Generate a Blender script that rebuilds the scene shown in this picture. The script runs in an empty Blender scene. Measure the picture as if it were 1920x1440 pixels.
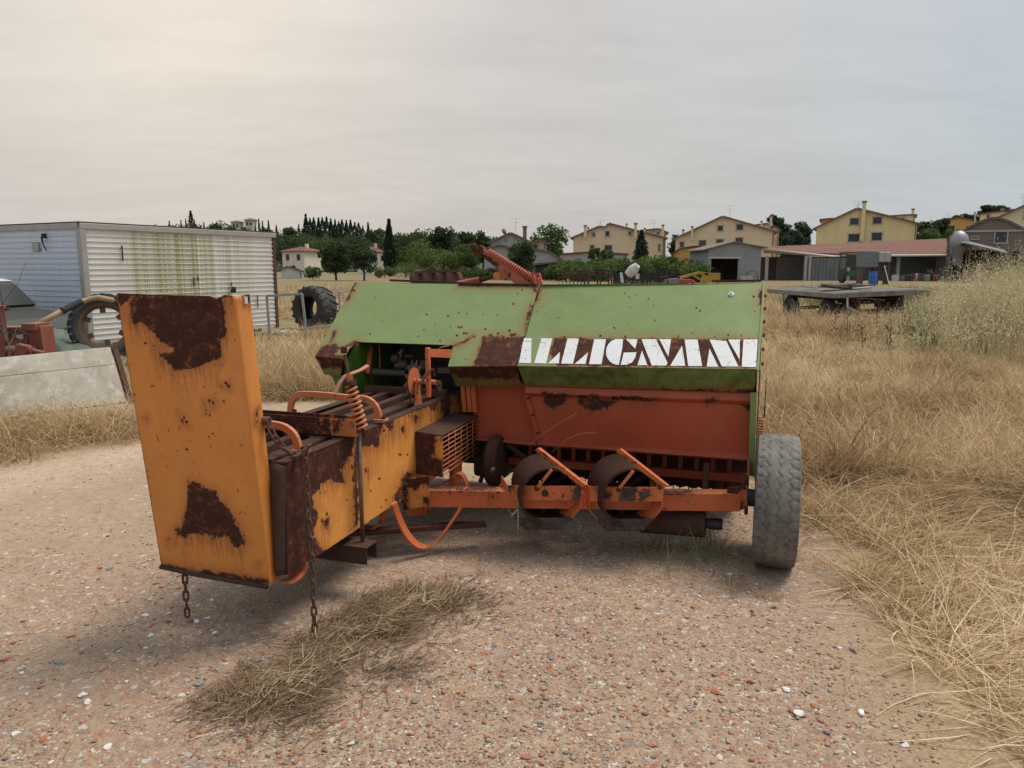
import bpy, bmesh, math, random
import numpy as np
from mathutils import Vector, Matrix
random.seed(7); RNG = np.random.default_rng(11)
S = bpy.context.scene
COL = S.collection
R = math.radians
# ---------------------------------------------------------------- camera
FPX, PITCH, CAMH = 1420.0, math.atan(220 / 1420.0), 1.65
cam_d = bpy.data.cameras.new('camera'); cam = bpy.data.objects.new('camera', cam_d); COL.objects.link(cam)
cam.location = (0, 0, CAMH); cam.rotation_euler = (R(90) - PITCH, 0, 0)
cam_d.sensor_width = 36.0; cam_d.lens = 36.0 * FPX / 1920.0
cam_d.clip_start = 0.05; cam_d.clip_end = 6000
S.camera = cam
# ---------------------------------------------------------------- sky, sun, exposure
SUN_AZ, SUN_EL = R(66), R(62)           # azimuth from +Y, positive to the right: right-hand faces are the lit ones
sun_dir = Vector((math.sin(SUN_AZ) * math.cos(SUN_EL), math.cos(SUN_AZ) * math.cos(SUN_EL), math.sin(SUN_EL)))
W = bpy.data.worlds.new('World'); S.world = W; W.use_nodes = True
wt = W.node_tree; wt.nodes.clear()
def wn(t, **k):
    n = wt.nodes.new(t)
    for a, v in k.items(): setattr(n, a, v)
    return n
def wl(a, b): wt.links.new(a, b)
sky = wn('ShaderNodeTexSky', sky_type='NISHITA', sun_disc=False, sun_elevation=SUN_EL, sun_rotation=SUN_AZ, air_density=1.6, dust_density=4.0)
bg1 = wn('ShaderNodeBackground'); bg1.inputs['Strength'].default_value = 0.08; wl(sky.outputs[0], bg1.inputs[0])
tc = wn('ShaderNodeTexCoord'); sep = wn('ShaderNodeSeparateXYZ'); wl(tc.outputs['Generated'], sep.inputs[0])
def wm(op, a, b=None, c=None):
    n = wn('ShaderNodeMath', operation=op)
    for i, v in enumerate((a, b, c)):
        if v is None: continue
        if isinstance(v, (int, float)): n.inputs[i].default_value = v
        else: wl(v, n.inputs[i])
    return n.outputs[0]
dot = wn('ShaderNodeVectorMath', operation='DOT_PRODUCT'); wl(tc.outputs['Generated'], dot.inputs[0]); dot.inputs[1].default_value = Vector((-0.36, 0.88, 0.32)).normalized()   # thin, warmer part of the cloud sheet
d01 = wm('MAXIMUM', dot.outputs['Value'], 0.0)
zz = wm('ADD', wm('MAXIMUM', sep.outputs[2], 0.0), 0.16)
cmb = wn('ShaderNodeCombineXYZ'); wl(wm('DIVIDE', sep.outputs[0], zz), cmb.inputs[0]); wl(wm('MULTIPLY', wm('DIVIDE', sep.outputs[1], zz), 2.1), cmb.inputs[1])
rot = wn('ShaderNodeVectorRotate', rotation_type='Z_AXIS'); rot.inputs['Angle'].default_value = R(10); wl(cmb.outputs[0], rot.inputs['Vector'])
nz = wn('ShaderNodeTexNoise'); nz.inputs['Scale'].default_value = 0.75; nz.inputs['Detail'].default_value = 9; nz.inputs['Roughness'].default_value = 0.56; nz.inputs['Distortion'].default_value = 0.6
wl(rot.outputs[0], nz.inputs['Vector'])
nz2 = wn('ShaderNodeTexNoise'); nz2.inputs['Scale'].default_value = 3.2; nz2.inputs['Detail'].default_value = 8; nz2.inputs['Roughness'].default_value = 0.6
wl(rot.outputs[0], nz2.inputs['Vector'])
# cool grey cloud sheet, warmer towards its thin part
mixc = wn('ShaderNodeMix', data_type='RGBA'); mixc.inputs['A'].default_value = (0.366, 0.405, 0.442, 1); mixc.inputs['B'].default_value = (0.440, 0.415, 0.394, 1)
mr = wn('ShaderNodeMapRange', interpolation_type='SMOOTHSTEP'); mr.inputs['From Min'].default_value = 0.50; mr.inputs['From Max'].default_value = 0.97
wl(dot.outputs['Value'], mr.inputs['Value']); wl(mr.outputs[0], mixc.inputs['Factor'])
glow = wm('MULTIPLY', wm('POWER', d01, 34.0), 0.33)
addg = wn('ShaderNodeMix', data_type='RGBA', blend_type='ADD'); addg.inputs['Factor'].default_value = 1.0
gc = wn('ShaderNodeMix', data_type='RGBA'); gc.inputs['A'].default_value = (0, 0, 0, 1); gc.inputs['B'].default_value = (0.60, 0.45, 0.26, 1)
wl(glow, gc.inputs['Factor']); wl(mixc.outputs['Result'], addg.inputs['A']); wl(gc.outputs['Result'], addg.inputs['B'])
cl = wm('ADD', wm('MULTIPLY', wm('SUBTRACT', nz.outputs[0], 0.5), 0.34), wm('MULTIPLY', wm('SUBTRACT', nz2.outputs[0], 0.5), 0.16))
el2 = wm('MULTIPLY', wm('MAXIMUM', sep.outputs[2], 0.0), wm('MAXIMUM', sep.outputs[2], 0.0))
cmul = wm('MULTIPLY', wm('ADD', cl, 1.0), wm('ADD', wm('MULTIPLY', el2, 0.55), 1.0))   # overcast: the sheet thins and brightens towards the zenith
mulc = wn('ShaderNodeMix', data_type='RGBA', blend_type='MULTIPLY'); mulc.inputs['Factor'].default_value = 1.0
wl(addg.outputs['Result'], mulc.inputs['A']); wl(cmul, mulc.inputs['B'])
bg2 = wn('ShaderNodeBackground'); bg2.inputs['Strength'].default_value = 1.0; wl(mulc.outputs['Result'], bg2.inputs[0])
mxs = wn('ShaderNodeMixShader'); mxs.inputs[0].default_value = 0.88
wo = wn('ShaderNodeOutputWorld'); wl(bg1.outputs[0], mxs.inputs[1]); wl(bg2.outputs[0], mxs.inputs[2]); wl(mxs.outputs[0], wo.inputs[0])
sl = bpy.data.lights.new('sun', 'SUN'); sl.energy = 2.2; sl.angle = R(28); sl.color = (1.0, 0.90, 0.78)
so = bpy.data.objects.new('sun', sl); COL.objects.link(so); so.rotation_euler = sun_dir.to_track_quat('Z', 'Y').to_euler(); so.location = (-10, 20, 30)
S.view_settings.view_transform = 'Standard'; S.view_settings.look = 'None'
S.view_settings.exposure = 0.50; S.view_settings.gamma = 1.0; S.view_settings.use_curve_mapping = False
S.render.engine = 'CYCLES'; S.cycles.use_denoising = True
S.cycles.max_bounces = 6; S.cycles.diffuse_bounces = 3; S.cycles.glossy_bounces = 2; S.cycles.transmission_bounces = 2; S.cycles.transparent_max_bounces = 4
# ---------------------------------------------------------------- measuring: photo pixel -> point at a stated real depth
CP, SP = math.cos(PITCH), math.sin(PITCH)
def ray(px, py):
    u = (px - 960) / FPX; v = (720 - py) / FPX
    return Vector((u, CP + v * SP, -SP + v * CP))
CAM = Vector((0, 0, CAMH))
def at(px, py, Y): r = ray(px, py); return CAM + r * (Y / r.y)
def atz(px, py, z=0.0): r = ray(px, py); return CAM + r * ((z - CAMH) / r.z)
def proj(co):
    co = np.asarray(co) - np.array([0, 0, CAMH])
    zc = co[:, 1] * CP - co[:, 2] * SP; up = co[:, 1] * SP + co[:, 2] * CP
    return np.stack([960 + FPX * co[:, 0] / zc, 720 - FPX * up / zc], 1)
# baler frame: x to the right along the hood, y backwards along the bale chamber
BO, BYAW = Vector((1.376, 4.2, 0)), R(-18)
BM = Matrix.Translation(BO) @ Matrix.Rotation(BYAW, 4, 'Z'); BI = BM.inverted()
def bl(px, py, x=None, y=None, z=None):
    o = BI @ CAM; d = BI.to_3x3() @ ray(px, py)
    if x is not None: t = (x - o.x) / d.x
    elif y is not None: t = (y - o.y) / d.y
    else: t = (z - o.z) / d.z
    return o + d * t
def bplane(px, py, p0, n):
    o = BI @ CAM; d = BI.to_3x3() @ ray(px, py)
    return o + d * ((p0 - o).dot(n) / d.dot(n))
# ---------------------------------------------------------------- node helpers
class NT:
    def __init__(s, name):
        s.m = bpy.data.materials.new(name); s.m.use_nodes = True; s.t = s.m.node_tree
        s.b = s.t.nodes['Principled BSDF']; s.o = s.t.nodes['Material Output']
        s.tc = None
    def n(s, t, **k):
        x = s.t.nodes.new(t)
        for a, v in k.items(): setattr(x, a, v)
        return x
    def set(s, sock, v):
        if v is None: return
        if isinstance(v, (int, float)):
            sock.default_value = v if not hasattr(sock.default_value, '__len__') else (v,) * len(sock.default_value)
        elif isinstance(v, (tuple, list, Vector)):
            v = tuple(v)
            if len(v) == 3 and sock.type == 'RGBA': v = v + (1,)
            sock.default_value = v
        else: s.t.links.new(v, sock)
    def co(s):
        if s.tc is None: s.tc = s.n('ShaderNodeTexCoord')
        return s.tc.outputs['Object']
    def math(s, op, a, b=None, c=None, clamp=False):
        x = s.n('ShaderNodeMath', operation=op, use_clamp=clamp)
        for i, v in enumerate((a, b, c)): s.set(x.inputs[i], v) if v is not None else None
        return x.outputs[0]
    def map(s, v, scale=(1, 1, 1), loc=(0, 0, 0), rot=(0, 0, 0)):
        x = s.n('ShaderNodeMapping'); s.set(x.inputs['Vector'], v); x.inputs['Scale'].default_value = scale; x.inputs['Location'].default_value = loc; x.inputs['Rotation'].default_value = rot
        return x.outputs[0]
    def noise(s, scale=5, detail=5, rough=0.55, dist=0, vec=None, col=False):
        x = s.n('ShaderNodeTexNoise'); s.set(x.inputs['Vector'], vec if vec is not None else s.co())
        s.set(x.inputs['Scale'], scale); s.set(x.inputs['Detail'], detail); s.set(x.inputs['Roughness'], rough); s.set(x.inputs['Distortion'], dist)
        return x.outputs[1 if col else 0]
    def vor(s, scale=5, vec=None, feature='F1', out=0, rand=1.0):
        x = s.n('ShaderNodeTexVoronoi', feature=feature); s.set(x.inputs['Vector'], vec if vec is not None else s.co()); s.set(x.inputs['Scale'], scale); s.set(x.inputs['Randomness'], rand)
        return x.outputs[out]
    def mr(s, v, a, b, c=0.0, d=1.0, smooth=False):
        x = s.n('ShaderNodeMapRange', interpolation_type='SMOOTHSTEP' if smooth else 'LINEAR')
        s.set(x.inputs[0], v)
        for i, q in enumerate((a, b, c, d)): s.set(x.inputs[i + 1], q)
        return x.outputs[0]
    def mix(s, f, a, b, mode='MIX'):
        x = s.n('ShaderNodeMix', data_type='RGBA', blend_type=mode); s.set(x.inputs['Factor'], f); s.set(x.inputs['A'], a); s.set(x.inputs['B'], b)
        return x.outputs['Result']
    def attr(s, name, out='Fac'):
        x = s.n('ShaderNodeAttribute'); x.attribute_name = name; return x.outputs[out]
    def ramp(s, v, stops):
        x = s.n('ShaderNodeValToRGB'); s.set(x.inputs[0], v); e = x.color_ramp.elements
        while len(e) < len(stops): e.new(0.5)
        for q, (p, c) in zip(e, stops): q.position = p; q.color = tuple(c) + (1,)
        return x.outputs[0]
    def bump(s, h, strength=0.3, dist=0.01):
        x = s.n('ShaderNodeBump'); s.set(x.inputs['Height'], h); x.inputs['Strength'].default_value = strength; x.inputs['Distance'].default_value = dist
        s.t.links.new(x.outputs[0], s.b.inputs['Normal'])
    def done(s, col=None, rough=0.8, metal=0.0, spec=None):
        s.set(s.b.inputs['Base Color'], col); s.set(s.b.inputs['Roughness'], rough); s.set(s.b.inputs['Metallic'], metal)
        if spec is not None: s.set(s.b.inputs['Specular IOR Level'], spec)
        return s.m
MATS = {}
RUST = (0.060, 0.025, 0.019)
def paint(key, col, chips=0.66, amp=34, rough=0.5, dust=0.25, rust=RUST, fade=0.25, grime=0.0):
    """weathered paint over rust: wear where the mesh attribute says so, plus chips, runs and dust"""
    if key in MATS: return MATS[key]
    k = NT(key)
    n1 = k.noise(22, 7, 0.68); n2 = k.noise(70, 4, 0.6); n3 = k.noise(4.5, 4, 0.6)
    e = k.math('ADD', k.attr('rust'), k.math('MULTIPLY', k.math('SUBTRACT', n1, 0.5), amp))
    e = k.math('ADD', e, k.math('MULTIPLY', k.math('SUBTRACT', n2, 0.5), amp * 0.35))
    m1 = k.mr(e, 59, 61.5)
    c = k.math('ADD', k.math('MULTIPLY', k.noise(34, 5, 0.62), 0.72), k.math('MULTIPLY', n3, 0.28))
    m2 = k.mr(c, chips - 0.008, chips + 0.008)
    m = k.math('MAXIMUM', k.math('MAXIMUM', m1, m2), k.math('MULTIPLY', k.mr(k.noise(110, 3, 0.6), 0.675, 0.70), k.mr(n3, 0.42, 0.6)))
    halo = k.math('MAXIMUM', k.mr(e, 40, 60), k.mr(c, chips - 0.05, chips))
    st = k.noise(1.0, 4, 0.6, vec=k.map(k.co(), (75, 75, 2.2)))
    run = k.math('MULTIPLY', k.attr('run'), k.mr(st, 0.42, 0.62))
    hs = tuple(min(1, x * 1.25 + 0.03) for x in col)
    base = k.mix(k.mr(n3, 0.3, 0.75), col, tuple(x * (1 - fade) for x in col))
    base = k.mix(k.math('MULTIPLY', k.mr(k.noise(9, 6, 0.7), 0.45, 0.8), 0.45), base, hs)
    sep = k.n('ShaderNodeSeparateXYZ'); geo = k.n('ShaderNodeNewGeometry'); k.t.links.new(geo.outputs['Normal'], sep.inputs[0])
    up = k.mr(sep.outputs[2], 0.1, 1.0)
    base = k.mix(k.math('MULTIPLY', k.math('MULTIPLY', up, k.mr(k.noise(6, 5, 0.6), 0.3, 0.7)), dust), base, (0.42, 0.36, 0.28))
    if grime: base = k.mix(k.math('MULTIPLY', k.mr(k.noise(13, 7, 0.75), 0.40, 0.62), grime), base, (0.045, 0.035, 0.028))
    base = k.mix(k.math('MULTIPLY', k.mr(k.noise(1.0, 5, 0.65, vec=k.map(k.co(), (26, 26, 1.3))), 0.5, 0.72), 0.11), base, (0.20, 0.15, 0.10))
    base = k.mix(k.math('MULTIPLY', k.mr(k.noise(2.1, 3, 0.5), 0.45, 0.7), 0.22), base, tuple(min(1.0, x * 1.12 + 0.06) for x in col))
    sc = k.math('MULTIPLY', k.mr(k.noise(1.0, 2, 0.5, vec=k.map(k.co(), (3, 3, 110), rot=(0.0, 0.5, 0.3))), 0.70, 0.74), k.mr(k.noise(5, 3), 0.48, 0.6))
    base = k.mix(k.math('MULTIPLY', sc, 0.55), base, (0.16, 0.085, 0.045))
    base = k.mix(k.math('MULTIPLY', halo, 0.42), base, (0.25, 0.078, 0.026))
    base = k.mix(k.math('MULTIPLY', run, 0.7), base, (0.17, 0.05, 0.022))
    rc = k.ramp(k.noise(19, 10, 0.8, 0.4), [(0.30, tuple(x * 0.62 for x in rust)), (0.50, rust), (0.575, (rust[0] * 1.7, rust[1] * 1.5, rust[2] * 1.3)), (0.65, (0.27, 0.085, 0.028))])
    rc = k.mix(k.math('MULTIPLY', up, dust * 0.3), rc, (0.20, 0.14, 0.10))
    colr = k.mix(m, base, rc)
    k.bump(k.math('ADD', k.math('ADD', k.math('MULTIPLY', m, -0.35), k.math('MULTIPLY', n2, 0.10)), k.math('MULTIPLY', k.noise(3.4, 2, 0.4), 7.0)), 0.35, 0.004)
    MATS[key] = k.done(colr, k.math('ADD', k.math('MULTIPLY', m, 0.92 - rough), rough), 0.0, k.mr(m, 0, 1, 0.35, 0.12))
    return MATS[key]
def plain(key, col, rough=0.85, var=0.3, scale=8, bump=0.15, metal=0.0, spec=None, col2=None):
    if key in MATS: return MATS[key]
    k = NT(key); n = k.noise(scale, 7, 0.65); n2 = k.noise(scale * 6, 4, 0.6)
    c2 = col2 or tuple(x * (1 - var) for x in col)
    f = k.math('ADD', k.math('MULTIPLY', k.mr(n, 0.3, 0.7), 0.75), k.math('MULTIPLY', n2, 0.25))
    if bump: k.bump(k.math('ADD', n, k.math('MULTIPLY', n2, 0.4)), bump, 0.01)
    MATS[key] = k.done(k.mix(f, col, c2), rough, metal, spec); return MATS[key]
# ---------------------------------------------------------------- mesh helpers
class MB:
    def __init__(s): s.v = []; s.f = []
    def add(s, v, f):
        o = len(s.v); s.v += [tuple(x) for x in v]; s.f += [tuple(i + o for i in q) for q in f]; return s
    def box(s, c, d, rot=None):
        c = Vector(c); h = [x / 2 for x in d]
        v = [Vector((sx * h[0], sy * h[1], sz * h[2])) for sx in (-1, 1) for sy in (-1, 1) for sz in (-1, 1)]
        if rot is not None:
            m = rot if isinstance(rot, Matrix) else Matrix.Rotation(rot, 3, 'Z'); v = [m @ p for p in v]
        return s.add([p + c for p in v], [(0, 1, 3, 2), (4, 6, 7, 5), (0, 4, 5, 1), (2, 3, 7, 6), (0, 2, 6, 4), (1, 5, 7, 3)])
    def bar(s, a, b, w, h, up=(0, 0, 1)):
        a = Vector(a); b = Vector(b); d = (b - a).normalized(); up = Vector(up)
        if abs(d.dot(up)) > 0.98: up = Vector((0, 1, 0))
        x = d.cross(up).normalized(); z = x.cross(d)
        v = [p + x * (sx * w / 2) + z * (sz * h / 2) for p in (a, b) for sx, sz in ((-1, -1), (1, -1), (1, 1), (-1, 1))]
        return s.add(v, [(3, 2, 1, 0), (4, 5, 6, 7), (0, 1, 5, 4), (1, 2, 6, 5), (2, 3, 7, 6), (3, 0, 4, 7)])
    def tube(s, pts, r, n=8, cap=True, closed=False):
        pts = [Vector(p) for p in pts]; m = len(pts); rs = r if isinstance(r, (list, tuple)) else [r] * m
        v = []; prev = None
        for i, p in enumerate(pts):
            a = pts[(i - 1) % m] if (closed or i > 0) else p; b = pts[(i + 1) % m] if (closed or i < m - 1) else p
            d = (b - a).normalized()
            if prev is None:
                ref = Vector((0, 0, 1)) if abs(d.z) < 0.9 else Vector((1, 0, 0)); x = d.cross(ref).normalized()
            else:
                x = (prev - d * prev.dot(d)).normalized()
            prev = x; y = d.cross(x)
            for j in range(n):
                t = 2 * math.pi * j / n; v.append(p + (x * math.cos(t) + y * math.sin(t)) * rs[i])
        f = []
        for i in range(m if closed else m - 1):
            for j in range(n):
                k = (i + 1) % m; f.append((i * n + j, i * n + (j + 1) % n, k * n + (j + 1) % n, k * n + j))
        if cap and not closed: f += [tuple(reversed(range(n))), tuple(range((m - 1) * n, m * n))]
        return s.add(v, f)
    def strap(s, pts, w, t, wdir):
        """flat bar swept along pts, wide along wdir"""
        pts = [Vector(p) for p in pts]; wd = Vector(wdir).normalized(); v = []; m = len(pts)
        for i, p in enumerate(pts):
            d = (pts[min(i + 1, m - 1)] - pts[max(i - 1, 0)]).normalized(); nn = d.cross(wd).normalized()
            for a, b in ((-1, -1), (1, -1), (1, 1), (-1, 1)): v.append(p + wd * (a * w / 2) + nn * (b * t / 2))
        f = [(3, 2, 1, 0), tuple(range((m - 1) * 4, m * 4))]
        for i in range(m - 1):
            for j in range(4): f.append((i * 4 + j, i * 4 + (j + 1) % 4, i * 4 + 4 + (j + 1) % 4, i * 4 + 4 + j))
        return s.add(v, f)
    def lathe(s, prof, c, axis, n=32, close=False):
        """prof: (radius, along) pairs"""
        c = Vector(c); a = Vector(axis).normalized(); ref = Vector((0, 0, 1)) if abs(a.z) < 0.9 else Vector((1, 0, 0))
        x = a.cross(ref).normalized(); y = a.cross(x); v = []; m = len(prof)
        for r, h in prof:
            for j in range(n):
                t = 2 * math.pi * j / n; v.append(c + a * h + (x * math.cos(t) + y * math.sin(t)) * r)
        f = []
        for i in range(m if close else m - 1):
            k = (i + 1) % m
            for j in range(n): f.append((i * n + j, i * n + (j + 1) % n, k * n + (j + 1) % n, k * n + j))
        return s.add(v, f)
    def prism(s, poly, ext):
        """poly: 3D points of one face, ext: extrusion vector"""
        m = len(poly); e = Vector(ext); v = [Vector(p) for p in poly]; v += [p + e for p in v]
        return s.add(v, [tuple(reversed(range(m))), tuple(range(m, 2 * m))] + [(i, (i + 1) % m, m + (i + 1) % m, m + i) for i in range(m)])
    def helix(s, a, b, rad, wire, turns, n=8, seg=14):
        a = Vector(a); b = Vector(b); d = (b - a).normalized(); ref = Vector((0, 0, 1)) if abs(d.z) < 0.9 else Vector((1, 0, 0))
        x = d.cross(ref).normalized(); y = d.cross(x); N = int(turns * seg)
        return s.tube([a + (b - a) * (i / N) + (x * math.cos(2 * math.pi * i / seg) + y * math.sin(2 * math.pi * i / seg)) * rad for i in range(N + 1)], wire, n)
    def mesh(s, name):
        me = bpy.data.meshes.new(name); me.from_pydata(s.v, [], s.f)
        bm = bmesh.new(); bm.from_mesh(me); bmesh.ops.recalc_face_normals(bm, faces=bm.faces); bm.to_mesh(me); bm.free()
        return me
    def build(s, name, mat, parent=None, smooth=False, bevel=0.0):
        return link(name, s.mesh(name), mat, parent, smooth, bevel)
def link(name, me, mat, parent=None, smooth=False, bevel=0.0):
    o = bpy.data.objects.new(name, me); COL.objects.link(o)
    if mat is not None and not me.materials: me.materials.append(mat)
    if parent is not None: o.parent = parent
    if smooth: me.shade_smooth() if hasattr(me, 'shade_smooth') else [setattr(p, 'use_smooth', True) for p in me.polygons]
    if smooth == 'auto':
        try: me.set_sharp_from_angle(angle=R(35))
        except Exception: pass
    if bevel:
        b = o.modifiers.new('bevel', 'BEVEL'); b.width = bevel; b.segments = 2; b.limit_method = 'ANGLE'; b.angle_limit = R(40)
    return o
def tag(o, label=None, cat=None, group=None, kind=None):
    if label: o['label'] = label
    if cat: o['category'] = cat
    if group: o['group'] = group
    if kind: o['kind'] = kind
    return o
def empty(name, loc=(0, 0, 0), rz=0.0):
    o = bpy.data.objects.new(name, None); COL.objects.link(o); o.location = loc; o.rotation_euler = (0, 0, rz); o.empty_display_size = 0.2; return o
def copy_tree(o, parent=None):
    c = o.copy(); COL.objects.link(c); c.parent = parent
    for ch in o.children: copy_tree(ch, c)
    return c
def poly_sdf(P, poly):
    """signed distance (negative inside) of points P (n,2) to polygon"""
    poly = np.asarray(poly, float); d = np.full(len(P), 1e9); ins = np.zeros(len(P), bool); m = len(poly)
    for i in range(m):
        a = poly[i]; b = poly[(i + 1) % m]; e = b - a; w = P - a
        t = np.clip((w @ e) / max(e @ e, 1e-9), 0, 1); q = w - t[:, None] * e; d = np.minimum(d, np.hypot(q[:, 0], q[:, 1]))
        c = ((a[1] <= P[:, 1]) != (b[1] <= P[:, 1]))
        xi = a[0] + (P[:, 1] - a[1]) / np.where(abs(e[1]) < 1e-9, 1e-9, e[1]) * e[0]
        ins ^= c & (P[:, 0] < xi)
    return np.where(ins, -d, d)
def wear(o, mat_world, polys, soft=None, run=46, faint=(), dots=()):
    """wear attribute from outlines seen on this surface (photo pixels); soft adds a general bias"""
    me = o.data; n = len(me.vertices); co = np.empty(n * 3); me.vertices.foreach_get('co', co); co = co.reshape(-1, 3)
    M = np.array(mat_world); wco = co @ M[:3, :3].T + M[:3, 3]; P = proj(wco)
    sd = np.full(n, 1e6)
    for q in polys: sd = np.minimum(sd, poly_sdf(P, q))
    val = np.clip(60 - sd, 0, 140)
    for q in faint: val = np.maximum(val, np.clip(57 - poly_sdf(P, q) * 1.6, 0, 58))
    for dx, dy, dr in dots: val = np.maximum(val, np.clip(66 + (dr * 0.62 - np.hypot((P[:, 0] - dx) * (0.8 + (dx * 7.3 % 1.0)), P[:, 1] - dy + (P[:, 0] - dx) * ((dy * 3.7 % 1.0) - 0.5))) * 9, 0, 74))
    if soft is not None: val = np.maximum(val, soft(co, P))
    rn = np.zeros(n)
    if polys:
        for dlt in range(0, run, 4):
            Q = P.copy(); Q[:, 1] -= dlt
            for q in polys: rn = np.maximum(rn, np.where(poly_sdf(Q, q) < 3, 1 - dlt / run, 0))
    for nm, a in (('rust', val), ('run', rn)):
        at_ = me.attributes.new(nm, 'FLOAT', 'POINT'); at_.data.foreach_set('value', a.astype(np.float32))
    return o
def face_cam(bm):
    o = BI @ CAM; n = Vector((0, 0, 0)); c = Vector((0, 0, 0))
    bm.normal_update()
    for f in bm.faces: n += f.normal * f.calc_area(); c += f.calc_center_median() / len(bm.faces)
    if n.dot(o - c) < 0: bmesh.ops.reverse_faces(bm, faces=bm.faces[:])
def polysheet(pts, h=0.03):
    """flat polygon cut fine enough to carry wear"""
    bm = bmesh.new(); vs = [bm.verts.new(p) for p in pts]; bm.faces.new(vs); bmesh.ops.triangulate(bm, faces=bm.faces[:])
    for _ in range(9):
        L = [e for e in bm.edges if e.calc_length() > h]
        if not L: break
        bmesh.ops.subdivide_edges(bm, edges=L, cuts=1); bmesh.ops.triangulate(bm, faces=[f for f in bm.faces if len(f.verts) > 3])
    face_cam(bm); me = bpy.data.meshes.new('sheet'); bm.to_mesh(me); bm.free(); return me
def gridsheet(rows, h=0.03):
    """rows: list of polylines (left,right) ends -> one bent sheet, subdivided"""
    bm = bmesh.new(); rv = [[bm.verts.new(p) for p in r] for r in rows]
    for a, b in zip(rv[:-1], rv[1:]):
        for i in range(len(a) - 1): bm.faces.new((a[i], a[i + 1], b[i + 1], b[i]))
    for _ in range(9):
        L = [e for e in bm.edges if e.calc_length() > h]
        if not L: break
        bmesh.ops.subdivide_edges(bm, edges=L, cuts=1, use_grid_fill=True)
        bmesh.ops.triangulate(bm, faces=[f for f in bm.faces if len(f.verts) > 4])
    face_cam(bm); me = bpy.data.meshes.new('sheet'); bm.to_mesh(me); bm.free(); return me
def thick(o, t, off=-1.0):
    m = o.modifiers.new('solidify', 'SOLIDIFY'); m.thickness = t; m.offset = off; return o
def attr_mesh(name, V, F, mats, cols=None, smooth=False, mi=None):
    """numpy mesh: V (n,3), F list/array of tris or quads (same size), cols (n,) or (n,3)"""
    me = bpy.data.meshes.new(name); V = np.asarray(V, np.float32); F = np.asarray(F, np.int32); k = F.shape[1]
    me.vertices.add(len(V)); me.vertices.foreach_set('co', V.ravel())
    me.loops.add(F.size); me.loops.foreach_set('vertex_index', F.ravel())
    me.polygons.add(len(F)); me.polygons.foreach_set('loop_start', np.arange(0, F.size, k, dtype=np.int32)); me.polygons.foreach_set('loop_total', np.full(len(F), k, np.int32))
    if smooth: me.polygons.foreach_set('use_smooth', np.ones(len(F), bool))
    if cols is not None:
        cols = np.asarray(cols, np.float32)
        if cols.ndim == 1: a = me.attributes.new('tone', 'FLOAT', 'POINT'); a.data.foreach_set('value', cols)
        else:
            a = me.attributes.new('tint', 'FLOAT_COLOR', 'POINT'); a.data.foreach_set('color', np.concatenate([cols, np.ones((len(cols), 1), np.float32)], 1).ravel())
    for m in mats: me.materials.append(m)
    if mi is not None: me.polygons.foreach_set('material_index', np.asarray(mi, np.int32))
    me.update(); me.validate(); return me
# ================================================================= SETTING
def vnoise(x, y, seed=0, oct=4, f=1.0):
    """cheap value noise for terrain and wear"""
    out = np.zeros_like(x, dtype=float); amp = 1.0; tot = 0
    for o in range(oct):
        xi = np.floor(x * f).astype(int); yi = np.floor(y * f).astype(int); fx = x * f - xi; fy = y * f - yi
        fx = fx * fx * (3 - 2 * fx); fy = fy * fy * (3 - 2 * fy)
        def h(a, b):
            n = (a * 374761393 + b * 668265263 + (seed + o) * 1442695041) & 0x7fffffff; n = ((n ^ (n >> 13)) * 1274126177) & 0x7fffffff
            return ((n ^ (n >> 16)) & 0xffff) / 65535.0
        out += amp * ((h(xi, yi) * (1 - fx) + h(xi + 1, yi) * fx) * (1 - fy) + (h(xi, yi + 1) * (1 - fx) + h(xi + 1, yi + 1) * fx) * fy); tot += amp; amp *= 0.5; f *= 2.0
    return out / tot
def ground_z(x, y):
    x = np.asarray(x, float); y = np.asarray(y, float); d = np.hypot(x - 0.2, y - 3.9)
    near = np.clip((d - 2.2) / 3.0, 0, 1)
    rough = np.clip((x - 2.3) / 1.6, 0, 1) * np.clip((y - 3.2) / 1.5, 0, 1) * np.clip((19 - y) / 4, 0, 1)
    return (vnoise(x, y, 17, 2, 0.75) - 0.42) * 0.46 * rough + (vnoise(x, y, 3, 3, 0.9) - 0.5) * 0.05 * near + (vnoise(x, y, 5, 2, 6.0) - 0.5) * 0.012 * np.clip(1 - d / 14, 0, 1)
# gravel yard: 1 inside, 0 in the grass (distance-like, metres)
RB = np.array([(1.2, 0.5), (1.36, 2.0), (1.42, 2.4), (1.50, 2.95), (1.75, 3.6), (2.02, 4.2), (2.05, 4.6), (1.95, 5.1), (1.9, 9.2)])
def yard(x, y):
    ex = np.interp(y, RB[:, 1], RB[:, 0]); right = ex - x
    lx = np.interp(y, [0, 5.2, 6.2, 7.05, 9.4], [-9, -6.2, -4.3, -3.6, -3.0]); left = x - lx
    return np.minimum(np.minimum(right, left), 9.3 - y)
def track(x, y):
    """worn pale wheel track crossing the yard on the left: 1 in the middle, 0 outside"""
    a = np.array([-4.6, 5.0]); d = np.array([2.6, 3.2]); d = d / np.linalg.norm(d); s_ = -(x - a[0]) * d[1] + (y - a[1]) * d[0]
    return np.clip(1.25 - np.abs(s_ + 0.5 * (vnoise(x, y, 51, 3, 0.9) - 0.5)) / 0.62, 0, 1)
gx = np.unique(np.concatenate([np.linspace(-6, 14, 230), np.sign(np.linspace(-1, 1, 90)) * np.abs(np.linspace(-1, 1, 90)) ** 3 * 1500]))
gy = np.unique(np.concatenate([np.linspace(0.5, 19, 220), np.linspace(-40, 0.5, 14), 19 + np.linspace(0, 1, 70) ** 3 * 2600]))
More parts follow.
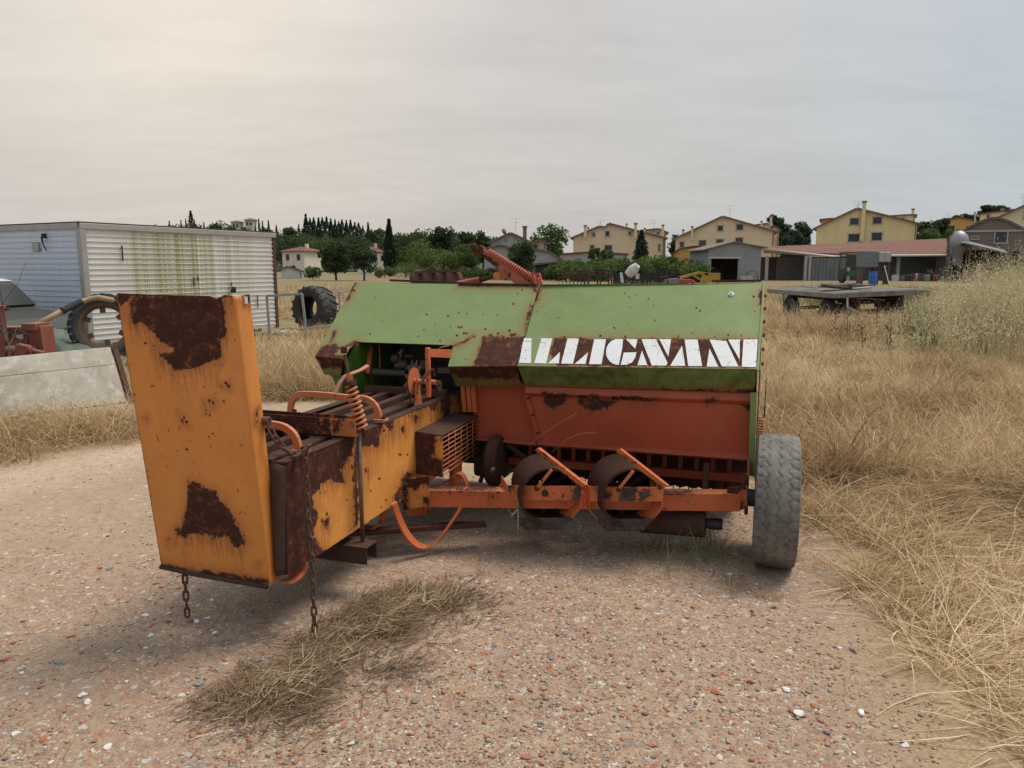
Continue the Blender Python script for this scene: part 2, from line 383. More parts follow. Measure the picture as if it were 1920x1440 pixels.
GX, GY = np.meshgrid(gx, gy); V = np.stack([GX.ravel(), GY.ravel(), ground_z(GX.ravel(), GY.ravel())], 1)
nx, ny = len(gx), len(gy); ii = np.arange((nx - 1) * (ny - 1)); r_, c_ = ii // (nx - 1), ii % (nx - 1); a_ = r_ * nx + c_
F = np.stack([a_, a_ + 1, a_ + nx + 1, a_ + nx], 1)
yd = yard(V[:, 0], V[:, 1])
k = NT('ground_soil')
geo0 = k.n('ShaderNodeSeparateXYZ'); k.set(geo0.inputs[0], k.co())
w = k.attr('tone'); big = k.noise(0.9, 5, 0.6); fine = k.noise(14, 8, 0.7); grit = k.noise(140, 5, 0.75); v1 = k.vor(95, out=1); vd = k.vor(95); v2 = k.vor(38, out=1)
sand = k.mix(k.mr(fine, 0.32, 0.68), (0.48, 0.37, 0.25), (0.37, 0.275, 0.185)); sandy = k.mr(k.math('ADD', k.noise(0.55, 4, 0.6, vec=k.map(k.co(), (1, 1, 1), loc=(4.2, 1.3, 0))), k.mr(k.math('ADD', k.math('MULTIPLY', geo0.outputs[0], -0.5), geo0.outputs[1]), 4.6, 6.5, 0.0, 0.4)), 0.52, 0.74)
sand = k.mix(k.mr(big, 0.35, 0.65), sand, k.mix(0.5, sand, (0.31, 0.205, 0.145)))
sp = k.n('ShaderNodeSeparateColor'); k.set(sp.inputs[0], v1); sp2 = k.n('ShaderNodeSeparateColor'); k.set(sp2.inputs[0], v2)
chip = k.ramp(sp.outputs[0], [(0.0, (0.33, 0.12, 0.07)), (0.28, (0.30, 0.15, 0.10)), (0.45, (0.34, 0.25, 0.19)), (0.62, (0.24, 0.19, 0.16)), (0.80, (0.16, 0.15, 0.15)), (0.95, (0.62, 0.58, 0.52))])
cm = k.math('MULTIPLY', k.mr(sp.outputs[1], 0.38, 0.42), k.mr(k.math('ADD', grit, k.math('MULTIPLY', fine, 0.6)), 0.70, 0.86))
trk = k.attr('track'); sandy = k.math('MAXIMUM', sandy, trk)
sand = k.mix(k.math('MULTIPLY', trk, 0.65), sand, k.mix(fine, (0.60, 0.475, 0.34), (0.50, 0.385, 0.27)))
grav = k.mix(k.math('MULTIPLY', cm, k.mr(sandy, 0, 1, 1, 0.2)), sand, chip)
chip2 = k.ramp(sp2.outputs[0], [(0.0, (0.36, 0.13, 0.075)), (0.4, (0.36, 0.24, 0.17)), (0.7, (0.22, 0.18, 0.16)), (0.92, (0.6, 0.56, 0.5))])
grav = k.mix(k.math('MULTIPLY', k.mr(sp2.outputs[1], 0.83, 0.86), k.mr(k.noise(50, 3), 0.40, 0.55)), grav, chip2)
grav = k.mix(k.mr(grit, 0.6, 0.42, 0, 0.22), grav, (0.16, 0.115, 0.09))
soil = k.mix(k.mr(fine, 0.3, 0.7), (0.36, 0.265, 0.165), (0.24, 0.17, 0.105)); soil = k.mix(k.mr(k.noise(60, 6, 0.7), 0.45, 0.7), soil, (0.48, 0.37, 0.23))
far = k.mix(k.mr(k.noise(0.16, 6, 0.7), 0.35, 0.65), (0.21, 0.165, 0.088), (0.15, 0.135, 0.065)); far = k.mix(k.mr(k.noise(1.3, 6, 0.75), 0.45, 0.7), far, (0.27, 0.21, 0.12))
edge = k.mr(k.math('ADD', w, k.math('MULTIPLY', k.math('SUBTRACT', k.noise(2.2, 7, 0.7), 0.5), 1.1)), -0.12, 0.30)
geo = k.n('ShaderNodeSeparateXYZ'); k.set(geo.inputs[0], k.co())
col = k.mix(edge, k.mix(k.mr(geo.outputs[1], 10, 22), soil, far), grav)
k.bump(k.math('ADD', k.math('ADD', grit, k.math('MULTIPLY', fine, 0.8)), k.math('MULTIPLY', k.math('SUBTRACT', 1.0, vd), 0.35)), 0.55, 0.012)
M_ground = k.done(col, 0.95, 0, 0.2)
g = link('ground', attr_mesh('ground', V, F, [M_ground], np.clip(yd, -3, 3), True), M_ground); ta = g.data.attributes.new('track', 'FLOAT', 'POINT'); ta.data.foreach_set('value', track(V[:, 0], V[:, 1]).astype(np.float32)); tag(g, kind='structure')
# far hill on the left with the cypress wood
hx = np.linspace(-420, 120, 90); hy = np.linspace(230, 620, 40); HX, HY = np.meshgrid(hx, hy)
HZ = 15 * np.exp(-((HX + 190) / 130) ** 2) * np.clip((HY - 230) / 160, 0, 1) + 5 * np.exp(-((HX + 60) / 60) ** 2) * np.clip((HY - 230) / 160, 0, 1); HZ = HZ + (vnoise(HX, HY, 9, 3, 0.02) - 0.5) * 3 * np.clip((HY - 230) / 60, 0, 1) - 0.2
nx, ny = len(hx), len(hy); ii = np.arange((nx - 1) * (ny - 1)); r_, c_ = ii // (nx - 1), ii % (nx - 1); a_ = r_ * nx + c_
k = NT('hill_grass'); M_hill = k.done(k.mix(k.noise(0.05, 6, 0.7), (0.030, 0.042, 0.020), (0.055, 0.065, 0.030)), 0.95)
hill = link('hill', attr_mesh('hill', np.stack([HX.ravel(), HY.ravel(), HZ.ravel()], 1), np.stack([a_, a_ + 1, a_ + nx + 1, a_ + nx], 1), [M_hill], None, True), M_hill); tag(hill, kind='structure')
def hill_z(x, y): return float(15 * math.exp(-((x + 190) / 130) ** 2) * min(max((y - 230) / 160, 0), 1) + 5 * math.exp(-((x + 60) / 60) ** 2) * min(max((y - 230) / 160, 0), 1)) - 1.0
# right-hand rise under the far houses
hx = np.linspace(60, 420, 60); hy = np.linspace(170, 520, 30); HX, HY = np.meshgrid(hx, hy); HZ = 14 * np.exp(-((HX - 240) / 110) ** 2) * np.clip((HY - 170) / 130, 0, 1) - 0.2
nx, ny = len(hx), len(hy); ii = np.arange((nx - 1) * (ny - 1)); r_, c_ = ii // (nx - 1), ii % (nx - 1); a_ = r_ * nx + c_
hill2 = link('hill', attr_mesh('hill', np.stack([HX.ravel(), HY.ravel(), HZ.ravel()], 1), np.stack([a_, a_ + 1, a_ + nx + 1, a_ + nx], 1), [M_hill], None, True), M_hill); tag(hill2, kind='structure')
# ----------------------------------------------------------------- trees
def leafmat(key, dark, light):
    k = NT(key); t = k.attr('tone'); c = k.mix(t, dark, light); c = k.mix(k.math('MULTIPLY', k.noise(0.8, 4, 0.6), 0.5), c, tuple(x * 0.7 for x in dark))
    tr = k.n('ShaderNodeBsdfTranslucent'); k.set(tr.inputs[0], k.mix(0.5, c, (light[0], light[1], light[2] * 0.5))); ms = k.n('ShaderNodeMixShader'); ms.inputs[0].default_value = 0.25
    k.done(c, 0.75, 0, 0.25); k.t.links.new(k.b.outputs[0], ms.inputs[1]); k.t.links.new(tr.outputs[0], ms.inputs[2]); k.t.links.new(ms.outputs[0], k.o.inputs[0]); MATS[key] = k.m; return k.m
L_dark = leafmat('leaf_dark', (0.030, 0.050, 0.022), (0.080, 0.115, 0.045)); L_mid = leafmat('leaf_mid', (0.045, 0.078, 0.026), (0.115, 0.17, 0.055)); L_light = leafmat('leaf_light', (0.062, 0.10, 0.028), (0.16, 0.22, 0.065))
L_cyp = leafmat('leaf_cypress', (0.022, 0.036, 0.022), (0.055, 0.078, 0.040)); L_blue = leafmat('leaf_conifer', (0.030, 0.052, 0.034), (0.070, 0.105, 0.065))
M_bark = plain('bark', (0.075, 0.055, 0.042), 0.95, 0.4, 6, 0.3)
def leafcards(C, size, rng, up=0.0, tone=None):
    n = len(C); u = rng.normal(size=(n, 3)); u[:, 2] *= (1 - 0.5 * up); u[:, 2] += up * 1.2; u /= np.linalg.norm(u, axis=1)[:, None]
    v = rng.normal(size=(n, 3)); v -= (v * u).sum(1)[:, None] * u; v /= np.linalg.norm(v, axis=1)[:, None]
    s = size * rng.uniform(0.6, 1.4, n)[:, None]; a = u * s; b = v * s * 0.45
    V = np.stack([C - a * 0.5, C + b * 0.6, C + a * 0.6, C - b * 0.6], 1).reshape(-1, 3); F = np.arange(4 * n).reshape(-1, 4)
    return V, F, np.repeat(np.clip(tone, 0, 1), 4)
TREE_CACHE = {}
def crown(kind, seed, h, w, n):
    """leaf-card crown of unit kind, centred over origin; returns V,F,tone"""
    rng = np.random.default_rng(seed)
    if kind == 'cypress':
        z = rng.uniform(0.03, 1, n) ** 0.9; r = w / 2 * np.clip(np.sin(np.clip(z * 1.03, 0, 1) ** 0.55 * math.pi), 0.02, 1) ** 0.75; r *= 0.75 + 0.3 * vnoise(z * 9, z * 0 + seed, seed, 2, 1.0)
        th = rng.uniform(0, 2 * math.pi, n); rr = r * rng.uniform(0.62, 1.05, n); lump = vnoise(th * 2, z * 14, seed, 2, 1.0); rr *= 0.8 + 0.35 * lump
        C = np.stack([rr * np.cos(th), rr * np.sin(th), z * h], 1); return leafcards(C, h * 0.055, rng, 1.0, 0.15 + 0.7 * lump * rng.uniform(0.5, 1.1, n))
    if kind == 'fir':
        z = rng.uniform(0.0, 1, n) ** 1.25; tier = np.abs(((z * 9 + rng.uniform(0, 0.35, n)) % 1.0) - 0.0); th = rng.uniform(0, 2 * math.pi, n)
        prof = (1 - z) ** 0.8 * (0.65 + 0.35 * (1 - tier)); rr = w / 2 * prof * np.sqrt(rng.uniform(0.15, 1.0, n)) * (0.75 + 0.4 * vnoise(th * 1.5, z * 6, seed, 2, 1.0))
        C = np.stack([rr * np.cos(th), rr * np.sin(th), (0.05 + 0.95 * z) * h - rr * 0.12], 1); return leafcards(C, h * 0.06, rng, -0.1, rng.uniform(0.1, 0.9, n))
    if kind == 'umbrella':
        m = 16; cl = np.stack([rng.uniform(-1, 1, m) * w * 0.42, rng.uniform(-1, 1, m) * w * 0.42, h * rng.uniform(0.80, 0.90, m)], 1); rad = w * rng.uniform(0.12, 0.2, m); sq = 0.5
    elif kind == 'bush':
        m = 14; th = rng.uniform(0, 2 * math.pi, m); q = np.sqrt(rng.uniform(0, 1, m)); cl = np.stack([q * np.cos(th) * w * 0.36, q * np.sin(th) * w * 0.36, h * (0.25 + 0.5 * rng.uniform(0, 1, m) * (1 - 0.5 * q))], 1); rad = np.minimum(w * 0.26, h * 0.34) * rng.uniform(0.7, 1.2, m); sq = 0.9
    else:
        m = 34; th = rng.uniform(0, 2 * math.pi, m); zc = rng.uniform(0.30, 0.90, m); prof = np.sin(np.clip((zc - 0.16) / 0.86, 0, 1) * math.pi) ** 0.65
        q = np.sqrt(rng.uniform(0.05, 1, m)); cl = np.stack([q * prof * np.cos(th) * w * 0.40, q * prof * np.sin(th) * w * 0.40, zc * h], 1); rad = w * rng.uniform(0.13, 0.23, m); sq = 0.85
    idx = rng.integers(0, m, n); d = rng.normal(size=(n, 3)); d /= np.linalg.norm(d, axis=1)[:, None]; rr = rad[idx] * rng.uniform(0.45, 1.08, n) ** 0.6
    C = cl[idx] + d * rr[:, None] * np.array([1, 1, sq]); C[:, 2] = np.maximum(C[:, 2], 0.03 * h)
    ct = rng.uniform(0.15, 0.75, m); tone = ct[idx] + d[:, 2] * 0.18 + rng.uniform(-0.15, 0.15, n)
    return leafcards(C, {'bush': 0.085 * max(h, w * 0.5), 'umbrella': 0.05 * h}.get(kind, 0.062 * h) if kind != 'bush' else 0.10 * h, rng, 0.1, tone)
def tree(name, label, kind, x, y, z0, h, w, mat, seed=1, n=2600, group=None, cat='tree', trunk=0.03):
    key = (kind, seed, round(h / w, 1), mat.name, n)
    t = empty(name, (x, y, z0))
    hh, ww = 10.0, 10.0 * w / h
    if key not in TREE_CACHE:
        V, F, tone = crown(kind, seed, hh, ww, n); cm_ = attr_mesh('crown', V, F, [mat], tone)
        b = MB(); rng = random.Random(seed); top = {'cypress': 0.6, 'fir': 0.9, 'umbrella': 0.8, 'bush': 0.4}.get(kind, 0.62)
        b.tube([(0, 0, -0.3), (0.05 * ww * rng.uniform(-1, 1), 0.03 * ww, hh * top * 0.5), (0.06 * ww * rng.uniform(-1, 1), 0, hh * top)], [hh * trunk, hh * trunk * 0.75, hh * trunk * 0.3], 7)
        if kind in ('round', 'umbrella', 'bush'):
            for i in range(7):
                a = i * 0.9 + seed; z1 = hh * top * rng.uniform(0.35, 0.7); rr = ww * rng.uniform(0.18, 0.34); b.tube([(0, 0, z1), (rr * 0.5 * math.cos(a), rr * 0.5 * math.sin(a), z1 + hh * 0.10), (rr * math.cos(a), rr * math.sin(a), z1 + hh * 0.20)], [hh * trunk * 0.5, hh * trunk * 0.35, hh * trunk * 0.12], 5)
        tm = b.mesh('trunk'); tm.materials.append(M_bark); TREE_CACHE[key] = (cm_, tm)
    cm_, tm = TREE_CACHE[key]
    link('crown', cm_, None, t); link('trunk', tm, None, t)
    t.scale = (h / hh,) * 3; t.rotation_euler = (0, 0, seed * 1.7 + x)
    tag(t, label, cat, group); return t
def ptree(name, label, kind, px, ptop, pw, Y, mat, seed=1, n=2600, z0=0.0, group=None, cat='tree', trunk=0.03):
    top = at(px, ptop, Y); w = pw / FPX * Y; return tree(name, label, kind, top.x, Y, z0, top.z - z0, w, mat, seed, n, group, cat, trunk)
# ----------------------------------------------------------------- buildings
def wallmat(key, col, stain=0.25):
    k = NT(key); n = k.noise(0.35, 6, 0.7); s = k.noise(1.0, 5, 0.65, vec=k.map(k.co(), (1.2, 1.2, 0.18))); c = k.mix(k.math('MULTIPLY', k.mr(n, 0.35, 0.7), stain), col, tuple(x * 0.62 for x in col)); c = k.mix(k.math('MULTIPLY', k.mr(s, 0.5, 0.72), stain), c, tuple(x * 0.55 for x in col)); MATS[key] = k.done(c, 0.92); return MATS[key]
W_cream = wallmat('plaster_cream', (0.68, 0.62, 0.52)); W_white = wallmat('plaster_white', (0.56, 0.54, 0.51)); W_tan = wallmat('plaster_tan', (0.76, 0.58, 0.385)); W_yel = wallmat('plaster_yellow', (0.78, 0.61, 0.325)); W_or = wallmat('plaster_orange', (0.62, 0.34, 0.11)); W_grey = wallmat('plaster_grey', (0.42, 0.40, 0.38)); W_pale = wallmat('plaster_pale', (0.70, 0.60, 0.42))
def tilemat(key, a, b):
    k = NT(key); w = k.n('ShaderNodeTexWave', bands_direction='Z'); k.set(w.inputs['Vector'], k.co()); w.inputs['Scale'].default_value = 1.1; w.inputs['Distortion'].default_value = 0.6
    w2 = k.n('ShaderNodeTexWave', bands_direction='X'); k.set(w2.inputs['Vector'], k.co()); w2.inputs['Scale'].default_value = 1.6
    c = k.mix(k.mr(k.noise(1.2, 7, 0.75), 0.3, 0.7), a, b); c = k.mix(k.math('MULTIPLY', w.outputs[1], 0.30), c, tuple(x * 0.5 for x in b)); k.bump(k.math('ADD', w.outputs[1], w2.outputs[1]), 0.6, 0.08); MATS[key] = k.done(c, 0.9); return MATS[key]
T_red = tilemat('roof_tile_red', (0.235, 0.10, 0.072), (0.155, 0.072, 0.056)); T_brown = tilemat('roof_tile_brown', (0.27, 0.185, 0.145), (0.19, 0.135, 0.11))
M_pane = plain('window_dark_glass', (0.03, 0.033, 0.037), 0.25, 0.3, 2, 0, spec=0.5); M_shut = plain('brown_shutter', (0.13, 0.075, 0.055), 0.8, 0.3, 9, 0.05); M_frame = plain('pale_trim', (0.50, 0.46, 0.40), 0.8, 0.2, 3, 0)
M_antenna = plain('antenna_metal', (0.25, 0.25, 0.26), 0.5, 0.2, 5, 0)
class Face:
    """upright plane at distance Y across the line of sight through column px: facades are measured on it"""
    def __init__(s, px, Y):
        s.o = at(px, 500, Y); s.o.z = 0; s.rz = -math.atan2(s.o.x, s.o.y); s.d = Vector((math.sin(-s.rz), math.cos(-s.rz), 0)); s.r = Vector((s.d.y, -s.d.x, 0)); s.dist = s.o.length
    def p(s, px, py, back=0.0):
        q = ray(px, py); t = (s.o + s.d * back - CAM).dot(s.d) / q.dot(s.d); w = CAM + q * t
        return Vector(((w - s.o).dot(s.r), back, w.z))
def win(par, fc, cx, cy, w, h, shut=False):
    c = fc.p(cx, cy); s = fc.dist / FPX; W_, H_ = w * s, h * s
    fr = MB()
    for dx, dz, ww, hh in ((-W_ / 2, 0, 0.12, H_ + 0.12), (W_ / 2, 0, 0.12, H_ + 0.12), (0, H_ / 2, W_ + 0.24, 0.12), (0, -H_ / 2, W_ + 0.24, 0.14)): fr.box((c.x + dx, -0.03, c.z + dz), (ww, 0.14, hh))
    f = fr.build('window', M_frame, par); MB().box((c.x, -0.015, c.z), (W_ - 0.1, 0.05, H_ - 0.1)).build('shutter' if shut else 'pane', M_shut if shut else M_pane, f)
    if not shut: MB().box((c.x, -0.05, c.z), (0.06, 0.03, H_ - 0.1)).build('mullion', M_shut, f)
def chimney(par, fc, px, ytop, ybot, wpx, mat, dy=1.0):
    a = fc.p(px, ytop, dy); b_ = fc.p(px, ybot, dy); s = wpx / FPX * fc.dist; c = MB().box((a.x, dy, (a.z + b_.z) / 2), (s, s, a.z - b_.z)).build('chimney', mat, par); MB().box((a.x, dy, a.z + 0.05), (s * 1.35, s * 1.35, 0.22)).build('chimney_cap', T_brown, c)
def antenna(par, fc, px, ytop, ybot, dy=1.5):
    a = fc.p(px, ytop, dy); b_ = fc.p(px, ybot, dy); m = MB(); m.tube([b_, a], 0.022, 5)
    for i, f in enumerate((0.02, 0.25, 0.5)): q = a.lerp(b_, f); m.tube([q + Vector((-0.8 + 0.25 * i, 0, 0)), q + Vector((0.8 - 0.3 * i, 0.2, 0.05))], 0.014, 4)
    m.build('antenna', M_antenna, par)
def gable(name, label, Y, prof, depth, wallm, roofm, cat='house', over=0.5, rt=0.22, wins=(), shuts=(), chims=(), ants=(), group=None):
    """building with its gable outline (measured at distance Y) facing the yard and running back"""
    fc = Face((prof[0][0] + prof[-1][0]) / 2, Y); pts = [fc.p(x, y) for x, y in prof]; t = empty(name, fc.o, fc.rz)
    wpoly = [Vector((pts[0].x, 0, 0))] + pts + [Vector((pts[-1].x, 0, 0))]
    MB().prism(wpoly, (0, depth, 0)).build('wall', wallm, t)
    r = MB()
    for i in range(len(pts) - 1):
        a, b_ = pts[i].copy(), pts[i + 1].copy(); d = (b_ - a)
        if abs(d.x) < 0.02: continue
        dn = d.normalized()
        if i == 0: a = a - dn * over
        if i == len(pts) - 2: b_ = b_ + dn * over
        n = Vector((-dn.z, 0, dn.x)); n = n if n.z > 0 else -n
        o = Vector((0, -over, 0)); q = [a + o + n * 0.01, b_ + o + n * 0.01, b_ + o + n * (rt + 0.004 * i), a + o + n * (rt + 0.004 * i)]
        r.prism(q, (0, depth + 2 * over, 0))
    ro = r.build('roof', roofm, t)
    for c in chims: chimney(ro, fc, *c)
    for c in ants: antenna(ro, fc, *c)
    for q in wins: win(t, fc, *q)
    for q in shuts: win(t, fc, *q, shut=True)
    MB().tube([Vector((pts[-1].x - 0.15, -0.08, 0.2)), pts[-1] + Vector((-0.15, -0.08, -0.1))], 0.06, 6).build('downpipe', M_shut, t)
    t['fc_px'] = 0; del t['fc_px']
    tag(t, label, cat, group); return t
def hiphouse(name, label, cx, cy, lx, ly, hw, hr, rz, wallm, roofm, wins, over=0.5, cat='house'):
    t = empty(name, (cx, cy, 0), rz); MB().box((0, 0, hw / 2), (lx, ly, hw)).build('wall', wallm, t)
    X, Yh = lx / 2 + over, ly / 2 + over; rd = max(X - Yh, 0); b = MB()
    b.add([(-X, -Yh, hw), (X, -Yh, hw), (X, Yh, hw), (-X, Yh, hw), (-rd, 0, hw + hr), (rd + 0.01, 0, hw + hr), (-X, -Yh, hw - 0.18), (X, -Yh, hw - 0.18), (X, Yh, hw - 0.18), (-X, Yh, hw - 0.18)], [(0, 1, 5, 4), (1, 2, 5), (2, 3, 4, 5), (3, 0, 4), (0, 6, 7, 1), (1, 7, 8, 2), (2, 8, 9, 3), (3, 9, 6, 0), (9, 8, 7, 6)])
    ro = b.build('roof', roofm, t); MB().box((lx * 0.2, 0.2, hw + hr), (0.6, 0.6, 1.2)).build('chimney', wallm, ro)
    for face, u, z, w, h in wins:
        o = {'f': (u, -ly / 2 - 0.02, z), 'l': (-lx / 2 - 0.02, u, z), 'r': (lx / 2 + 0.02, u, z)}[face]; dm = (w, 0.10, h) if face == 'f' else (0.10, w, h)
        f = MB().box(o, dm).build('window', M_shut, t); dm2 = tuple(x * 0.8 if x > 0.2 else x + 0.04 for x in dm); MB().box(o, dm2).build('pane', M_pane, f)
    tag(t, label, cat); return t
# houses, left to right
hiphouse('house', 'white two storey house with red hip roof right of the box trailer', at(565, 500, 165).x, 166, 6.2, 5.4, 4.95, 0.95, R(-28), W_cream, T_red, [('f', -1.6, 3.6, 0.9, 1.3), ('f', 1.5, 3.6, 0.9, 1.3), ('f', 0, 1.3, 1.0, 1.2), ('l', 0, 3.5, 0.5, 0.5)])
hiphouse('house', 'cream house with red roof half hidden behind two dark round trees', at(694, 500, 165).x, 166, 5.6, 5.0, 4.75, 1.25, R(12), W_cream, T_red, [('f', 2.5, 3.4, 0.9, 1.2), ('f', -1, 3.4, 0.9, 1.2)])
o = gable('annex', 'low red roofed annex below the white house', 108, [(527, 506), (541, 501), (566, 510)], 4, W_white, T_red, cat='annex', over=0.3)
gable('house', 'pale gabled house behind the dark green tree with a satellite dish', 105, [(920, 455), (957, 438), (1003, 459)], 9, W_grey, T_brown, wins=[(936, 452, 2.5, 2.5), (949, 450, 2.5, 2.5), (965, 447, 2.5, 2.5)], chims=[(984, 426, 452, 7, T_brown, 2.0)], ants=[(967, 410, 440, 2.0)])
d = at(945, 434, 106); dish = empty('satellite_dish', d); MB().lathe([(0, 0.12), (0.25, 0.08), (0.42, 0.0), (0.44, 0.02), (0.25, 0.11), (0, 0.15)], (0, 0, 0), (0.7, -0.6, 0.3), 18).build('dish', plain('red_dish', (0.20, 0.06, 0.05), 0.6), dish, True); MB().tube([(0.1, 0.1, -0.9), (0.05, 0.1, 0)], 0.04, 5).build('mast', M_antenna, dish); tag(dish, 'round reddish satellite dish on the ridge of the pale gabled house', 'satellite dish')
gable('house', 'lower pale wing with brown roof left of the dark green tree', 103.5, [(908, 468), (937, 461), (970, 470)], 1.4, W_grey, T_brown, wins=[(925, 472, 2.5, 2.5)])
gable('house', 'small yellow house wing with light shutters beside the pale gabled house', 106, [(1000, 456), (1010, 452), (1023, 456)], 8, W_tan, T_brown, over=0.6, wins=[(1004, 463, 5, 7)])
o = gable('shed', 'low shed with brown tiled roof beside the pale house', 100, [(1000, 469), (1028, 473), (1055, 490)], 8, W_grey, T_brown, cat='shed', over=0.4, chims=[(1022, 466, 480, 5, W_white, 1)])
o = gable('lean_to', 'patched lean to roof in front of the low brown roofed shed', 97, [(1004, 497), (1034, 494), (1064, 492)], 5, plain('lean_to_dark', (0.06, 0.052, 0.047), 0.9), T_brown, cat='lean-to', over=0.5)
gable('house', 'tan house with stepped roof and many chimneys behind the dark fir', 125, [(1075, 446), (1124, 425.5), (1136, 427.5), (1141, 420), (1195, 434), (1246, 447)], 11, W_tan, T_brown, wins=[(1113, 440, 5, 8), (1139, 438.5, 8, 10), (1181, 437.5, 5, 7), (1110.5, 465.5, 8, 12), (1140.5, 465.5, 14, 12), (1236, 464, 4, 12)], chims=[(1097.5, 424, 446, 5, W_tan, -0.6), (1192, 420, 446, 5, W_tan, -0.6), (1103, 428, 436, 3, W_tan, 2), (1175, 421, 432, 3, W_tan, 3), (1209, 429, 440, 3, W_tan, 3), (1243, 423, 448, 4, W_tan, 1)], ants=[(1125.5, 413, 428, 3), (1226, 412, 440, 3)])
gable('house', 'flat topped rear wing with brown eaves behind the stepped tan house', 134, [(1206, 433), (1235, 430), (1249, 436)], 8, W_tan, T_brown, wins=[(1233.5, 437, 5, 5), (1225, 434, 3, 3)], over=0.4)
gable('house', 'tan house with broad gable and brown shutters above the block garage', 118, [(1267, 448), (1355, 407), (1452, 435)], 12, W_tan, T_brown, wins=[(1350.5, 428, 10, 10), (1387, 426, 12, 11)], shuts=[(1278.5, 458.5, 8, 11), (1317, 457, 13, 13), (1349.5, 454, 13, 11), (1386, 451, 13, 11)], chims=[(1281, 432, 444, 3.5, W_tan, 1.0), (1298, 426, 450, 3.5, W_tan, -0.4), (1428, 416, 432, 3, W_tan, 2), (1446, 406, 424, 4, W_tan, 4)], ants=[(1369, 386, 412, 2)])
gable('house', 'low flat wing with orange eaves behind the broad gabled tan house', 128, [(1410, 424), (1440, 420), (1461, 431)], 8, W_tan, T_brown, over=0.3, wins=[(1447, 426, 5, 5)])
gable('house', 'bright yellow house with grey roof edge and central chimney pillar', 116, [(1531, 428), (1607, 392), (1720, 420)], 12, W_yel, T_brown, wins=[(1602, 415.5, 14, 12), (1645, 413.5, 14, 12), (1601, 446, 18, 14), (1644, 443.5, 16, 14)], chims=[(1621, 379, 452, 6, W_yel, -0.4)], ants=[(1610, 378, 396, 2), (1608, 382, 396, 3)])
gable('house', 'reddish roofed back wing left of the bright yellow house', 130, [(1540, 413), (1556, 411), (1575, 412)], 8, W_or, T_red, over=0.3)
gable('house', 'low rear wing with small windows right of the yellow house ridge', 130, [(1672, 406), (1700, 404), (1716, 404)], 8, W_yel, T_brown, over=0.3, wins=[(1690, 411, 10, 5)], chims=[(1712, 393, 406, 4, W_yel, 1)])
gable('house', 'orange house with red roof among trees behind the silo', 170, [(1758, 417), (1800, 408), (1838, 417)], 10, W_or, T_red, wins=[(1785, 428, 8, 9)], shuts=[(1815, 428, 6, 8)], ants=[(1778, 398, 412, 2)], chims=[(1804, 403, 412, 4, W_or, 1)])
gable('house', 'pale yellow house block with flat red roof behind the brick barn', 135, [(1838, 402), (1880, 397), (1900, 398)], 9, W_pale, T_red, wins=[(1853, 406, 4, 6)], chims=[(1880, 392, 402, 5, W_pale, 0.4)], over=0.3)
gable('house', 'pale yellow house with sloping dark roof edge at the right border', 112, [(1838, 424), (1925, 385), (2020, 430)], 10, W_pale, T_brown, wins=[(1925, 404, 8, 10), (1975, 410, 10, 10)], ants=[(1918, 363, 392, 2)])
# villas on the hill
for px, pt, lab in ((445, 417, 'small pale tower villa on the wooded hill, the left one'), (470, 413, 'small cream tower villa on the wooded hill, the right one')):
    c = at(px, pt, 420); s = 420 / FPX; t = empty('villa', (c.x, 420, 0)); MB().box((0, 0, c.z / 2), (16 * s, 6, c.z)).build('wall', W_cream, t); MB().prism([(-11 * s, -4, c.z), (11 * s, -4, c.z), (0, -1, c.z + 1.2)], (0, 8, 0)).build('roof', T_brown, t)
    for q in (-0.3, 0.3): f = MB().box((q * 10 * s, -3.03, c.z - 2), (1.0, 0.1, 1.6)).build('window', M_pane, t)
    tag(t, lab, 'villa')
# block garage, long shed, silo, barn
k = NT('concrete_block'); bt = k.n('ShaderNodeTexBrick'); k.set(bt.inputs['Vector'], k.map(k.co(), (1, 1, 1), rot=(R(90), 0, 0))); bt.inputs['Scale'].default_value = 1.0; bt.inputs['Brick Width'].default_value = 0.5; bt.inputs['Row Height'].default_value = 0.22; bt.inputs['Mortar Size'].default_value = 0.018
bt.inputs['Color1'].default_value = (0.26, 0.26, 0.265, 1); bt.inputs['Color2'].default_value = (0.21, 0.21, 0.215, 1); bt.inputs['Mortar'].default_value = (0.33, 0.32, 0.31, 1); M_block = k.done(k.mix(k.math('MULTIPLY', k.mr(k.noise(0.7, 6, 0.7), 0.4, 0.7), 0.4), bt.outputs[0], (0.36, 0.35, 0.34)), 0.95)
k = NT('red_brick_wall'); bt = k.n('ShaderNodeTexBrick'); k.set(bt.inputs['Vector'], k.map(k.co(), (1, 1, 1), rot=(R(90), 0, 0))); bt.inputs['Scale'].default_value = 1.0; bt.inputs['Brick Width'].default_value = 0.5; bt.inputs['Row Height'].default_value = 0.25; bt.inputs['Mortar Size'].default_value = 0.02
bt.inputs['Color1'].default_value = (0.20, 0.135, 0.11, 1); bt.inputs['Color2'].default_value = (0.15, 0.11, 0.095, 1); bt.inputs['Mortar'].default_value = (0.26, 0.22, 0.19, 1); M_brick = k.done(k.mix(k.math('MULTIPLY', k.mr(k.noise(0.6, 6, 0.7), 0.4, 0.7), 0.4), bt.outputs[0], (0.27, 0.20, 0.16)), 0.95)
Yg = 82.0; s = Yg / FPX
t = empty('block_garage', (0, 0, 0)); P = lambda x, y, Y=Yg: at(x, y, Y)
ap, lp, rp = P(1375, 455), P(1328, 467), P(1428, 464); ol, orr, ot = P(1333, 500).x, P(1384, 500).x, P(1360, 484.5).z
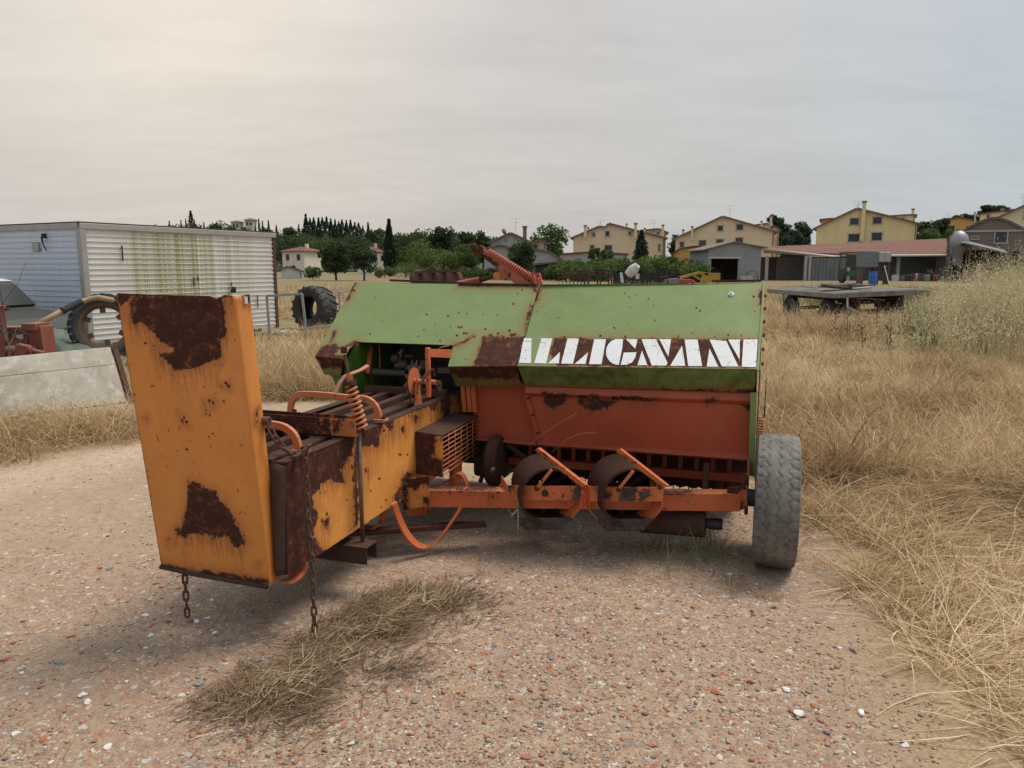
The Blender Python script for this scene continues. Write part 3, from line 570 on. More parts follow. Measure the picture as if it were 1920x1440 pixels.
MB().prism([Vector((lp.x, Yg, 0)), Vector((ol, Yg, 0)), Vector((ol, Yg, ot)), Vector((orr, Yg, ot)), Vector((orr, Yg, 0)), Vector((rp.x, Yg, 0)), rp, ap, lp], (0, 0.25, 0)).build('front_wall', M_block, t)
MB().box((rp.x - 0.12, Yg + 4.2, rp.z / 2), (0.24, 7.9, rp.z)).build('side_wall', M_block, t); MB().box((lp.x + 0.12, Yg + 4.2, lp.z / 2), (0.24, 7.9, lp.z)).build('side_wall', M_block, t); MB().box(((lp.x + rp.x) / 2, Yg + 8.2, lp.z / 2), (rp.x - lp.x, 0.2, lp.z)).build('back_wall', M_block, t)
b = MB()
for a, c in ((lp + Vector((-0.5, -0.3, -0.15)), ap + Vector((0, -0.3, 0.02))), (ap + Vector((0, -0.3, 0.02)), rp + Vector((0.6, -0.3, -0.1)))): b.prism([a, c, c + Vector((0, 0, 0.12)), a + Vector((0, 0, 0.12))], (0, 8.8, 0))
b.build('roof', T_brown, t); MB().box(((ol + orr) / 2, Yg - 0.03, ot + 0.08), (orr - ol + 0.6, 0.1, 0.2)).build('lintel', M_frame, t)
for i, xq in enumerate((0.15, 0.4, 0.6, 0.85)): MB().box((ol + (orr - ol) * xq, Yg + 3 + i * 0.6, 0.9), (0.5, 0.5, 1.2 + 0.5 * (i % 2))).build('stored_crate', M_dark if 'M_dark' in globals() else M_shut, t)
tag(t, 'grey concrete block garage with open dark doorway', 'garage')
for cx, cy, w_, h_, lab in ((1398, 521, 22, 9, 'low pile of pale concrete blocks against the block garage'),):
    t = empty('block_pile', at(cx, 525, 80.5)); t.location.z = 0
    for r_ in range(3):
        for c_ in range(4): MB().box(((c_ - 1.5) * 0.32 + 0.1 * (r_ % 2), 0, 0.16 + r_ * 0.22), (0.30, 0.4, 0.20)).build('block', M_frame, t)
    tag(t, lab, 'block pile')
b = MB(); c = at(1410, 516, 80.3); b.lathe([(0.55, 0), (0.62, 0), (0.62, 0.05), (0.55, 0.05), (0.55, 0)], (c.x, 80.3, 0.62), (0.2, 1, 0), 28); o = b.build('iron_ring', plain('old_iron', (0.10, 0.05, 0.035), 0.9)); tag(o, 'rusty iron wheel ring leaning on the block garage wall', 'iron ring')
Ys = 92.0; t = empty('long_shed', (0, 0, 0)); rl_ = [at(1428, 463, Ys + 9), at(1775, 447, Ys + 9)]; ev = [at(1432, 471, Ys), at(1560, 478, Ys), at(1778, 479, Ys)]
MB().prism([at(1432, 472, Ys), at(1778, 480.5, Ys), rl_[1] + Vector((0, 0, 0)), rl_[0]], (0, 0, -0.18)).build('roof', T_red, t)
MB().prism([at(1432, 472, Ys) , at(1578, 480, Ys - 2.5), at(1560, 480.5, Ys - 2.5), at(1432, 466, Ys - 1)], (0, 0, -0.1)).build('canopy', M_frame, t)
hz = at(1500, 480, Ys).z; x0, x1, x2, x3 = at(1434, 500, Ys).x, at(1508, 500, Ys).x, at(1590, 500, Ys).x, at(1776, 500, Ys).x
MB().box(((x0 + x3) / 2, Ys + 8.5, hz / 2), (x3 - x0, 0.2, hz)).build('back_wall', W_grey, t)
M_zinc = plain('zinc_sheet', (0.20, 0.21, 0.225), 0.6, 0.35, 1.2, 0.05, metal=0.3)
n_ = 9; wz = (x2 - x1 - 1.2) / n_
for i in range(n_): MB().box((x1 + 0.9 + wz * (i + 0.5), Ys + 0.02 * (i % 2), hz * 0.46), (wz - 0.04, 0.06, hz * 0.92)).build('zinc_panel', M_zinc, t)
for xq in (x0 + 0.2, x1 + 0.1, x1 + 0.6, x2, (x2 + x3) / 2, x3): MB().box((xq, Ys - 0.1, hz * 0.5), (0.3, 0.3, hz)).build('post', W_grey, t)
MB().box((x0 + 2.0, Ys + 5, 1.4), (2.2, 0.1, 2.8)).build('door', M_shut, t); MB().box(((x2 + x3) / 2, Ys + 2.6, hz / 2), (x3 - x2, 0.2, hz)).build('inner_wall', M_zinc, t)
MB().prism([at(1664, 479, Ys - 1.6), at(1776, 478, Ys - 1.6), at(1774, 476.5, Ys + 0.5), at(1668, 477, Ys + 0.5)], (0, 0, -0.14)).build('eave_sheet', plain('pale_eternit', (0.40, 0.39, 0.37), 0.9, 0.3, 0.8), t)
MB().box((x3 + 0.1, Ys + 4.5, hz / 2), (0.25, 9.0, hz)).build('side_wall', W_grey, t)
tag(t, 'long farm shed with red tiled roof and open dark bays', 'shed')
c = at(1794, 487, 84); t = empty('silo', (c.x, 84, 0)); rs = 17.5 / FPX * 84; zt = at(1794, 432, 84).z; ze = at(1794, 462, 84).z; b = MB(); M_silo = plain('galvanised_silo', (0.34, 0.35, 0.37), 0.5, 0.35, 1.5, 0.05, metal=0.35, col2=(0.22, 0.20, 0.19))
b.lathe([(0, zt), (rs * 0.45, zt - 0.12), (rs * 0.82, zt - 0.55), (rs, zt - 1.1), (rs, ze), (rs * 0.55, ze - 0.9), (rs * 0.45, ze - 1.3), (rs * 0.45, ze - 2.0), (0, ze - 2.0)], (0, 0, 0), (0, 0, 1), 28); b.build('tank', M_silo, t, 'auto'); MB().lathe([(rs, ze - 0.05), (rs + 0.06, ze - 0.05), (rs + 0.06, ze + 0.08), (rs, ze + 0.08)], (0, 0, 0), (0, 0, 1), 28).build('band', M_zinc, t)
for a in range(4): q = a * math.pi / 2 + 0.6; MB().tube([(rs * 0.9 * math.cos(q), rs * 0.9 * math.sin(q), 0), (rs * 0.95 * math.cos(q), rs * 0.95 * math.sin(q), ze)], 0.06, 6).build('leg', M_zinc, t)
MB().lathe([(0.18, 0), (0, 0)], (-0.05, -rs - 0.01, zt - 1.5), (0, -1, 0), 12).build('port', M_pane, t); MB().tube([(-rs - 0.1, 0, 0), (-rs - 0.1, 0, zt - 1.2), (-rs * 0.7, 0, zt - 0.3), (0, 0, zt + 0.05)], 0.05, 6).build('pipe', M_shut, t)
tag(t, 'grey galvanised dome topped silo beside the red tiled shed', 'silo')
gable('brick_barn', 'brown brick barn with rounded gable and one big window', 88, [(1795, 441), (1830, 421), (1855, 411), (1872, 410), (1892, 417), (1925, 434), (1990, 440)], 14, M_brick, T_brown, cat='barn', wins=[(1877, 445, 17, 18), (1828, 446, 9, 4)], over=0.3)
barn = bpy.data.objects['brick_barn']; fcb = Face((1795 + 1990) / 2, 88); MB().bar(fcb.p(1803, 434, -0.1), fcb.p(1985, 431, -0.1), 0.12, 0.22).build('concrete_band', W_grey, barn)
MB().tube([fcb.p(1828, 424, 0.5), fcb.p(1828, 398, 0.5)], 0.09, 8).build('flue', M_frame, barn); MB().lathe([(0, 0.15), (0.16, 0.1), (0.16, 0.0), (0, 0)], fcb.p(1828, 399, 0.5), (0, 0, 1), 10).build('cowl', M_frame, barn)
t = empty('lean_to', (0, 0, 0)); MB().prism([at(1802, 456, 80), at(1808, 454, 80), at(1890, 474, 80), at(1886, 476, 80)], (3.5, 6, 0.4)).build('roof', M_zinc, t)
for px in (1818, 1850, 1890): q = at(px, 480, 80.3); zt_ = at(px, 453 + (px - 1805) * 0.22 + 3, 80.3).z; MB().box((q.x, 80.3, zt_ / 2), (0.16, 0.16, zt_)).build('post', M_shut, t)
MB().box((at(1855, 480, 84).x, 84.8, 1.75), (7.5, 0.1, 3.4)).build('back_wall', plain('interior_shade', (0.022, 0.02, 0.018), 0.9), t); tag(t, 'lean to roof with dark interior against the brick barn', 'lean-to')  # near-black back wall paints in the shade under the roof
gable('outbuilding', 'low arched red tiled outbuilding left of the block garage', 96, [(1262, 478), (1275, 468), (1300, 464), (1330, 464)], 8, W_or, T_red, cat='outbuilding', over=0.2)
gable('outbuilding', 'low red roofed outbuilding in front of the stepped tan house', 112, [(1050, 478), (1110, 474), (1175, 478)], 6, W_grey, T_red, cat='outbuilding', over=0.3)
# ----------------------------------------------------------------- trees placed
G_c = 'cypresses in a row on the hill'
cyp = [(573, 402, 10), (581, 409, 9), (588, 408, 11), (597, 409, 10), (604, 408, 11), (612, 407, 12), (620, 410, 10), (628, 412, 10), (635, 415, 10), (641, 412, 11), (649, 413, 9), (657, 413, 11), (665, 417, 10), (672, 418, 13), (690, 417, 7), (696, 430, 9), (680, 424, 9)]
for i, (px, pt, pw) in enumerate(cyp):
    Y = 330 + (i * 37 % 50); x = at(px, pt, Y).x; z0 = max(hill_z(x, Y), 0); ptree('cypress_tree', 'tall dark cypress in the row along the wooded hill', 'cypress', px, pt, pw * 1.75, Y, L_cyp, 1 + i % 4, 900, z0, G_c)
for i, (px, pt, pw) in enumerate([(485, 411, 5), (492, 414, 5), (503, 413, 6), (518, 422, 7), (560, 420, 8), (317, 414, 6), (339, 413, 4), (348, 410, 5), (364, 412, 6), (382, 417, 5), (566, 428, 4), (478, 418, 5)]):
    Y = 400; x = at(px, pt, Y).x; z0 = max(hill_z(x, Y), 0); ptree('cypress_tree', 'slim cypress on the skyline above the box trailer', 'cypress', px, pt, pw * 1.2, Y, L_cyp, 2 + i % 3, 500, z0, 'slim skyline cypresses')
x = at(357, 397, 390).x; ptree('cedar_tree', 'spreading cedar on the skyline above the box trailer', 'fir', 357, 395, 30, 390, L_cyp, 6, 900, max(hill_z(x, 390), 0))
ptree('cypress_tree', 'single tall dark cypress in front of the wood', 'cypress', 729, 412, 27, 130, L_cyp, 3, 3600)
for i, (px, pt, pw, Y, m) in enumerate([(410, 414, 46, 380, L_dark), (400, 418, 30, 385, L_dark), (545, 424, 40, 300, L_dark), (540, 420, 26, 310, L_mid), (570, 437, 40, 270, L_mid), (605, 440, 60, 300, L_dark), (650, 440, 60, 310, L_dark), (700, 428, 50, 290, L_dark), (712, 424, 30, 300, L_mid), (755, 436, 44, 260, L_mid), (785, 428, 46, 265, L_dark), (760, 445, 50, 240, L_dark), (740, 450, 36, 230, L_mid), (560, 450, 60, 250, L_dark), (630, 452, 70, 255, L_mid), (680, 450, 60, 250, L_dark), (460, 424, 40, 370, L_dark), (500, 426, 40, 350, L_dark), (430, 421, 30, 372, L_mid), (365, 420, 40, 380, L_dark), (330, 422, 40, 390, L_dark), (725, 440, 60, 225, L_dark), (752, 438, 60, 220, L_mid), (778, 436, 66, 215, L_dark), (808, 432, 60, 215, L_mid), (848, 434, 70, 212, L_dark), (890, 436, 66, 208, L_dark), (918, 440, 50, 206, L_mid), (865, 442, 60, 190, L_mid), (665, 442, 70, 235, L_dark), (610, 446, 70, 235, L_mid), (540, 440, 60, 240, L_dark), (572, 444, 60, 240, L_mid)]):
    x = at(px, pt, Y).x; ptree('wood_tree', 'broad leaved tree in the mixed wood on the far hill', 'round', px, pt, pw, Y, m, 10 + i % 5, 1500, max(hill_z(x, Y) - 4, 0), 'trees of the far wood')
wv = []; wf = []; wtn = []; wn_ = 0; rngw = np.random.default_rng(77)
for i in range(150):
    Y = rngw.uniform(245, 400); px = rngw.uniform(500, 800) if i % 4 else rngw.uniform(280, 520); x = (px - 960) / FPX * Y; V_, F_, T_ = crown('round', 300 + i, 10.0 * rngw.uniform(0.75, 1.15), 11.0, 420); wv.append(V_ + np.array([x, Y, hill_z(x, Y) - 1.5])); wf.append(F_ + wn_); wn_ += len(V_); wtn.append(T_ * rngw.uniform(0.5, 1.0))
o = link('far_wood', attr_mesh('far_wood', np.concatenate(wv), np.concatenate(wf), [L_dark], np.concatenate(wtn)), None); tag(o, 'dense dark wood covering the far hill below the cypresses', 'wood', kind='stuff')
ptree('round_tree', 'dark round tree with slim trunk, left one before the cream house', 'round', 628, 448, 62, 92, L_dark, 21, 3600)
ptree('round_tree', 'dark round tree with slim trunk, right one before the cream house', 'round', 681, 455, 52, 90, L_dark, 22, 3200)
ptree('garden_bush', 'small round bush in front of the white house', 'bush', 586, 492, 34, 96, L_mid, 23, 1500, cat='bush')
for px, pt, pw, Y, m, sd, lab in [(830, 420, 48, 180, L_blue, 31, 'tall dark tree left of the upright baler arm'), (873, 432, 46, 175, L_dark, 32, 'dark green tree behind the upright baler arm'), (905, 433, 40, 172, L_dark, 33, 'dark green tree left of the pale gabled house'), (795, 455, 82, 130, L_light, 34, 'bright green leafy tree right of the tall cypress'), (760, 494, 60, 110, L_light, 35, 'low bright bush at the foot of the tall cypress'), (870, 456, 60, 120, L_mid, 36, 'mid green tree above the tip of the baler hood'), (845, 470, 70, 118, L_light, 37, 'light green shrubby tree left of the baler arm'),
    (1028, 421, 82, 145, L_mid, 38, 'large rounded green tree right of the pale gabled house'), (977, 452, 58, 92, L_dark, 39, 'dark pointed leafy tree in front of the pale house'), (1275, 437, 40, 150, L_dark, 40, 'dark tree between the two tan houses'), (1115, 458, 22, 100, L_mid, 41, 'thin young tree in front of the stepped tan house'), (1137, 461, 34, 98, L_mid, 42, 'small round tree in front of the stepped tan house')]:
    ptree('leafy_tree', lab, 'round', px, pt, pw, Y, m, sd, 2800)
ptree('fir_tree', 'dark conical fir in front of the stepped tan house', 'fir', 1203, 432, 62, 95, L_blue, 51, 3200)
for px, pt, pw, Y, sd, lab in [(1458, 397, 44, 190, 52, 'tall pine right of the broad gabled house'), (1506, 412, 40, 185, 53, 'dark pine left of the bright yellow house'), (1484, 428, 46, 180, 54, 'lower dark pine between two pines near the yellow house')]: ptree('pine_tree', lab, 'round', px, pt, pw, Y, L_blue, sd, 2600)
for px, pt, pw, Y, m, sd, lab in [(1740, 410, 44, 150, L_dark, 61, 'dark tree right of the bright yellow house'), (1765, 402, 36, 155, L_dark, 62, 'dark tree left of the orange house'), (1790, 425, 40, 125, L_mid, 63, 'green tree behind the silo'), (1750, 425, 50, 130, L_mid, 64, 'green tree above the red tiled shed roof end')]: ptree('leafy_tree', lab, 'round', px, pt, pw, Y, m, sd, 2000)
for px, pt, pw, Y, sd, lab in [(1866, 377, 48, 260, 71, 'pine with loose crown on the skyline at the right'), (1820, 395, 50, 270, 72, 'flat topped pine behind the orange house'), (1790, 402, 50, 280, 73, 'flat umbrella pine left of the flat topped pine'), (1895, 386, 40, 262, 74, 'pine crown right of the loose crowned pine')]: ptree('umbrella_pine', lab, 'umbrella', px, pt, pw, Y, L_dark, sd, 1500, 2.0)
BUSH = ['light bush right of the low patched lean to roof', 'mid green bush left of the thin young tree', 'bright bush below the thin young tree', 'mid green bush left of the dark conical fir', 'bright bush just right of the dark conical fir', 'mid green bush second right of the conical fir', 'mid green bush left of the block garage', 'light low bush touching the block garage wall', 'mid green bush under the shed beside the pale house', 'mid green bush below the slim saplings', 'dark bush at the foot of the pale house wing', 'mid green bush below the dark pointed tree', 'mid green bush above the rusty disc plough', 'light bush just left of the single tall cypress', 'mid green bush behind the dark iron rack', 'dark small bush behind the cement mixer']
for i, (px, pt, pw, Y, m) in enumerate([(1060, 484, 60, 88, L_light), (1095, 480, 60, 90, L_mid), (1130, 478, 60, 92, L_light), (1165, 482, 50, 94, L_mid), (1220, 474, 60, 86, L_light), (1250, 474, 50, 88, L_mid), (1290, 478, 60, 84, L_mid), (1305, 484, 40, 80, L_light), (1035, 496, 40, 90, L_mid), (880, 498, 50, 100, L_mid), (920, 500, 44, 98, L_dark), (940, 503, 40, 96, L_mid), (815, 500, 50, 104, L_mid), (720, 500, 36, 112, L_light), (1115, 492, 50, 84, L_mid), (1190, 488, 36, 84, L_dark)]):
    ptree('garden_bush', BUSH[i], 'bush', px, pt - 2, pw * 1.3, Y, m, 81 + i % 5, 2600, group='garden bushes before the houses', cat='bush')
for px in (874, 880, 888, 862): c = at(px, 505, 108); tree('slim_sapling', 'slim sapling trunk left of the baler arm', 'round', c.x, 108, 0, at(px, 470, 108).z, 2.0, L_mid, 95, 500, 'saplings left of the baler arm', 'sapling', 0.02)
# ================================================================= FARMYARD THINGS
M_rusto = plain('old_rust', (0.11, 0.05, 0.035), 0.9, 0.45, 6, 0.2); M_black = plain('black_rubber', (0.022, 0.022, 0.024), 0.8, 0.4, 9, 0.15); M_oxide = paint('paint_oxide', (0.20, 0.055, 0.035), 0.64, 30, dust=0.35)
M_rubber2 = plain('old_tyre_rubber', (0.030, 0.030, 0.032), 0.85, 0.4, 7, 0.2, col2=(0.06, 0.058, 0.055))
# ---- white box trailer: siding boards, corner posts, rails
P0, P1 = Vector((-8.06, 14.4, 0)), Vector((-5.80, 18.75, 0)); dR = (P1 - P0); LR = dR.length; dR.normalize(); dL = Vector((-dR.y, dR.x, 0)); LL = 4.6
zb, zt = 0.18, 2.355
tr = empty('box_trailer', P0); tr.rotation_euler = (0, 0, math.atan2(dR.y, dR.x))
k = NT('white_siding_algae'); co = k.co(); sx_ = k.n('ShaderNodeSeparateXYZ'); k.set(sx_.inputs[0], co)
stv = k.noise(1.0, 6, 0.7, vec=k.map(co, (5.5, 5.5, 0.45))); stv2 = k.noise(1.0, 5, 0.7, vec=k.map(co, (22, 22, 0.8)))
xm = k.math('MULTIPLY', k.mr(sx_.outputs[0], 0.55, 1.25, smooth=True), k.mr(sx_.outputs[0], 4.1, 2.2, 0.25, 1.0))
patch = k.math('MULTIPLY', k.math('MULTIPLY', xm, k.mr(k.noise(1.0, 3, 0.6, vec=k.map(co, (2.4, 0, 0.12), loc=(3.1, 0, 0))), 0.30, 0.46)), k.mr(k.math('ADD', sx_.outputs[2], k.math('MULTIPLY', k.noise(1.0, 3, 0.6, vec=k.map(co, (9, 0, 0.0))), 1.4)), 3.0, 2.2))
al = k.math('MULTIPLY', patch, k.mr(k.math('ADD', k.math('MULTIPLY', stv, 0.6), k.math('MULTIPLY', stv2, 0.4)), 0.40, 0.54))
dirt = k.mr(k.noise(2.5, 7, 0.75), 0.45, 0.75)
c = k.mix(k.math('MULTIPLY', dirt, 0.45), (0.74, 0.73, 0.70), (0.50, 0.49, 0.45)); c = k.mix(k.math('MULTIPLY', k.mr(stv2, 0.55, 0.7), 0.22), c, (0.30, 0.29, 0.25)); c = k.mix(k.math('MULTIPLY', al, 0.85), c, (0.30, 0.305, 0.10)); M_side = k.done(c, 0.55)
k = NT('skylit_white_siding'); stv2 = k.noise(1.0, 5, 0.7, vec=k.map(k.co(), (14, 14, 0.7))); M_side_sky = k.done(k.mix(k.math('MULTIPLY', k.mr(stv2, 0.45, 0.7), 0.35), (0.60, 0.65, 0.74), (0.40, 0.43, 0.48)), 0.5)  # blue skylight cast painted into the end wall's base colour
nb = 21; hb_ = (zt - zb) / nb
def board(L):
    b = MB(); q = [(0, -0.004, 0.0), (0, -0.008, hb_ * 0.66), (0, -0.030, hb_ * 0.78), (0, -0.028, hb_ * 0.93), (0, -0.004, hb_ - 0.004), (0, 0.03, hb_ - 0.004), (0, 0.03, 0.0)]
    return b.prism(q, (L, 0, 0)).mesh('siding_board')
mA = board(LR - 0.10); mA.materials.append(M_side); mB_ = board(LL); mB_.materials.append(M_side_sky)
for i in range(nb):
    o = bpy.data.objects.new('siding_board', mA); COL.objects.link(o); o.parent = tr; o.location = (0.08, 0.0, zb + i * hb_)
    o = bpy.data.objects.new('siding_board', mB_); COL.objects.link(o); o.parent = tr; o.rotation_euler = (0, 0, R(-90)); o.location = (0.0, LL + 0.06, zb + i * hb_)
M_alu = plain('dull_aluminium', (0.42, 0.40, 0.38), 0.5, 0.3, 4, 0.05, metal=0.3)
MB().box((0.02, 0.01, (zb + zt) / 2), (0.13, 0.13, zt - zb + 0.02)).build('corner_post', M_alu, tr, bevel=0.02); MB().box((LR - 0.03, 0.02, (zb + zt) / 2), (0.09, 0.12, zt - zb + 0.04)).build('corner_post', M_rusto, tr, bevel=0.01)
MB().box((LR / 2, 0.0, zt + 0.045), (LR + 0.06, 0.12, 0.11)).build('top_rail', M_alu, tr, bevel=0.01); MB().box((0.0, LL / 2, zt + 0.047), (0.12, LL, 0.11)).build('top_rail', M_alu, tr, bevel=0.01)
MB().box((LR / 2, LL / 2, zt + 0.11), (LR + 0.10, LL + 0.1, 0.035)).build('roof_sheet', M_rusto, tr); MB().box((LR / 2 + 0.1, LL / 2 + 0.1, (zb + zt) / 2), (LR - 0.25, LL - 0.25, zt - zb)).build('box_core', M_alu, tr)
MB().box((LR / 2, 0.6, zb - 0.08), (LR, 0.10, 0.14)).build('chassis_rail', M_rusto, tr); MB().box((LR / 2, LL - 0.4, zb - 0.08), (LR, 0.10, 0.14)).build('chassis_rail', M_rusto, tr)
for x in (0.3, LR - 0.4):
    for y in (0.6, LL - 0.4): MB().box((x, y, 0.02), (0.25, 0.25, 0.16)).build('support_block', W_grey, tr)
MB().box((-0.045, 1.35, zt - 0.33), (0.012, 0.22, 0.16)).build('patch_plate', M_alu, tr)
MB().tube([(-0.05, 1.02, zt - 0.12), (-0.09, 1.05, zt - 0.16), (-0.07, 1.06, zt - 0.28), (-0.06, 0.98, zt - 0.40)], [0.03, 0.02, 0.012, 0.01], 8).build('cable_stub', M_black, tr, True); MB().box((-0.06, 1.03, zt - 0.12), (0.05, 0.08, 0.09)).build('cable_socket', M_black, tr)
def onface(px, py): 
    r = ray(px, py); n = Vector((dR.y, -dR.x, 0)); t_ = (P0 - CAM).dot(n) / r.dot(n); p = CAM + r * t_ - P0; return p.dot(dR), p.z
for (px, py, h) in ((227, 475, 26), (361, 528, 16), (481, 565, 26), (369, 522, 10)): u, z = onface(px, py); MB().box((u, -0.04, z), (0.022, 0.012, h * 0.0115)).build('black_strap', M_black, tr)
u, z = onface(431, 540); MB().lathe([(0.0, 0.0), (0.05, 0.0), (0.06, 0.04), (0.05, 0.13), (0.0, 0.14)], (u, -0.09, z - 0.1), (0.2, -0.2, 1), 14).build('marker_lamp', M_black, tr, True); MB().tube([(u, -0.05, z + 0.04), (u - 0.01, -0.07, z + 0.12)], 0.012, 6).build('lamp_bracket', M_black, tr); MB().box((u + 0.05, -0.11, z), (0.06, 0.02, 0.03)).build('lamp_lens', M_frame, tr)
tag(tr, 'large white ribbed box trailer streaked with green algae', 'box trailer')
# ---- tyres
def lug_tyre(name, label, c, rad, wid, axis, rimr, lugs=22, lean=None, rim=True, lugh=0.045):
    t = empty(name, c); a = Vector(axis).normalized(); ref = Vector((0, 0, 1)); x = a.cross(ref).normalized(); y = x.cross(a)
    prof = [(rimr, -wid * 0.36), (rimr + 0.03, -wid * 0.46), (rimr + (rad - rimr) * 0.5, -wid * 0.52), (rad - 0.05, -wid * 0.49), (rad, -wid * 0.40), (rad + 0.012, 0), (rad, wid * 0.40), (rad - 0.05, wid * 0.49), (rimr + (rad - rimr) * 0.5, wid * 0.52), (rimr + 0.03, wid * 0.46), (rimr, wid * 0.36), (rimr + 0.05, wid * 0.28), (rad - 0.06, wid * 0.30), (rad - 0.06, -wid * 0.30), (rimr + 0.05, -wid * 0.28)]
    ty = MB().lathe(prof, (0, 0, 0), a, 56, True).build('carcass', M_rubber2, t, 'auto'); lm = MB()
    for i in range(lugs):
        for sd_ in (-1, 1):
            t0 = 2 * math.pi * (i + 0.25 * sd_) / lugs; pts = []
            for f in (0.02, 0.5, 1.0):
                tt = t0 + f * 0.20; rr = rad + 0.01 if f < 0.9 else rad - 0.02; pts.append((x * math.cos(tt) + y * math.sin(tt)) * rr + a * (sd_ * wid * 0.5 * f))
            rd = (x * math.cos(t0) + y * math.sin(t0)); lm.bar(pts[0], pts[1], 0.045, lugh, up=rd); lm.bar(pts[1], pts[2], 0.045, lugh, up=rd)
    lm.build('tread_lugs', M_rubber2, t)
    if rim:
        MB().lathe([(rimr + 0.012, -wid * 0.42), (rimr + 0.02, -wid * 0.36), (rimr - 0.04, -wid * 0.30), (rimr - 0.05, 0), (rimr - 0.04, wid * 0.30), (rimr + 0.02, wid * 0.36), (rimr + 0.012, wid * 0.42), (rimr - 0.02, wid * 0.36), (rimr - 0.065, 0.0), (rimr - 0.02, -wid * 0.36)], (0, 0, 0), a, 48, True).build('rim', plain('rim_rust_tan', (0.15, 0.092, 0.058), 0.85, 0.4, 9, 0.2), t, 'auto')
        for i in range(6):
            tt = 2 * math.pi * i / 6 + 0.45; rd = (x * math.cos(tt) + y * math.sin(tt)); MB().bar(rd * (rimr - 0.05), rd * (rimr - 0.15), 0.085, 0.012, up=a).build('lug_plate', MATS['rim_rust_tan'], t)
    tag(t, label, 'tyre'); return t
lug_tyre('tractor_wheel', 'narrow tractor wheel with rusty spokeless rim leaning before the box trailer', at(197, 612, 12.6), 0.515, 0.24, Vector((0.42, -1, 0.12)), 0.375, 26)
bt_ = lug_tyre('tractor_tyre', 'big black tractor tyre without rim standing in the straw', at(590, 572, 20.4), 0.56, 0.62, Vector((-0.55, -1, 0.10)), 0.30, 18, rim=False); bt_.location.z = 0.55
# ---- grey metal frame leaning near the tyre, and a second post
fm = empty('metal_frame', (0, 0, 0)); q = [at(500, 555, 17.2), at(505, 616, 17.2), at(574, 622, 17.0), at(566, 551, 17.0)]; M_galv = plain('galvanised_tube', (0.36, 0.36, 0.36), 0.5, 0.3, 7, 0.05, metal=0.3)
for nm, a, b_ in (('upright', q[0], q[1]), ('upright', q[2], q[3]), ('crossbar', q[0], q[3])): MB().bar(a, b_, 0.05, 0.05).build(nm, M_galv, fm, bevel=0.005)
for a in (q[1], q[2]): MB().bar(a, Vector((a.x, a.y, -0.02)), 0.05, 0.05).build('foot', M_galv, fm)
tag(fm, 'grey square tube frame standing beside the box trailer', 'metal frame')
fm2 = empty('metal_frame', (0, 0, 0)); a, b_, c_ = at(636, 549, 18.2), at(637, 588, 18.2), at(650, 546, 18.4)
MB().bar(a, Vector((b_.x, b_.y, 0)), 0.045, 0.045).build('upright', M_galv, fm2); MB().bar(a, c_, 0.045, 0.045).build('crossbar', M_galv, fm2); MB().bar(at(560, 619, 17.5), at(640, 607, 17.9), 0.06, 0.05).build('base_rail', M_galv, fm2); tag(fm2, 'thin grey post with rail behind the green hood corner', 'metal frame')
sp_ = atz(525, 623, 0.04); b = MB(); 
for i in range(26): b.box(sp_ + Vector((random.uniform(-.4, .4), random.uniform(-.3, .3), random.uniform(-0.02, .03))), (random.uniform(.05, .2), random.uniform(.04, .12), 0.03), random.uniform(0, 3))
tag(b.build('plaster_rubble', plain('white_plaster', (0.62, 0.60, 0.55), 0.95)), 'small heap of white plaster rubble at the foot of the metal frame', 'rubble')
# ---- pale concrete slab leaning in the straw
k = NT('pale_weathered_slab'); n = k.noise(3.2, 7, 0.7); n2 = k.noise(9, 6, 0.7); c = k.mix(k.mr(n, 0.35, 0.65), (0.52, 0.485, 0.41), (0.35, 0.315, 0.25)); c = k.mix(k.math('MULTIPLY', k.mr(n2, 0.52, 0.68), 0.7), c, (0.66, 0.64, 0.58)); c = k.mix(k.math('MULTIPLY', k.mr(k.noise(30, 5, 0.7), 0.66, 0.72), 0.8), c, (0.16, 0.13, 0.10)); k.bump(n2, 0.2, 0.01); M_slab = k.done(c, 0.9)
st1 = at(206, 652, 8.30); st0_ = at(0, 672, 7.75); sb0 = Vector((-4.12, 8.05, 0.0)); sb1 = sb0 + (st0_ - st1).normalized() * 2.8
e = (sb1 - sb0).normalized(); upv = (st1 - sb0); upv = upv - e * upv.dot(e); H_ = upv.length; upv.normalize(); nrm = e.cross(upv).normalized()
sl_ = empty('concrete_slab', (0, 0, 0)); L_ = (sb1 - sb0).length; base = sb0 - upv * 0.08; skew = e * -0.0
k_ = (st1 - sb0).dot(e)
def sq(u, v): return base + e * (u + k_ * v) + upv * (v * (H_ + 0.08))
for i, (v0, v1, off) in enumerate(((0.0, 0.30, 0.0), (0.305, 0.775, 0.006), (0.78, 1.0, 0.0))):
    f = [sq(0, v0), sq(L_, v0), sq(L_, v1), sq(0, v1)]; nn = -nrm if nrm.y > 0 else nrm
    MB().prism([p + nn * (0.03 + off) for p in f], -nn * 0.07).build('slab_board', M_slab, sl_, bevel=0.006)
nn = -nrm if nrm.y > 0 else nrm
MB().bar(sq(-0.05, 0.0) - nn * 0.05, sq(-0.05, 0.99) - nn * 0.05, 0.05, 0.05).build('rusty_rib', M_rusto, sl_); MB().bar(sq(L_ * 0.5, 0.0) - nn * 0.07, sq(L_ * 0.5, 0.99) - nn * 0.07, 0.06, 0.06).build('rusty_rib', M_rusto, sl_)
tag(sl_, 'pale weathered concrete panel leaning in the dry grass at left', 'concrete panel')
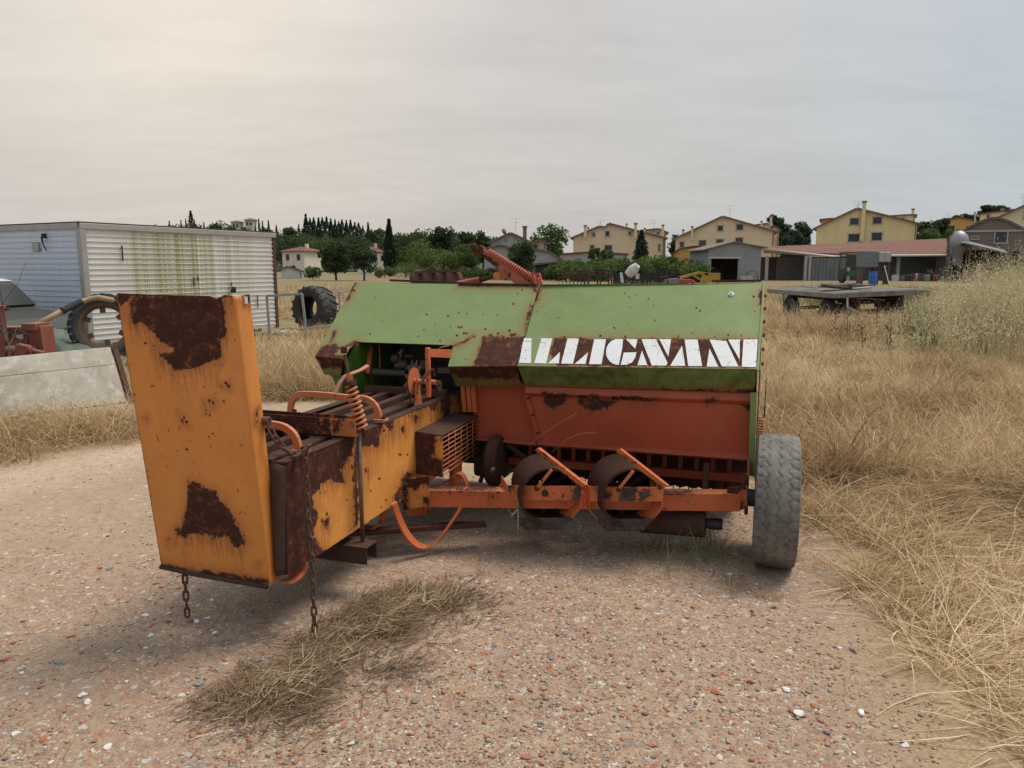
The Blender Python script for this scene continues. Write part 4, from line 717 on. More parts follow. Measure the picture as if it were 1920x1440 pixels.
# ---- red oxide hitch implement
im = empty('hitch_implement', (0, 0, 0)); Yi = 9.6
MB().prism([at(-60, 615, Yi), at(75, 612, Yi), at(83, 665, Yi), at(80, 700, Yi), at(-60, 700, Yi)], (0, 0.28, 0)).build('housing', M_oxide, im, bevel=0.01)
MB().box(at(58, 616, Yi) + Vector((0, 0.1, 0.02)), (0.18, 0.3, 0.09)).build('lug', M_oxide, im, bevel=0.006)
MB().bar(at(6, 640, Yi - 0.05), at(5, 573, Yi - 0.05), 0.06, 0.06).build('post', M_oxide, im, bevel=0.005); MB().tube([at(-6, 580, Yi - 0.06), at(18, 579, Yi - 0.06)], 0.018, 8).build('pin', M_rusto, im)
MB().tube([at(14, 656, Yi - 0.18), at(62, 657, Yi - 0.18)], 0.055, 16).build('cylinder', M_oxide, im, 'auto'); MB().tube([at(60, 657, Yi - 0.18), at(84, 663, Yi - 0.18)], 0.03, 12).build('cylinder_rod', M_oxide, im, 'auto'); MB().bar(at(44, 646, Yi - 0.2), at(41, 670, Yi - 0.2), 0.12, 0.13).build('collar', M_oxide, im, bevel=0.006)
hp_ = smooth_path([at(-20, 618, Yi - 0.08), at(10, 620, Yi - 0.1), at(30, 634, Yi - 0.12), at(52, 646, Yi - 0.1), at(55, 630, Yi - 0.12), at(36, 619, Yi - 0.12), at(18, 625, Yi - 0.14), at(12, 645, Yi - 0.2), at(12, 676, Yi - 0.2)], 6) if 'smooth_path' in globals() else [at(-20, 618, Yi - 0.08), at(10, 620, Yi - 0.1), at(30, 634, Yi - 0.12), at(52, 646, Yi - 0.1), at(55, 630, Yi - 0.12), at(36, 619, Yi - 0.12), at(18, 625, Yi - 0.14), at(12, 645, Yi - 0.2), at(12, 676, Yi - 0.2)]
MB().tube(hp_, 0.012, 8).build('hydraulic_hose', M_black, im, True); MB().prism([at(30, 628, Yi - 0.004), at(43, 627, Yi - 0.004), at(44, 635, Yi - 0.004), at(31, 636, Yi - 0.004)], (0, -0.004, 0)).build('type_plate', M_frame, im)
for x in (at(0, 700, Yi).x, at(70, 700, Yi).x): MB().box((x, Yi + 0.14, 0.12), (0.10, 0.25, 0.5)).build('leg', M_oxide, im)
tag(im, 'rusty red hitch implement with black hose behind the concrete panel', 'implement')
# ---- tan pipe with a black sleeve
pp_ = empty('bent_pipe', (0, 0, 0)); path = [at(62, 612, 11.4), at(115, 584, 11.8), at(152, 566, 12.1), at(170, 560, 12.2), at(186, 558, 12.2), at(212, 563, 12.2)]
MB().tube(path, 0.042, 14).build('tube', plain('tan_pipe', (0.42, 0.28, 0.155), 0.7, 0.25, 5), pp_, True); MB().tube([at(117, 583, 11.78), at(135, 574, 11.95), at(153, 565.5, 12.08)], 0.052, 14).build('sleeve', M_black, pp_, 'auto'); MB().bar(at(66, 612, 11.45), Vector((at(66, 612, 11.45).x, 11.45, 0)), 0.06, 0.06).build('prop', M_rusto, pp_)
tag(pp_, 'bent tan pipe with black sleeve reaching over the tractor wheel', 'pipe')
# ---- old white car half under a green tarpaulin
ca = empty('parked_car', at(-62, 660, 13.2)); ca.location.z = 0; ca.rotation_euler = (0, 0, R(-14)); M_carw = plain('chalky_white_paint', (0.62, 0.62, 0.61), 0.4, 0.1, 3, 0, spec=0.5)
pf = [(-1.9, 0.30), (-1.95, 0.75), (-1.75, 0.90), (-1.35, 1.32), (-1.1, 1.42), (0.1, 1.43), (0.35, 1.38), (0.85, 0.92), (1.65, 0.80), (1.85, 0.62), (1.85, 0.30)]
MB().prism([(x, -0.78, z) for x, z in pf], (0, 1.56, 0)).build('body', plain('dark_green_car_paint', (0.030, 0.038, 0.030), 0.55, 0.3, 4, 0), ca, bevel=0.08); MB().prism([(-1.12, -0.72, 1.425), (0.12, -0.72, 1.435), (0.36, -0.70, 1.385), (0.36, 0.70, 1.385), (0.12, 0.72, 1.435), (-1.12, 0.72, 1.425)], (0, 0, 0.02)).build('roof', M_carw, ca, bevel=0.008)
MB().prism([(0.44, -0.66, 1.31), (0.82, -0.70, 0.96), (0.82, 0.70, 0.96), (0.44, 0.66, 1.31)], (0.03, 0, 0.03)).build('windscreen', M_pane, ca)
MB().prism([(-1.15, -0.79, 1.32), (0.15, -0.79, 1.32), (0.55, -0.79, 0.98), (-1.35, -0.79, 0.98)], (0, -0.012, 0)).build('side_window', M_pane, ca); MB().bar((-0.45, -0.795, 1.33), (-0.45, -0.795, 0.97), 0.03, 0.07, up=(0, 1, 0)).build('pillar', M_carw, ca)
for x in (-1.2, 1.2):
    for y in (-0.72, 0.72): o = MB().lathe([(0.0, -0.08), (0.18, -0.08), (0.27, -0.07), (0.30, -0.04), (0.30, 0.04), (0.27, 0.07), (0.0, 0.07)], (x, y, 0.30), (0, 1, 0), 28).build('wheel', M_rubber2, ca, 'auto')
tag(ca, 'old dark green car with white roof parked between the box trailer and the red implement', 'car')
N_ = 40; uu, vv = np.meshgrid(np.linspace(0, 1, N_), np.linspace(0, 1, N_)); a0 = at(70, 640, 12.3); X = a0.x - 0.3 + uu * 1.7; Yv = 11.7 + vv * 1.3; Z = 0.52 * (1 - uu) ** 0.8 + 0.10 + (vnoise(uu * 6, vv * 6, 4, 4, 1.0) - 0.5) * 0.30; Z *= np.clip(np.minimum(vv, 1) * 6, 0.2, 1)
ii = np.arange((N_ - 1) ** 2); r_, c_ = ii // (N_ - 1), ii % (N_ - 1); a_ = r_ * N_ + c_
o = link('tarpaulin', attr_mesh('tarpaulin', np.stack([X.ravel(), Yv.ravel(), Z.ravel()], 1), np.stack([a_, a_ + 1, a_ + N_ + 1, a_ + N_], 1), [plain('green_tarpaulin', (0.05, 0.085, 0.06), 0.6, 0.4, 7, 0.3, col2=(0.12, 0.155, 0.12))], None, True), None); thick(o, 0.01); tag(o, 'crumpled green tarpaulin beside the tractor wheel', 'tarpaulin')
# ---- flatbed trailer on the right
fb = empty('flatbed_trailer', (11.05, 20.3, 0.06)); fb.rotation_euler = (R(-2.2), 0, R(95)); M_plank = plain('grey_planks', (0.20, 0.175, 0.15), 0.9, 0.35, 5, 0.2, col2=(0.11, 0.095, 0.082)); M_fgrey = paint('paint_flatbed', (0.22, 0.225, 0.23), 0.56, 30, dust=0.3)
Lx, Ly = 4.1, 2.5
for i in range(12): MB().box((Lx / 2 + random.uniform(-.03, .05), (i + 0.5) * Ly / 12, 0.985 + random.uniform(-.006, .006)), (Lx, Ly / 12 - 0.012, 0.035)).build('deck_plank', M_plank, fb)
for nm, c_, d_ in (('edge_beam', (Lx / 2, -0.03, 0.93), (Lx + 0.1, 0.06, 0.13)), ('edge_beam', (Lx / 2, Ly + 0.03, 0.93), (Lx + 0.1, 0.06, 0.13)), ('end_beam', (-0.03, Ly / 2, 0.93), (0.06, Ly, 0.13)), ('end_beam', (Lx + 0.03, Ly / 2, 0.93), (0.06, Ly, 0.13)), ('chassis_rail', (Lx / 2, 0.65, 0.80), (Lx, 0.10, 0.16)), ('chassis_rail', (Lx / 2, Ly - 0.65, 0.80), (Lx, 0.10, 0.16)), ('turntable', (0.95, Ly / 2, 0.68), (0.9, 0.9, 0.08)), ('axle', (0.95, Ly / 2, 0.42), (0.10, 1.7, 0.10)), ('axle', (3.2, Ly / 2, 0.42), (0.10, 1.7, 0.10)), ('spring_block', (0.95, 0.65, 0.56), (0.6, 0.09, 0.16)), ('spring_block', (0.95, Ly - 0.65, 0.56), (0.6, 0.09, 0.16))): MB().box(c_, d_).build(nm, M_fgrey if 'beam' in nm else M_rusto, fb, bevel=0.006)
tyb = MB().lathe([(0.0, -0.07), (0.20, -0.07), (0.23, -0.10), (0.34, -0.11), (0.39, -0.08), (0.40, 0), (0.39, 0.08), (0.34, 0.11), (0.23, 0.10), (0.20, 0.04), (0.0, 0.04)], (0, 0, 0), (0, 1, 0), 32).mesh('tyre'); tyb.materials.append(M_rubber2); tyb.shade_smooth()
rmb = MB().lathe([(0, -0.075), (0.06, -0.085), (0.17, -0.08), (0.20, -0.10)], (0, 0, 0), (0, 1, 0), 24).mesh('rim'); rmb.materials.append(M_fgrey)
for x in (0.95, 3.2):
    for y in (0.30, Ly - 0.30): w_ = link('wheel', tyb, None, fb); w_.location = (x, y, 0.40); r0 = link('rim', rmb, None, w_)
for y, s_ in ((0.55, 1), (Ly - 0.55, -1)): MB().bar((-0.05, y - s_ * 0.25, 0.86), (-0.20, y - s_ * 0.32, 0.62), 0.05, 0.05).build('drawbar_stay', M_fgrey, fb); MB().bar((-0.20, y - s_ * 0.32, 0.62), (-0.75, y + s_ * 0.25, 0.25), 0.05, 0.05).build('drawbar', M_fgrey, fb)
MB().bar((-0.42, 0.62, 0.46), (-0.42, Ly - 0.62, 0.46), 0.04, 0.04).build('drawbar_cross', M_rusto, fb); MB().bar((-0.75, 0.78, 0.25), (-0.75, Ly - 0.78, 0.25), 0.06, 0.05).build('drawbar_cross', M_rusto, fb)
tag(fb, 'low old flatbed farm trailer with grey deck in the dry grass', 'farm trailer')
for i in range(11):
    px = 1535 + i * 7.5 + random.uniform(-3, 3); c_ = at(px, 533, 21.0); L0 = random.uniform(0.5, 1.1); o = MB().box((0, 0, 0), (L0, random.uniform(.08, .2), random.uniform(.03, .06))).build('board', M_plank if i % 3 else W_grey, None, bevel=0.004); o.location = (c_.x + 0.25, 21.6 + random.uniform(-.5, .6), 1.07 + 0.03 * (i % 3)); o.rotation_euler = (random.uniform(-.08, .08), random.uniform(-.1, .1), random.uniform(-.6, .6)); tag(o, 'loose weathered board lying in the pile on the flatbed trailer', 'board', 'loose boards on the flatbed')
# ---- things far across the field
pl = empty('disc_plough', (0, 0, 0)); Yp = 26
MB().bar(at(770, 512, Yp), at(862, 507, Yp), 0.10, 0.10).build('frame_beam', M_rusto, pl)
for i, px in enumerate((785, 808, 832, 852)): MB().lathe([(0, 0.05), (0.18, 0.035), (0.32, 0.0), (0.33, 0.01), (0.18, 0.045), (0, 0.06)], at(px, 524, Yp), (0.5, -1, 0.2), 24).build('disc', M_rusto, pl, True)
MB().prism([at(795, 510, Yp), at(808, 500, Yp), at(815, 500, Yp), at(822, 510, Yp)], (0, 0.1, 0)).build('headstock', M_rusto, pl)
for px in (778, 858): a = at(px, 512, Yp); MB().bar(a, Vector((a.x, Yp, 0)), 0.07, 0.07).build('leg', M_rusto, pl)
tag(pl, 'rusty disc plough in the field behind the green hood', 'plough')
rf = empty('rusty_rack', (0, 0, 0)); Yr = 34; M_dred = plain('dark_red_iron', (0.09, 0.035, 0.03), 0.85)
for a, b_ in (((1095, 512), (1097, 545)), ((1119, 508), (1121, 545)), ((1141, 507), (1141, 545)), ((1095, 513), (1120, 510)), ((1119, 512), (1141, 508)), ((1098, 526), (1120, 525)), ((1121, 517), (1141, 516))): MB().bar(at(*a, Yr), at(*b_, Yr), 0.07, 0.07).build('rail', M_dred, rf)
for a in ((1095, 514), (1119, 510), (1141, 509)): MB().bar(at(a[0], a[1] + 1, Yr) + Vector((0.3, 1.2, 0)), Vector((at(*a, Yr).x + 0.3, Yr + 1.2, 0)), 0.06, 0.06).build('rear_leg', M_dred, rf)
tag(rf, 'dark rusty iron rack standing in the field', 'rack')
mx = empty('cement_mixer', at(1187, 506, 60)); M_wm = plain('white_drum_paint', (0.62, 0.62, 0.60), 0.5, 0.25, 3)
MB().lathe([(0.0, -0.62), (0.35, -0.55), (0.42, -0.1), (0.40, 0.1), (0.26, 0.5), (0.24, 0.52), (0.0, 0.3)], (0, 0, 0), (0.6, -0.4, 0.7), 20).build('drum', M_wm, mx, 'auto')
for x in (-0.4, 0.4): MB().bar((x, 0, 0.1), (x * 1.2, 0.1, -1.4), 0.06, 0.06).build('leg', M_rusto, mx); 
MB().box((0.35, 0, -0.5), (0.25, 0.3, 0.4)).build('motor_box', M_wm, mx); tag(mx, 'white cement mixer drum before the garden hedge', 'cement mixer')
o = MB().prism([at(1163, 512, 58), at(1167, 511, 58), at(1170, 530, 58), at(1165, 530, 58)], (0, 0.3, 0))  .build('white_board', M_wm); tag(o, 'narrow white board standing left of the cement mixer', 'board')
lo = empty('loader_arm', (0, 0, 0)); Yl = 44; M_ylw = paint('paint_loader', (0.42, 0.24, 0.035), 0.64, 30, dust=0.3)
MB().prism([at(1275, 519, Yl), at(1312, 509, Yl), at(1328, 511, Yl), at(1328, 516, Yl), at(1310, 514, Yl), at(1277, 523, Yl)], (0, 0.25, 0)).build('boom', M_ylw, lo); MB().prism([at(1322, 512, Yl), at(1351, 512, Yl), at(1350, 530, Yl), at(1316, 530, Yl)], (0, 0.5, 0)).build('body', M_ylw, lo); MB().bar(at(1300, 516, Yl), at(1320, 528, Yl), 0.08, 0.1).build('brace', M_ylw, lo)
for px in (1322, 1346): a = at(px, 528, Yl); MB().bar(a, Vector((a.x, Yl, 0)), 0.12, 0.12).build('leg', M_ylw, lo)
tag(lo, 'yellow loader arm lying in the field behind the hood', 'loader arm')
rm_ = empty('red_seeder', (0, 0, 0)); Yq = 30; MB().prism([at(1275, 523, Yq), at(1298, 524, Yq), at(1309, 531, Yq), at(1275, 531, Yq)], (0, 0.4, 0)).build('hopper', plain('bright_red_plastic', (0.50, 0.05, 0.045), 0.4), rm_, bevel=0.02); MB().prism([at(1250, 524, Yq), at(1272, 522, Yq), at(1275, 531, Yq), at(1250, 531, Yq)], (0, 0.4, 0)).build('frame_box', M_fgrey, rm_); MB().tube([at(1237, 520, Yq), at(1250, 518, Yq), at(1252, 534, Yq)], 0.03, 6).build('guard_bar', M_rusto, rm_)
for px in (1255, 1300): a = at(px, 530, Yq); MB().bar(a + Vector((0, .2, 0)), Vector((a.x, Yq + .2, 0)), 0.08, 0.08).build('leg', M_rusto, rm_)
tag(rm_, 'small red and grey implement just above the hood edge', 'implement')
# fences and netting
fe = empty('garden_fence', (0, 0, 0)); Yf = 70
for i in range(9): a = at(1048 + i * 7, 508, Yf); MB().bar(a, Vector((a.x, Yf, 0)), 0.08, 0.08).build('post', M_rusto, fe)
for y in (508, 514, 520): MB().bar(at(1046, y, Yf - 0.06), at(1106, y + 0.3, Yf - 0.06), 0.05, 0.12).build('rail', M_rusto, fe)
tag(fe, 'low dark rail fence in the field left of the cement mixer', 'fence')
nt = empty('netting_fence', (0, 0, 0)); Yn = 63; M_net = plain('dark_green_netting', (0.028, 0.033, 0.033), 0.9, 0.3, 3, 0)
xs_ = [at(1150 + i * 20, 510, Yn).x for i in range(8)]
for i in range(8): MB().bar((xs_[i], Yn, 0), (xs_[i], Yn, 1.5), 0.06, 0.06).build('post', M_rusto, nt)
for i in range(7):
    z1 = 1.25 + 0.25 * math.sin(i * 1.9); MB().prism([(xs_[i] + 0.02, Yn + 0.05, 0.0), (xs_[i + 1] - 0.02, Yn + 0.05, 0.0), (xs_[i + 1] - 0.02, Yn + 0.05, z1), ((xs_[i] + xs_[i + 1]) / 2, Yn + 0.09, z1 - 0.12), (xs_[i] + 0.02, Yn + 0.05, z1)], (0, 0.02, 0)).build('net_panel', M_net, nt)
tag(nt, 'sagging dark netting fence behind the cement mixer', 'fence')
# in front of the long shed: tanks, barrel, cab, clutter
def ibc(px, py, Y, wpx, hpx, mat, lab, zleg=0.0):
    c_ = at(px, py, Y); s_ = Y / FPX; W_, H_ = wpx * s_, hpx * s_; t = empty('bulk_tank', (c_.x, Y, c_.z - H_ / 2)); MB().box((0, 0, H_ / 2), (W_, W_ * 0.9, H_)).build('tank', mat, t, bevel=0.06)
    for i in range(4):
        MB().box((0, -W_ * 0.46, H_ * (i + 0.5) / 4), (W_ * 1.02, 0.03, 0.03)).build('cage_bar', M_galv, t)
    for x in (-0.45, 0, 0.45): MB().box((x * W_, -W_ * 0.47, H_ / 2), (0.03, 0.03, H_)).build('cage_bar', M_galv, t)
    for x in (-0.4, 0.4): MB().box((x * W_, 0, -(c_.z - H_ / 2) / 2), (0.12, W_ * 0.8, c_.z - H_ / 2)).build('stand_leg', M_shut, t)
    tag(t, lab, 'tank')
ibc(1626, 486, 72, 29, 30, M_zinc, 'grey square tank with hanging hoses before the long shed'); ibc(1654, 482, 72, 24, 18, plain('milky_plastic', (0.45, 0.46, 0.47), 0.5, 0.2, 2, 0), 'pale plastic tank on a stand right of the grey tank')
c_ = at(1637, 514, 66); ba = empty('blue_barrel', (c_.x, 66, 0)); M_blue = plain('blue_plastic', (0.03, 0.12, 0.36), 0.4, 0.2, 3, 0); MB().lathe([(0, 1.12), (0.25, 1.12), (0.29, 1.06), (0.30, 0.85), (0.315, 0.8), (0.30, 0.75), (0.30, 0.45), (0.315, 0.4), (0.30, 0.35), (0.29, 0.03), (0.25, 0), (0, 0)], (0, 0, 0), (0, 0, 1), 24).build('shell', M_blue, ba, 'auto'); MB().lathe([(0.30, 1.10), (0.32, 1.10), (0.32, 1.15), (0.30, 1.15)], (0, 0, 0), (0, 0, 1), 24).build('rim', M_blue, ba); ba.scale = (1.1, 1.1, 1.1); tag(ba, 'bright blue plastic barrel standing before the long shed', 'barrel')
cb = empty('tractor', (at(1597, 500, 78).x, 78, 0)); M_cabg = plain('dull_green_cab', (0.05, 0.10, 0.06), 0.6)
for x in (-1.0, 1.0):
    for y in (-0.7, 0.7): MB().bar((x, y, 0.9), (x * 0.9, y, 3.0), 0.09, 0.09).build('cab_post', M_cabg, cb)
MB().box((0, 0, 3.05), (2.1, 1.7, 0.14)).build('cab_roof', M_cabg, cb); MB().box((0, 0, 0.95), (1.4, 1.4, 0.5)).build('body', M_cabg, cb); MB().box((0, -0.72, 2.2), (1.7, 0.03, 1.2)).build('glass', M_pane, cb)
for x in (-0.9, 0.9): MB().lathe([(0, -0.2), (0.5, -0.2), (0.72, -0.16), (0.75, 0), (0.72, 0.16), (0.5, 0.2), (0, 0.2)], (x, 0, 0.75), (1, 0, 0), 28).build('wheel', M_rubber2, cb, 'auto')
MB().tube([(-1.2, -0.6, 0.4), (-0.9, -0.9, 2.4)], 0.05, 6).build('bar', M_cabg, cb); tag(cb, 'dull green tractor cab parked before the long shed', 'tractor')
rngc = random.Random(3)
cols = [plain('clutter_white', (0.55, 0.55, 0.53), 0.6), plain('clutter_brown', (0.14, 0.09, 0.06), 0.9), plain('clutter_grey', (0.25, 0.25, 0.25), 0.8), plain('clutter_dark', (0.05, 0.045, 0.045), 0.8), plain('clutter_red', (0.25, 0.08, 0.06), 0.8)]
for i, px in enumerate((1680, 1690, 1697, 1704, 1715, 1722, 1730, 1738, 1748, 1757, 1764)):
    Yc = 88 + rngc.uniform(-1, 1); w_ = rngc.uniform(.35, .8); h_ = rngc.uniform(.4, 1.1); x_ = at(px, 505, Yc).x
    m = cols[i % 5]; b = MB()
    if i % 2: b.lathe([(0, h_), (w_ * 0.42, h_), (w_ * 0.5, h_ - 0.06), (w_ * 0.5, 0.05), (w_ * 0.45, 0), (0, 0)], (x_, Yc, 0), (0, 0, 1), 16); nm, ct = 'drum', 'drum'
    else: b.box((x_, Yc, h_ / 2), (w_, 0.5, h_), rngc.uniform(-.3, .3)); b.box((x_, Yc, h_ + 0.03), (w_ * 1.06, 0.54, 0.06), 0.0); nm, ct = 'crate', 'crate'
    o = b.build(nm, m, None, 'auto' if i % 2 else False); cname = ['white', 'brown', 'grey', 'dark', 'red brown'][i % 5]
    tag(o, 'small %s %s among the clutter under the shed eave' % (cname, nm), ct, 'clutter under the shed eave')
a = at(1658, 500, 70); o = MB().bar(a + Vector((0, 0, 0.1)), Vector((at(1668, 525, 69).x, 69, 0)), 0.06, 0.06).build('leaning_pole', M_frame); MB().bar(a + Vector((0, 0.02, 0.05)), a + Vector((0.25, 0.02, 0.02)), 0.05, 0.05).build('peg', M_frame, o); tag(o, 'pale pole leaning beside the tank stand', 'pole')
a = at(1835, 497, 24); o = MB().lathe([(0, 0), (0.07, 0), (0.07, 1.2), (0.065, 1.6), (0.05, 1.72), (0, 1.74)], (a.x, 24, 0), (0, 0, 1), 14).build('marker_post', plain('faded_pink_post', (0.50, 0.33, 0.25), 0.8), None, 'auto'); tag(o, 'faded pinkish post standing in the tall oats at right', 'post')
# baler-top debris, stones
# ================================================================= BALER
ORANGE = (0.62, 0.230, 0.047); YELLOW = (0.68, 0.285, 0.062); REDP = (0.41, 0.078, 0.033); AXLE = (0.52, 0.118, 0.038); GREEN = (0.160, 0.230, 0.070)
M_panel = paint('paint_chute', ORANGE, 0.67, 30, dust=0.05, fade=0.12)
M_cham = paint('paint_chamber', YELLOW, 0.64, 34, dust=0.3, fade=0.12)
M_red = paint('paint_red', REDP, 0.665, 26, dust=0.15, rough=0.42)
M_axle = paint('paint_axle', AXLE, 0.605, 26, dust=0.25)
M_strap = paint('paint_strap', (0.55, 0.17, 0.065), 0.615, 26, dust=0.25)
M_green = paint('paint_green', GREEN, 0.665, 20, dust=0.14, fade=0.10, rough=0.42)
M_greend = paint('paint_green_soiled', (0.15, 0.25, 0.06), 0.69, 30, dust=0.1, fade=0.3, grime=0.75)
M_drum = paint('paint_frame', (0.60, 0.15, 0.045), 0.60, 40, dust=0.1, rust=(0.06, 0.048, 0.040))
M_rust = plain('rusty_steel', (0.052, 0.025, 0.019), 0.9, 0.45, 30, 0.25, col2=(0.095, 0.042, 0.028), spec=0.15)
M_drumr = plain('dark_drum_rust', (0.040, 0.020, 0.016), 0.9, 0.45, 26, 0.25, col2=(0.072, 0.034, 0.024), spec=0.12)
M_arm = paint('paint_lift_arm', (0.46, 0.105, 0.062), 0.62, 26, dust=0.15)
M_rustb = plain('rusty_steel_brown', (0.088, 0.048, 0.036), 0.88, 0.4, 22, 0.2, col2=(0.050, 0.028, 0.022), spec=0.15)
M_dark = plain('oily_dark_steel', (0.032, 0.024, 0.022), 0.55, 0.5, 40, 0.3)
M_steel = plain('worn_steel_rod', (0.22, 0.19, 0.17), 0.5, 0.5, 40, 0.1, metal=0.6, col2=(0.13, 0.075, 0.05))
M_chain = plain('rusty_chain_steel', (0.13, 0.060, 0.038), 0.8, 0.5, 60, 0.2, col2=(0.06, 0.032, 0.026))
M_darkgreen = plain('inner_green_paint', (0.075, 0.17, 0.022), 0.5, 0.25, 9, 0.05)
baler = empty('hay_baler', BO, BYAW)
tag(baler, 'rusty orange and green hay baler with raised chute standing on the gravel', 'hay baler')
# chips seen on the sheets: (column, row, radius) in photo pixels
DOT_R = [(940 + x / 3.5556, 500 + y / 3.5556, r) for x, y, r in ((820, 177, 1.8), (853, 204, 1.5), (898, 192, 1.6), (980, 215, 1.2), (1013, 255, 1.6), (857, 272, 1.3), (1025, 358, 1.6), (1300, 275, 1.5), (1325, 295, 2.2), (1682, 200, 3.0), (1690, 297, 2.2), (1735, 230, 3.5), (750, 405, 1.8), (757, 410, 1.4), (257, 215, 1.8), (235, 300, 1.6), (380, 342, 1.2), (1272, 445, 1.6), (1512, 457, 2.4), (1600, 460, 2.0), (838, 378, 1.0), (660, 462, 2.5), (825, 466, 3.0), (1180, 462, 2.0), (420, 468, 2.5), (1420, 468, 2.0))]
DOT_L = [(560 + x / 4, 480 + y / 4, r) for x, y, r in ((575, 313, 1.2), (960, 440, 1.8), (1120, 448, 1.8), (1200, 425, 1.3), (1260, 433, 1.2), (1385, 437, 1.6), (1490, 445, 1.2), (1610, 360, 2.8), (1675, 255, 2.2), (1640, 283, 1.3), (940, 556, 2.0), (895, 603, 1.5), (535, 585, 1.8), (1035, 597, 1.6), (1187, 597, 2.8), (1060, 637, 2.2), (1400, 548, 2.2), (1440, 597, 4.0), (1495, 580, 2.6), (1580, 560, 4.0), (1600, 592, 4.0), (1625, 588, 4.0), (1240, 580, 2.4), (1262, 580, 2.2), (1200, 533, 2.4), (1222, 533, 2.2), (1138, 530, 1.5), (1250, 775, 1.2), (420, 263, 1.6), (630, 485, 1.0), (1025, 515, 1.2), (1320, 605, 1.4))]
DOT_C = [(200 + x / 4, 520 + y / 4, r) for x, y, r in ((915, 200, 1.8), (932, 200, 1.6), (960, 465, 1.6), (965, 220, 1.2), (373, 683, 1.2), (303, 712, 1.1), (403, 745, 1.8), (868, 657, 1.8), (335, 818, 1.8), (348, 812, 1.5), (575, 912, 1.1), (880, 932, 2.2), (963, 768, 1.2), (210, 878, 1.8), (465, 1140, 1.5), (466, 1152, 1.3), (620, 1225, 2.0), (765, 1195, 1.8), (793, 1175, 1.8), (812, 1190, 1.3), (865, 1258, 1.3), (940, 1262, 1.3), (1010, 1262, 1.6), (780, 1268, 1.5), (600, 1290, 2.4), (385, 1215, 2.6), (378, 1190, 1.6), (395, 1232, 1.6), (530, 1300, 1.2), (290, 495, 3.0), (105, 200, 1.2), (650, 1385, 1.5), (180, 650, 1.2), (460, 590, 1.0), (895, 790, 3.0), (915, 820, 2.8), (860, 828, 2.4), (820, 875, 1.8), (770, 925, 3.2), (800, 945, 3.2), (745, 990, 2.8), (775, 1035, 2.2), (580, 1050, 2.4), (600, 1085, 2.4), (560, 1070, 1.6), (545, 1130, 2.0), (315, 1500, 1.6), (700, 1480, 1.4), (450, 1420, 1.4), (900, 1520, 1.6), (985, 1600, 2.0), (860, 1680, 1.4), (330, 1640, 1.6), (1040, 1770, 1.6), (420, 1340, 1.2))]
DOT_W = [(480 + x / 4, 620 + y / 4, r) for x, y, r in ((700, 910, 1.8), (728, 1380, 1.8), (530, 1375, 2.8), (820, 1045, 2.8), (925, 1110, 2.6), (1100, 735, 4.0), (1080, 930, 2.6), (1135, 930, 1.8), (1210, 650, 2.4), (1150, 640, 2.4), (1235, 580, 2.0), (1000, 700, 4.5), (1015, 725, 4.0), (960, 750, 3.0), (680, 1270, 1.2), (975, 1270, 2.2), (940, 1325, 2.2), (640, 1015, 1.6), (1300, 560, 2.0), (860, 1200, 1.4), (1055, 1180, 1.4), (620, 1420, 1.6))]
# ---- hood: two bent sheets of green steel with a slanted seam
Tl, Tm, Tr = bl(665, 530, y=0.58), bl(1012, 533, y=0.58), bl(1432, 531, y=0.58)
Al, Am, Ar = bl(590, 668, y=0), bl(968, 686, y=0), bl(1421, 692, y=0)
nR = (Tr - Ar).cross(Am - Ar).normalized(); nL = (Tl - Al).cross(Am - Al).normalized()
if nR.y > 0: nR = -nR
if nL.y > 0: nL = -nL
def onL(x, y): return bplane(x, y, Al, nL)
def onR(x, y): return bplane(x, y, Ar, nR)
gap = Vector((0.006, 0, 0))
band = [(968, 633), (1424, 636), (1422, 694), (966, 690)]
hoodR = link('hood_panel', polysheet([Ar, Tr, onR(1012.5, 533), Am + gap], 0.011), M_green, baler); thick(hoodR, 0.004)
wear(hoodR, BM, [[(1040, 634), (1420, 637), (1418, 689), (1046, 686), (1030, 660)], [(1003, 556), (1012, 536), (1014, 545), (1006, 566)], [(1424, 545), (1430, 545), (1429, 575), (1424, 570)]],
     soft=lambda c, P: np.where((P[:, 1] > 683), 55.0, 0.0), run=10, dots=DOT_R)
lipR = link('hood_lip', gridsheet([[Am + gap, Ar], [bl(985, 723, y=0.10), bl(1413, 736, y=0.10)]], 0.03), M_greend, hoodR); thick(lipR, 0.004)
wear(lipR, BM, [], soft=lambda c, P: 46.0 + np.clip((P[:, 1] - 715) * 0.9, -6, 16), run=4)
topR = MB(); bk = Vector((0, 0.42, -0.012)); topR.prism([Tm + gap, Tr, Tr + bk, Tm + gap + bk], (0, 0, -0.004)); topR.build('top_fold', M_green, hoodR)
cut = [(840, 687.5), (850, 647), (669, 641), (654, 655), (645, 673)]
polyL = [Tl, onL(1011, 533), Am] + [onL(*q) for q in cut] + [Al]
hoodL = link('hood_panel', polysheet(polyL, 0.011), M_green, baler); thick(hoodL, 0.004)
wear(hoodL, BM, [[(905, 632), (984, 631), (968, 688), (887, 688), (898, 655)], [(600, 652), (628, 644), (640, 652), (628, 664), (646, 668), (644, 675), (588, 672)], [(618, 640), (626, 622), (631, 620), (622, 645)],
                 [(648, 648), (670, 638), (676, 642), (656, 650)], [(850, 646), (866, 640), (888, 629), (888, 632), (868, 645), (851, 650)], [(860, 528), (1008, 530), (1010, 537), (862, 535)], [(999, 534), (1012, 534), (1006, 548), (1000, 545)],
                 [(985, 600), (996, 570), (999, 572), (992, 602), (984, 622)], [(660, 530), (668, 530), (655, 560), (648, 566)]], run=8, dots=DOT_L)
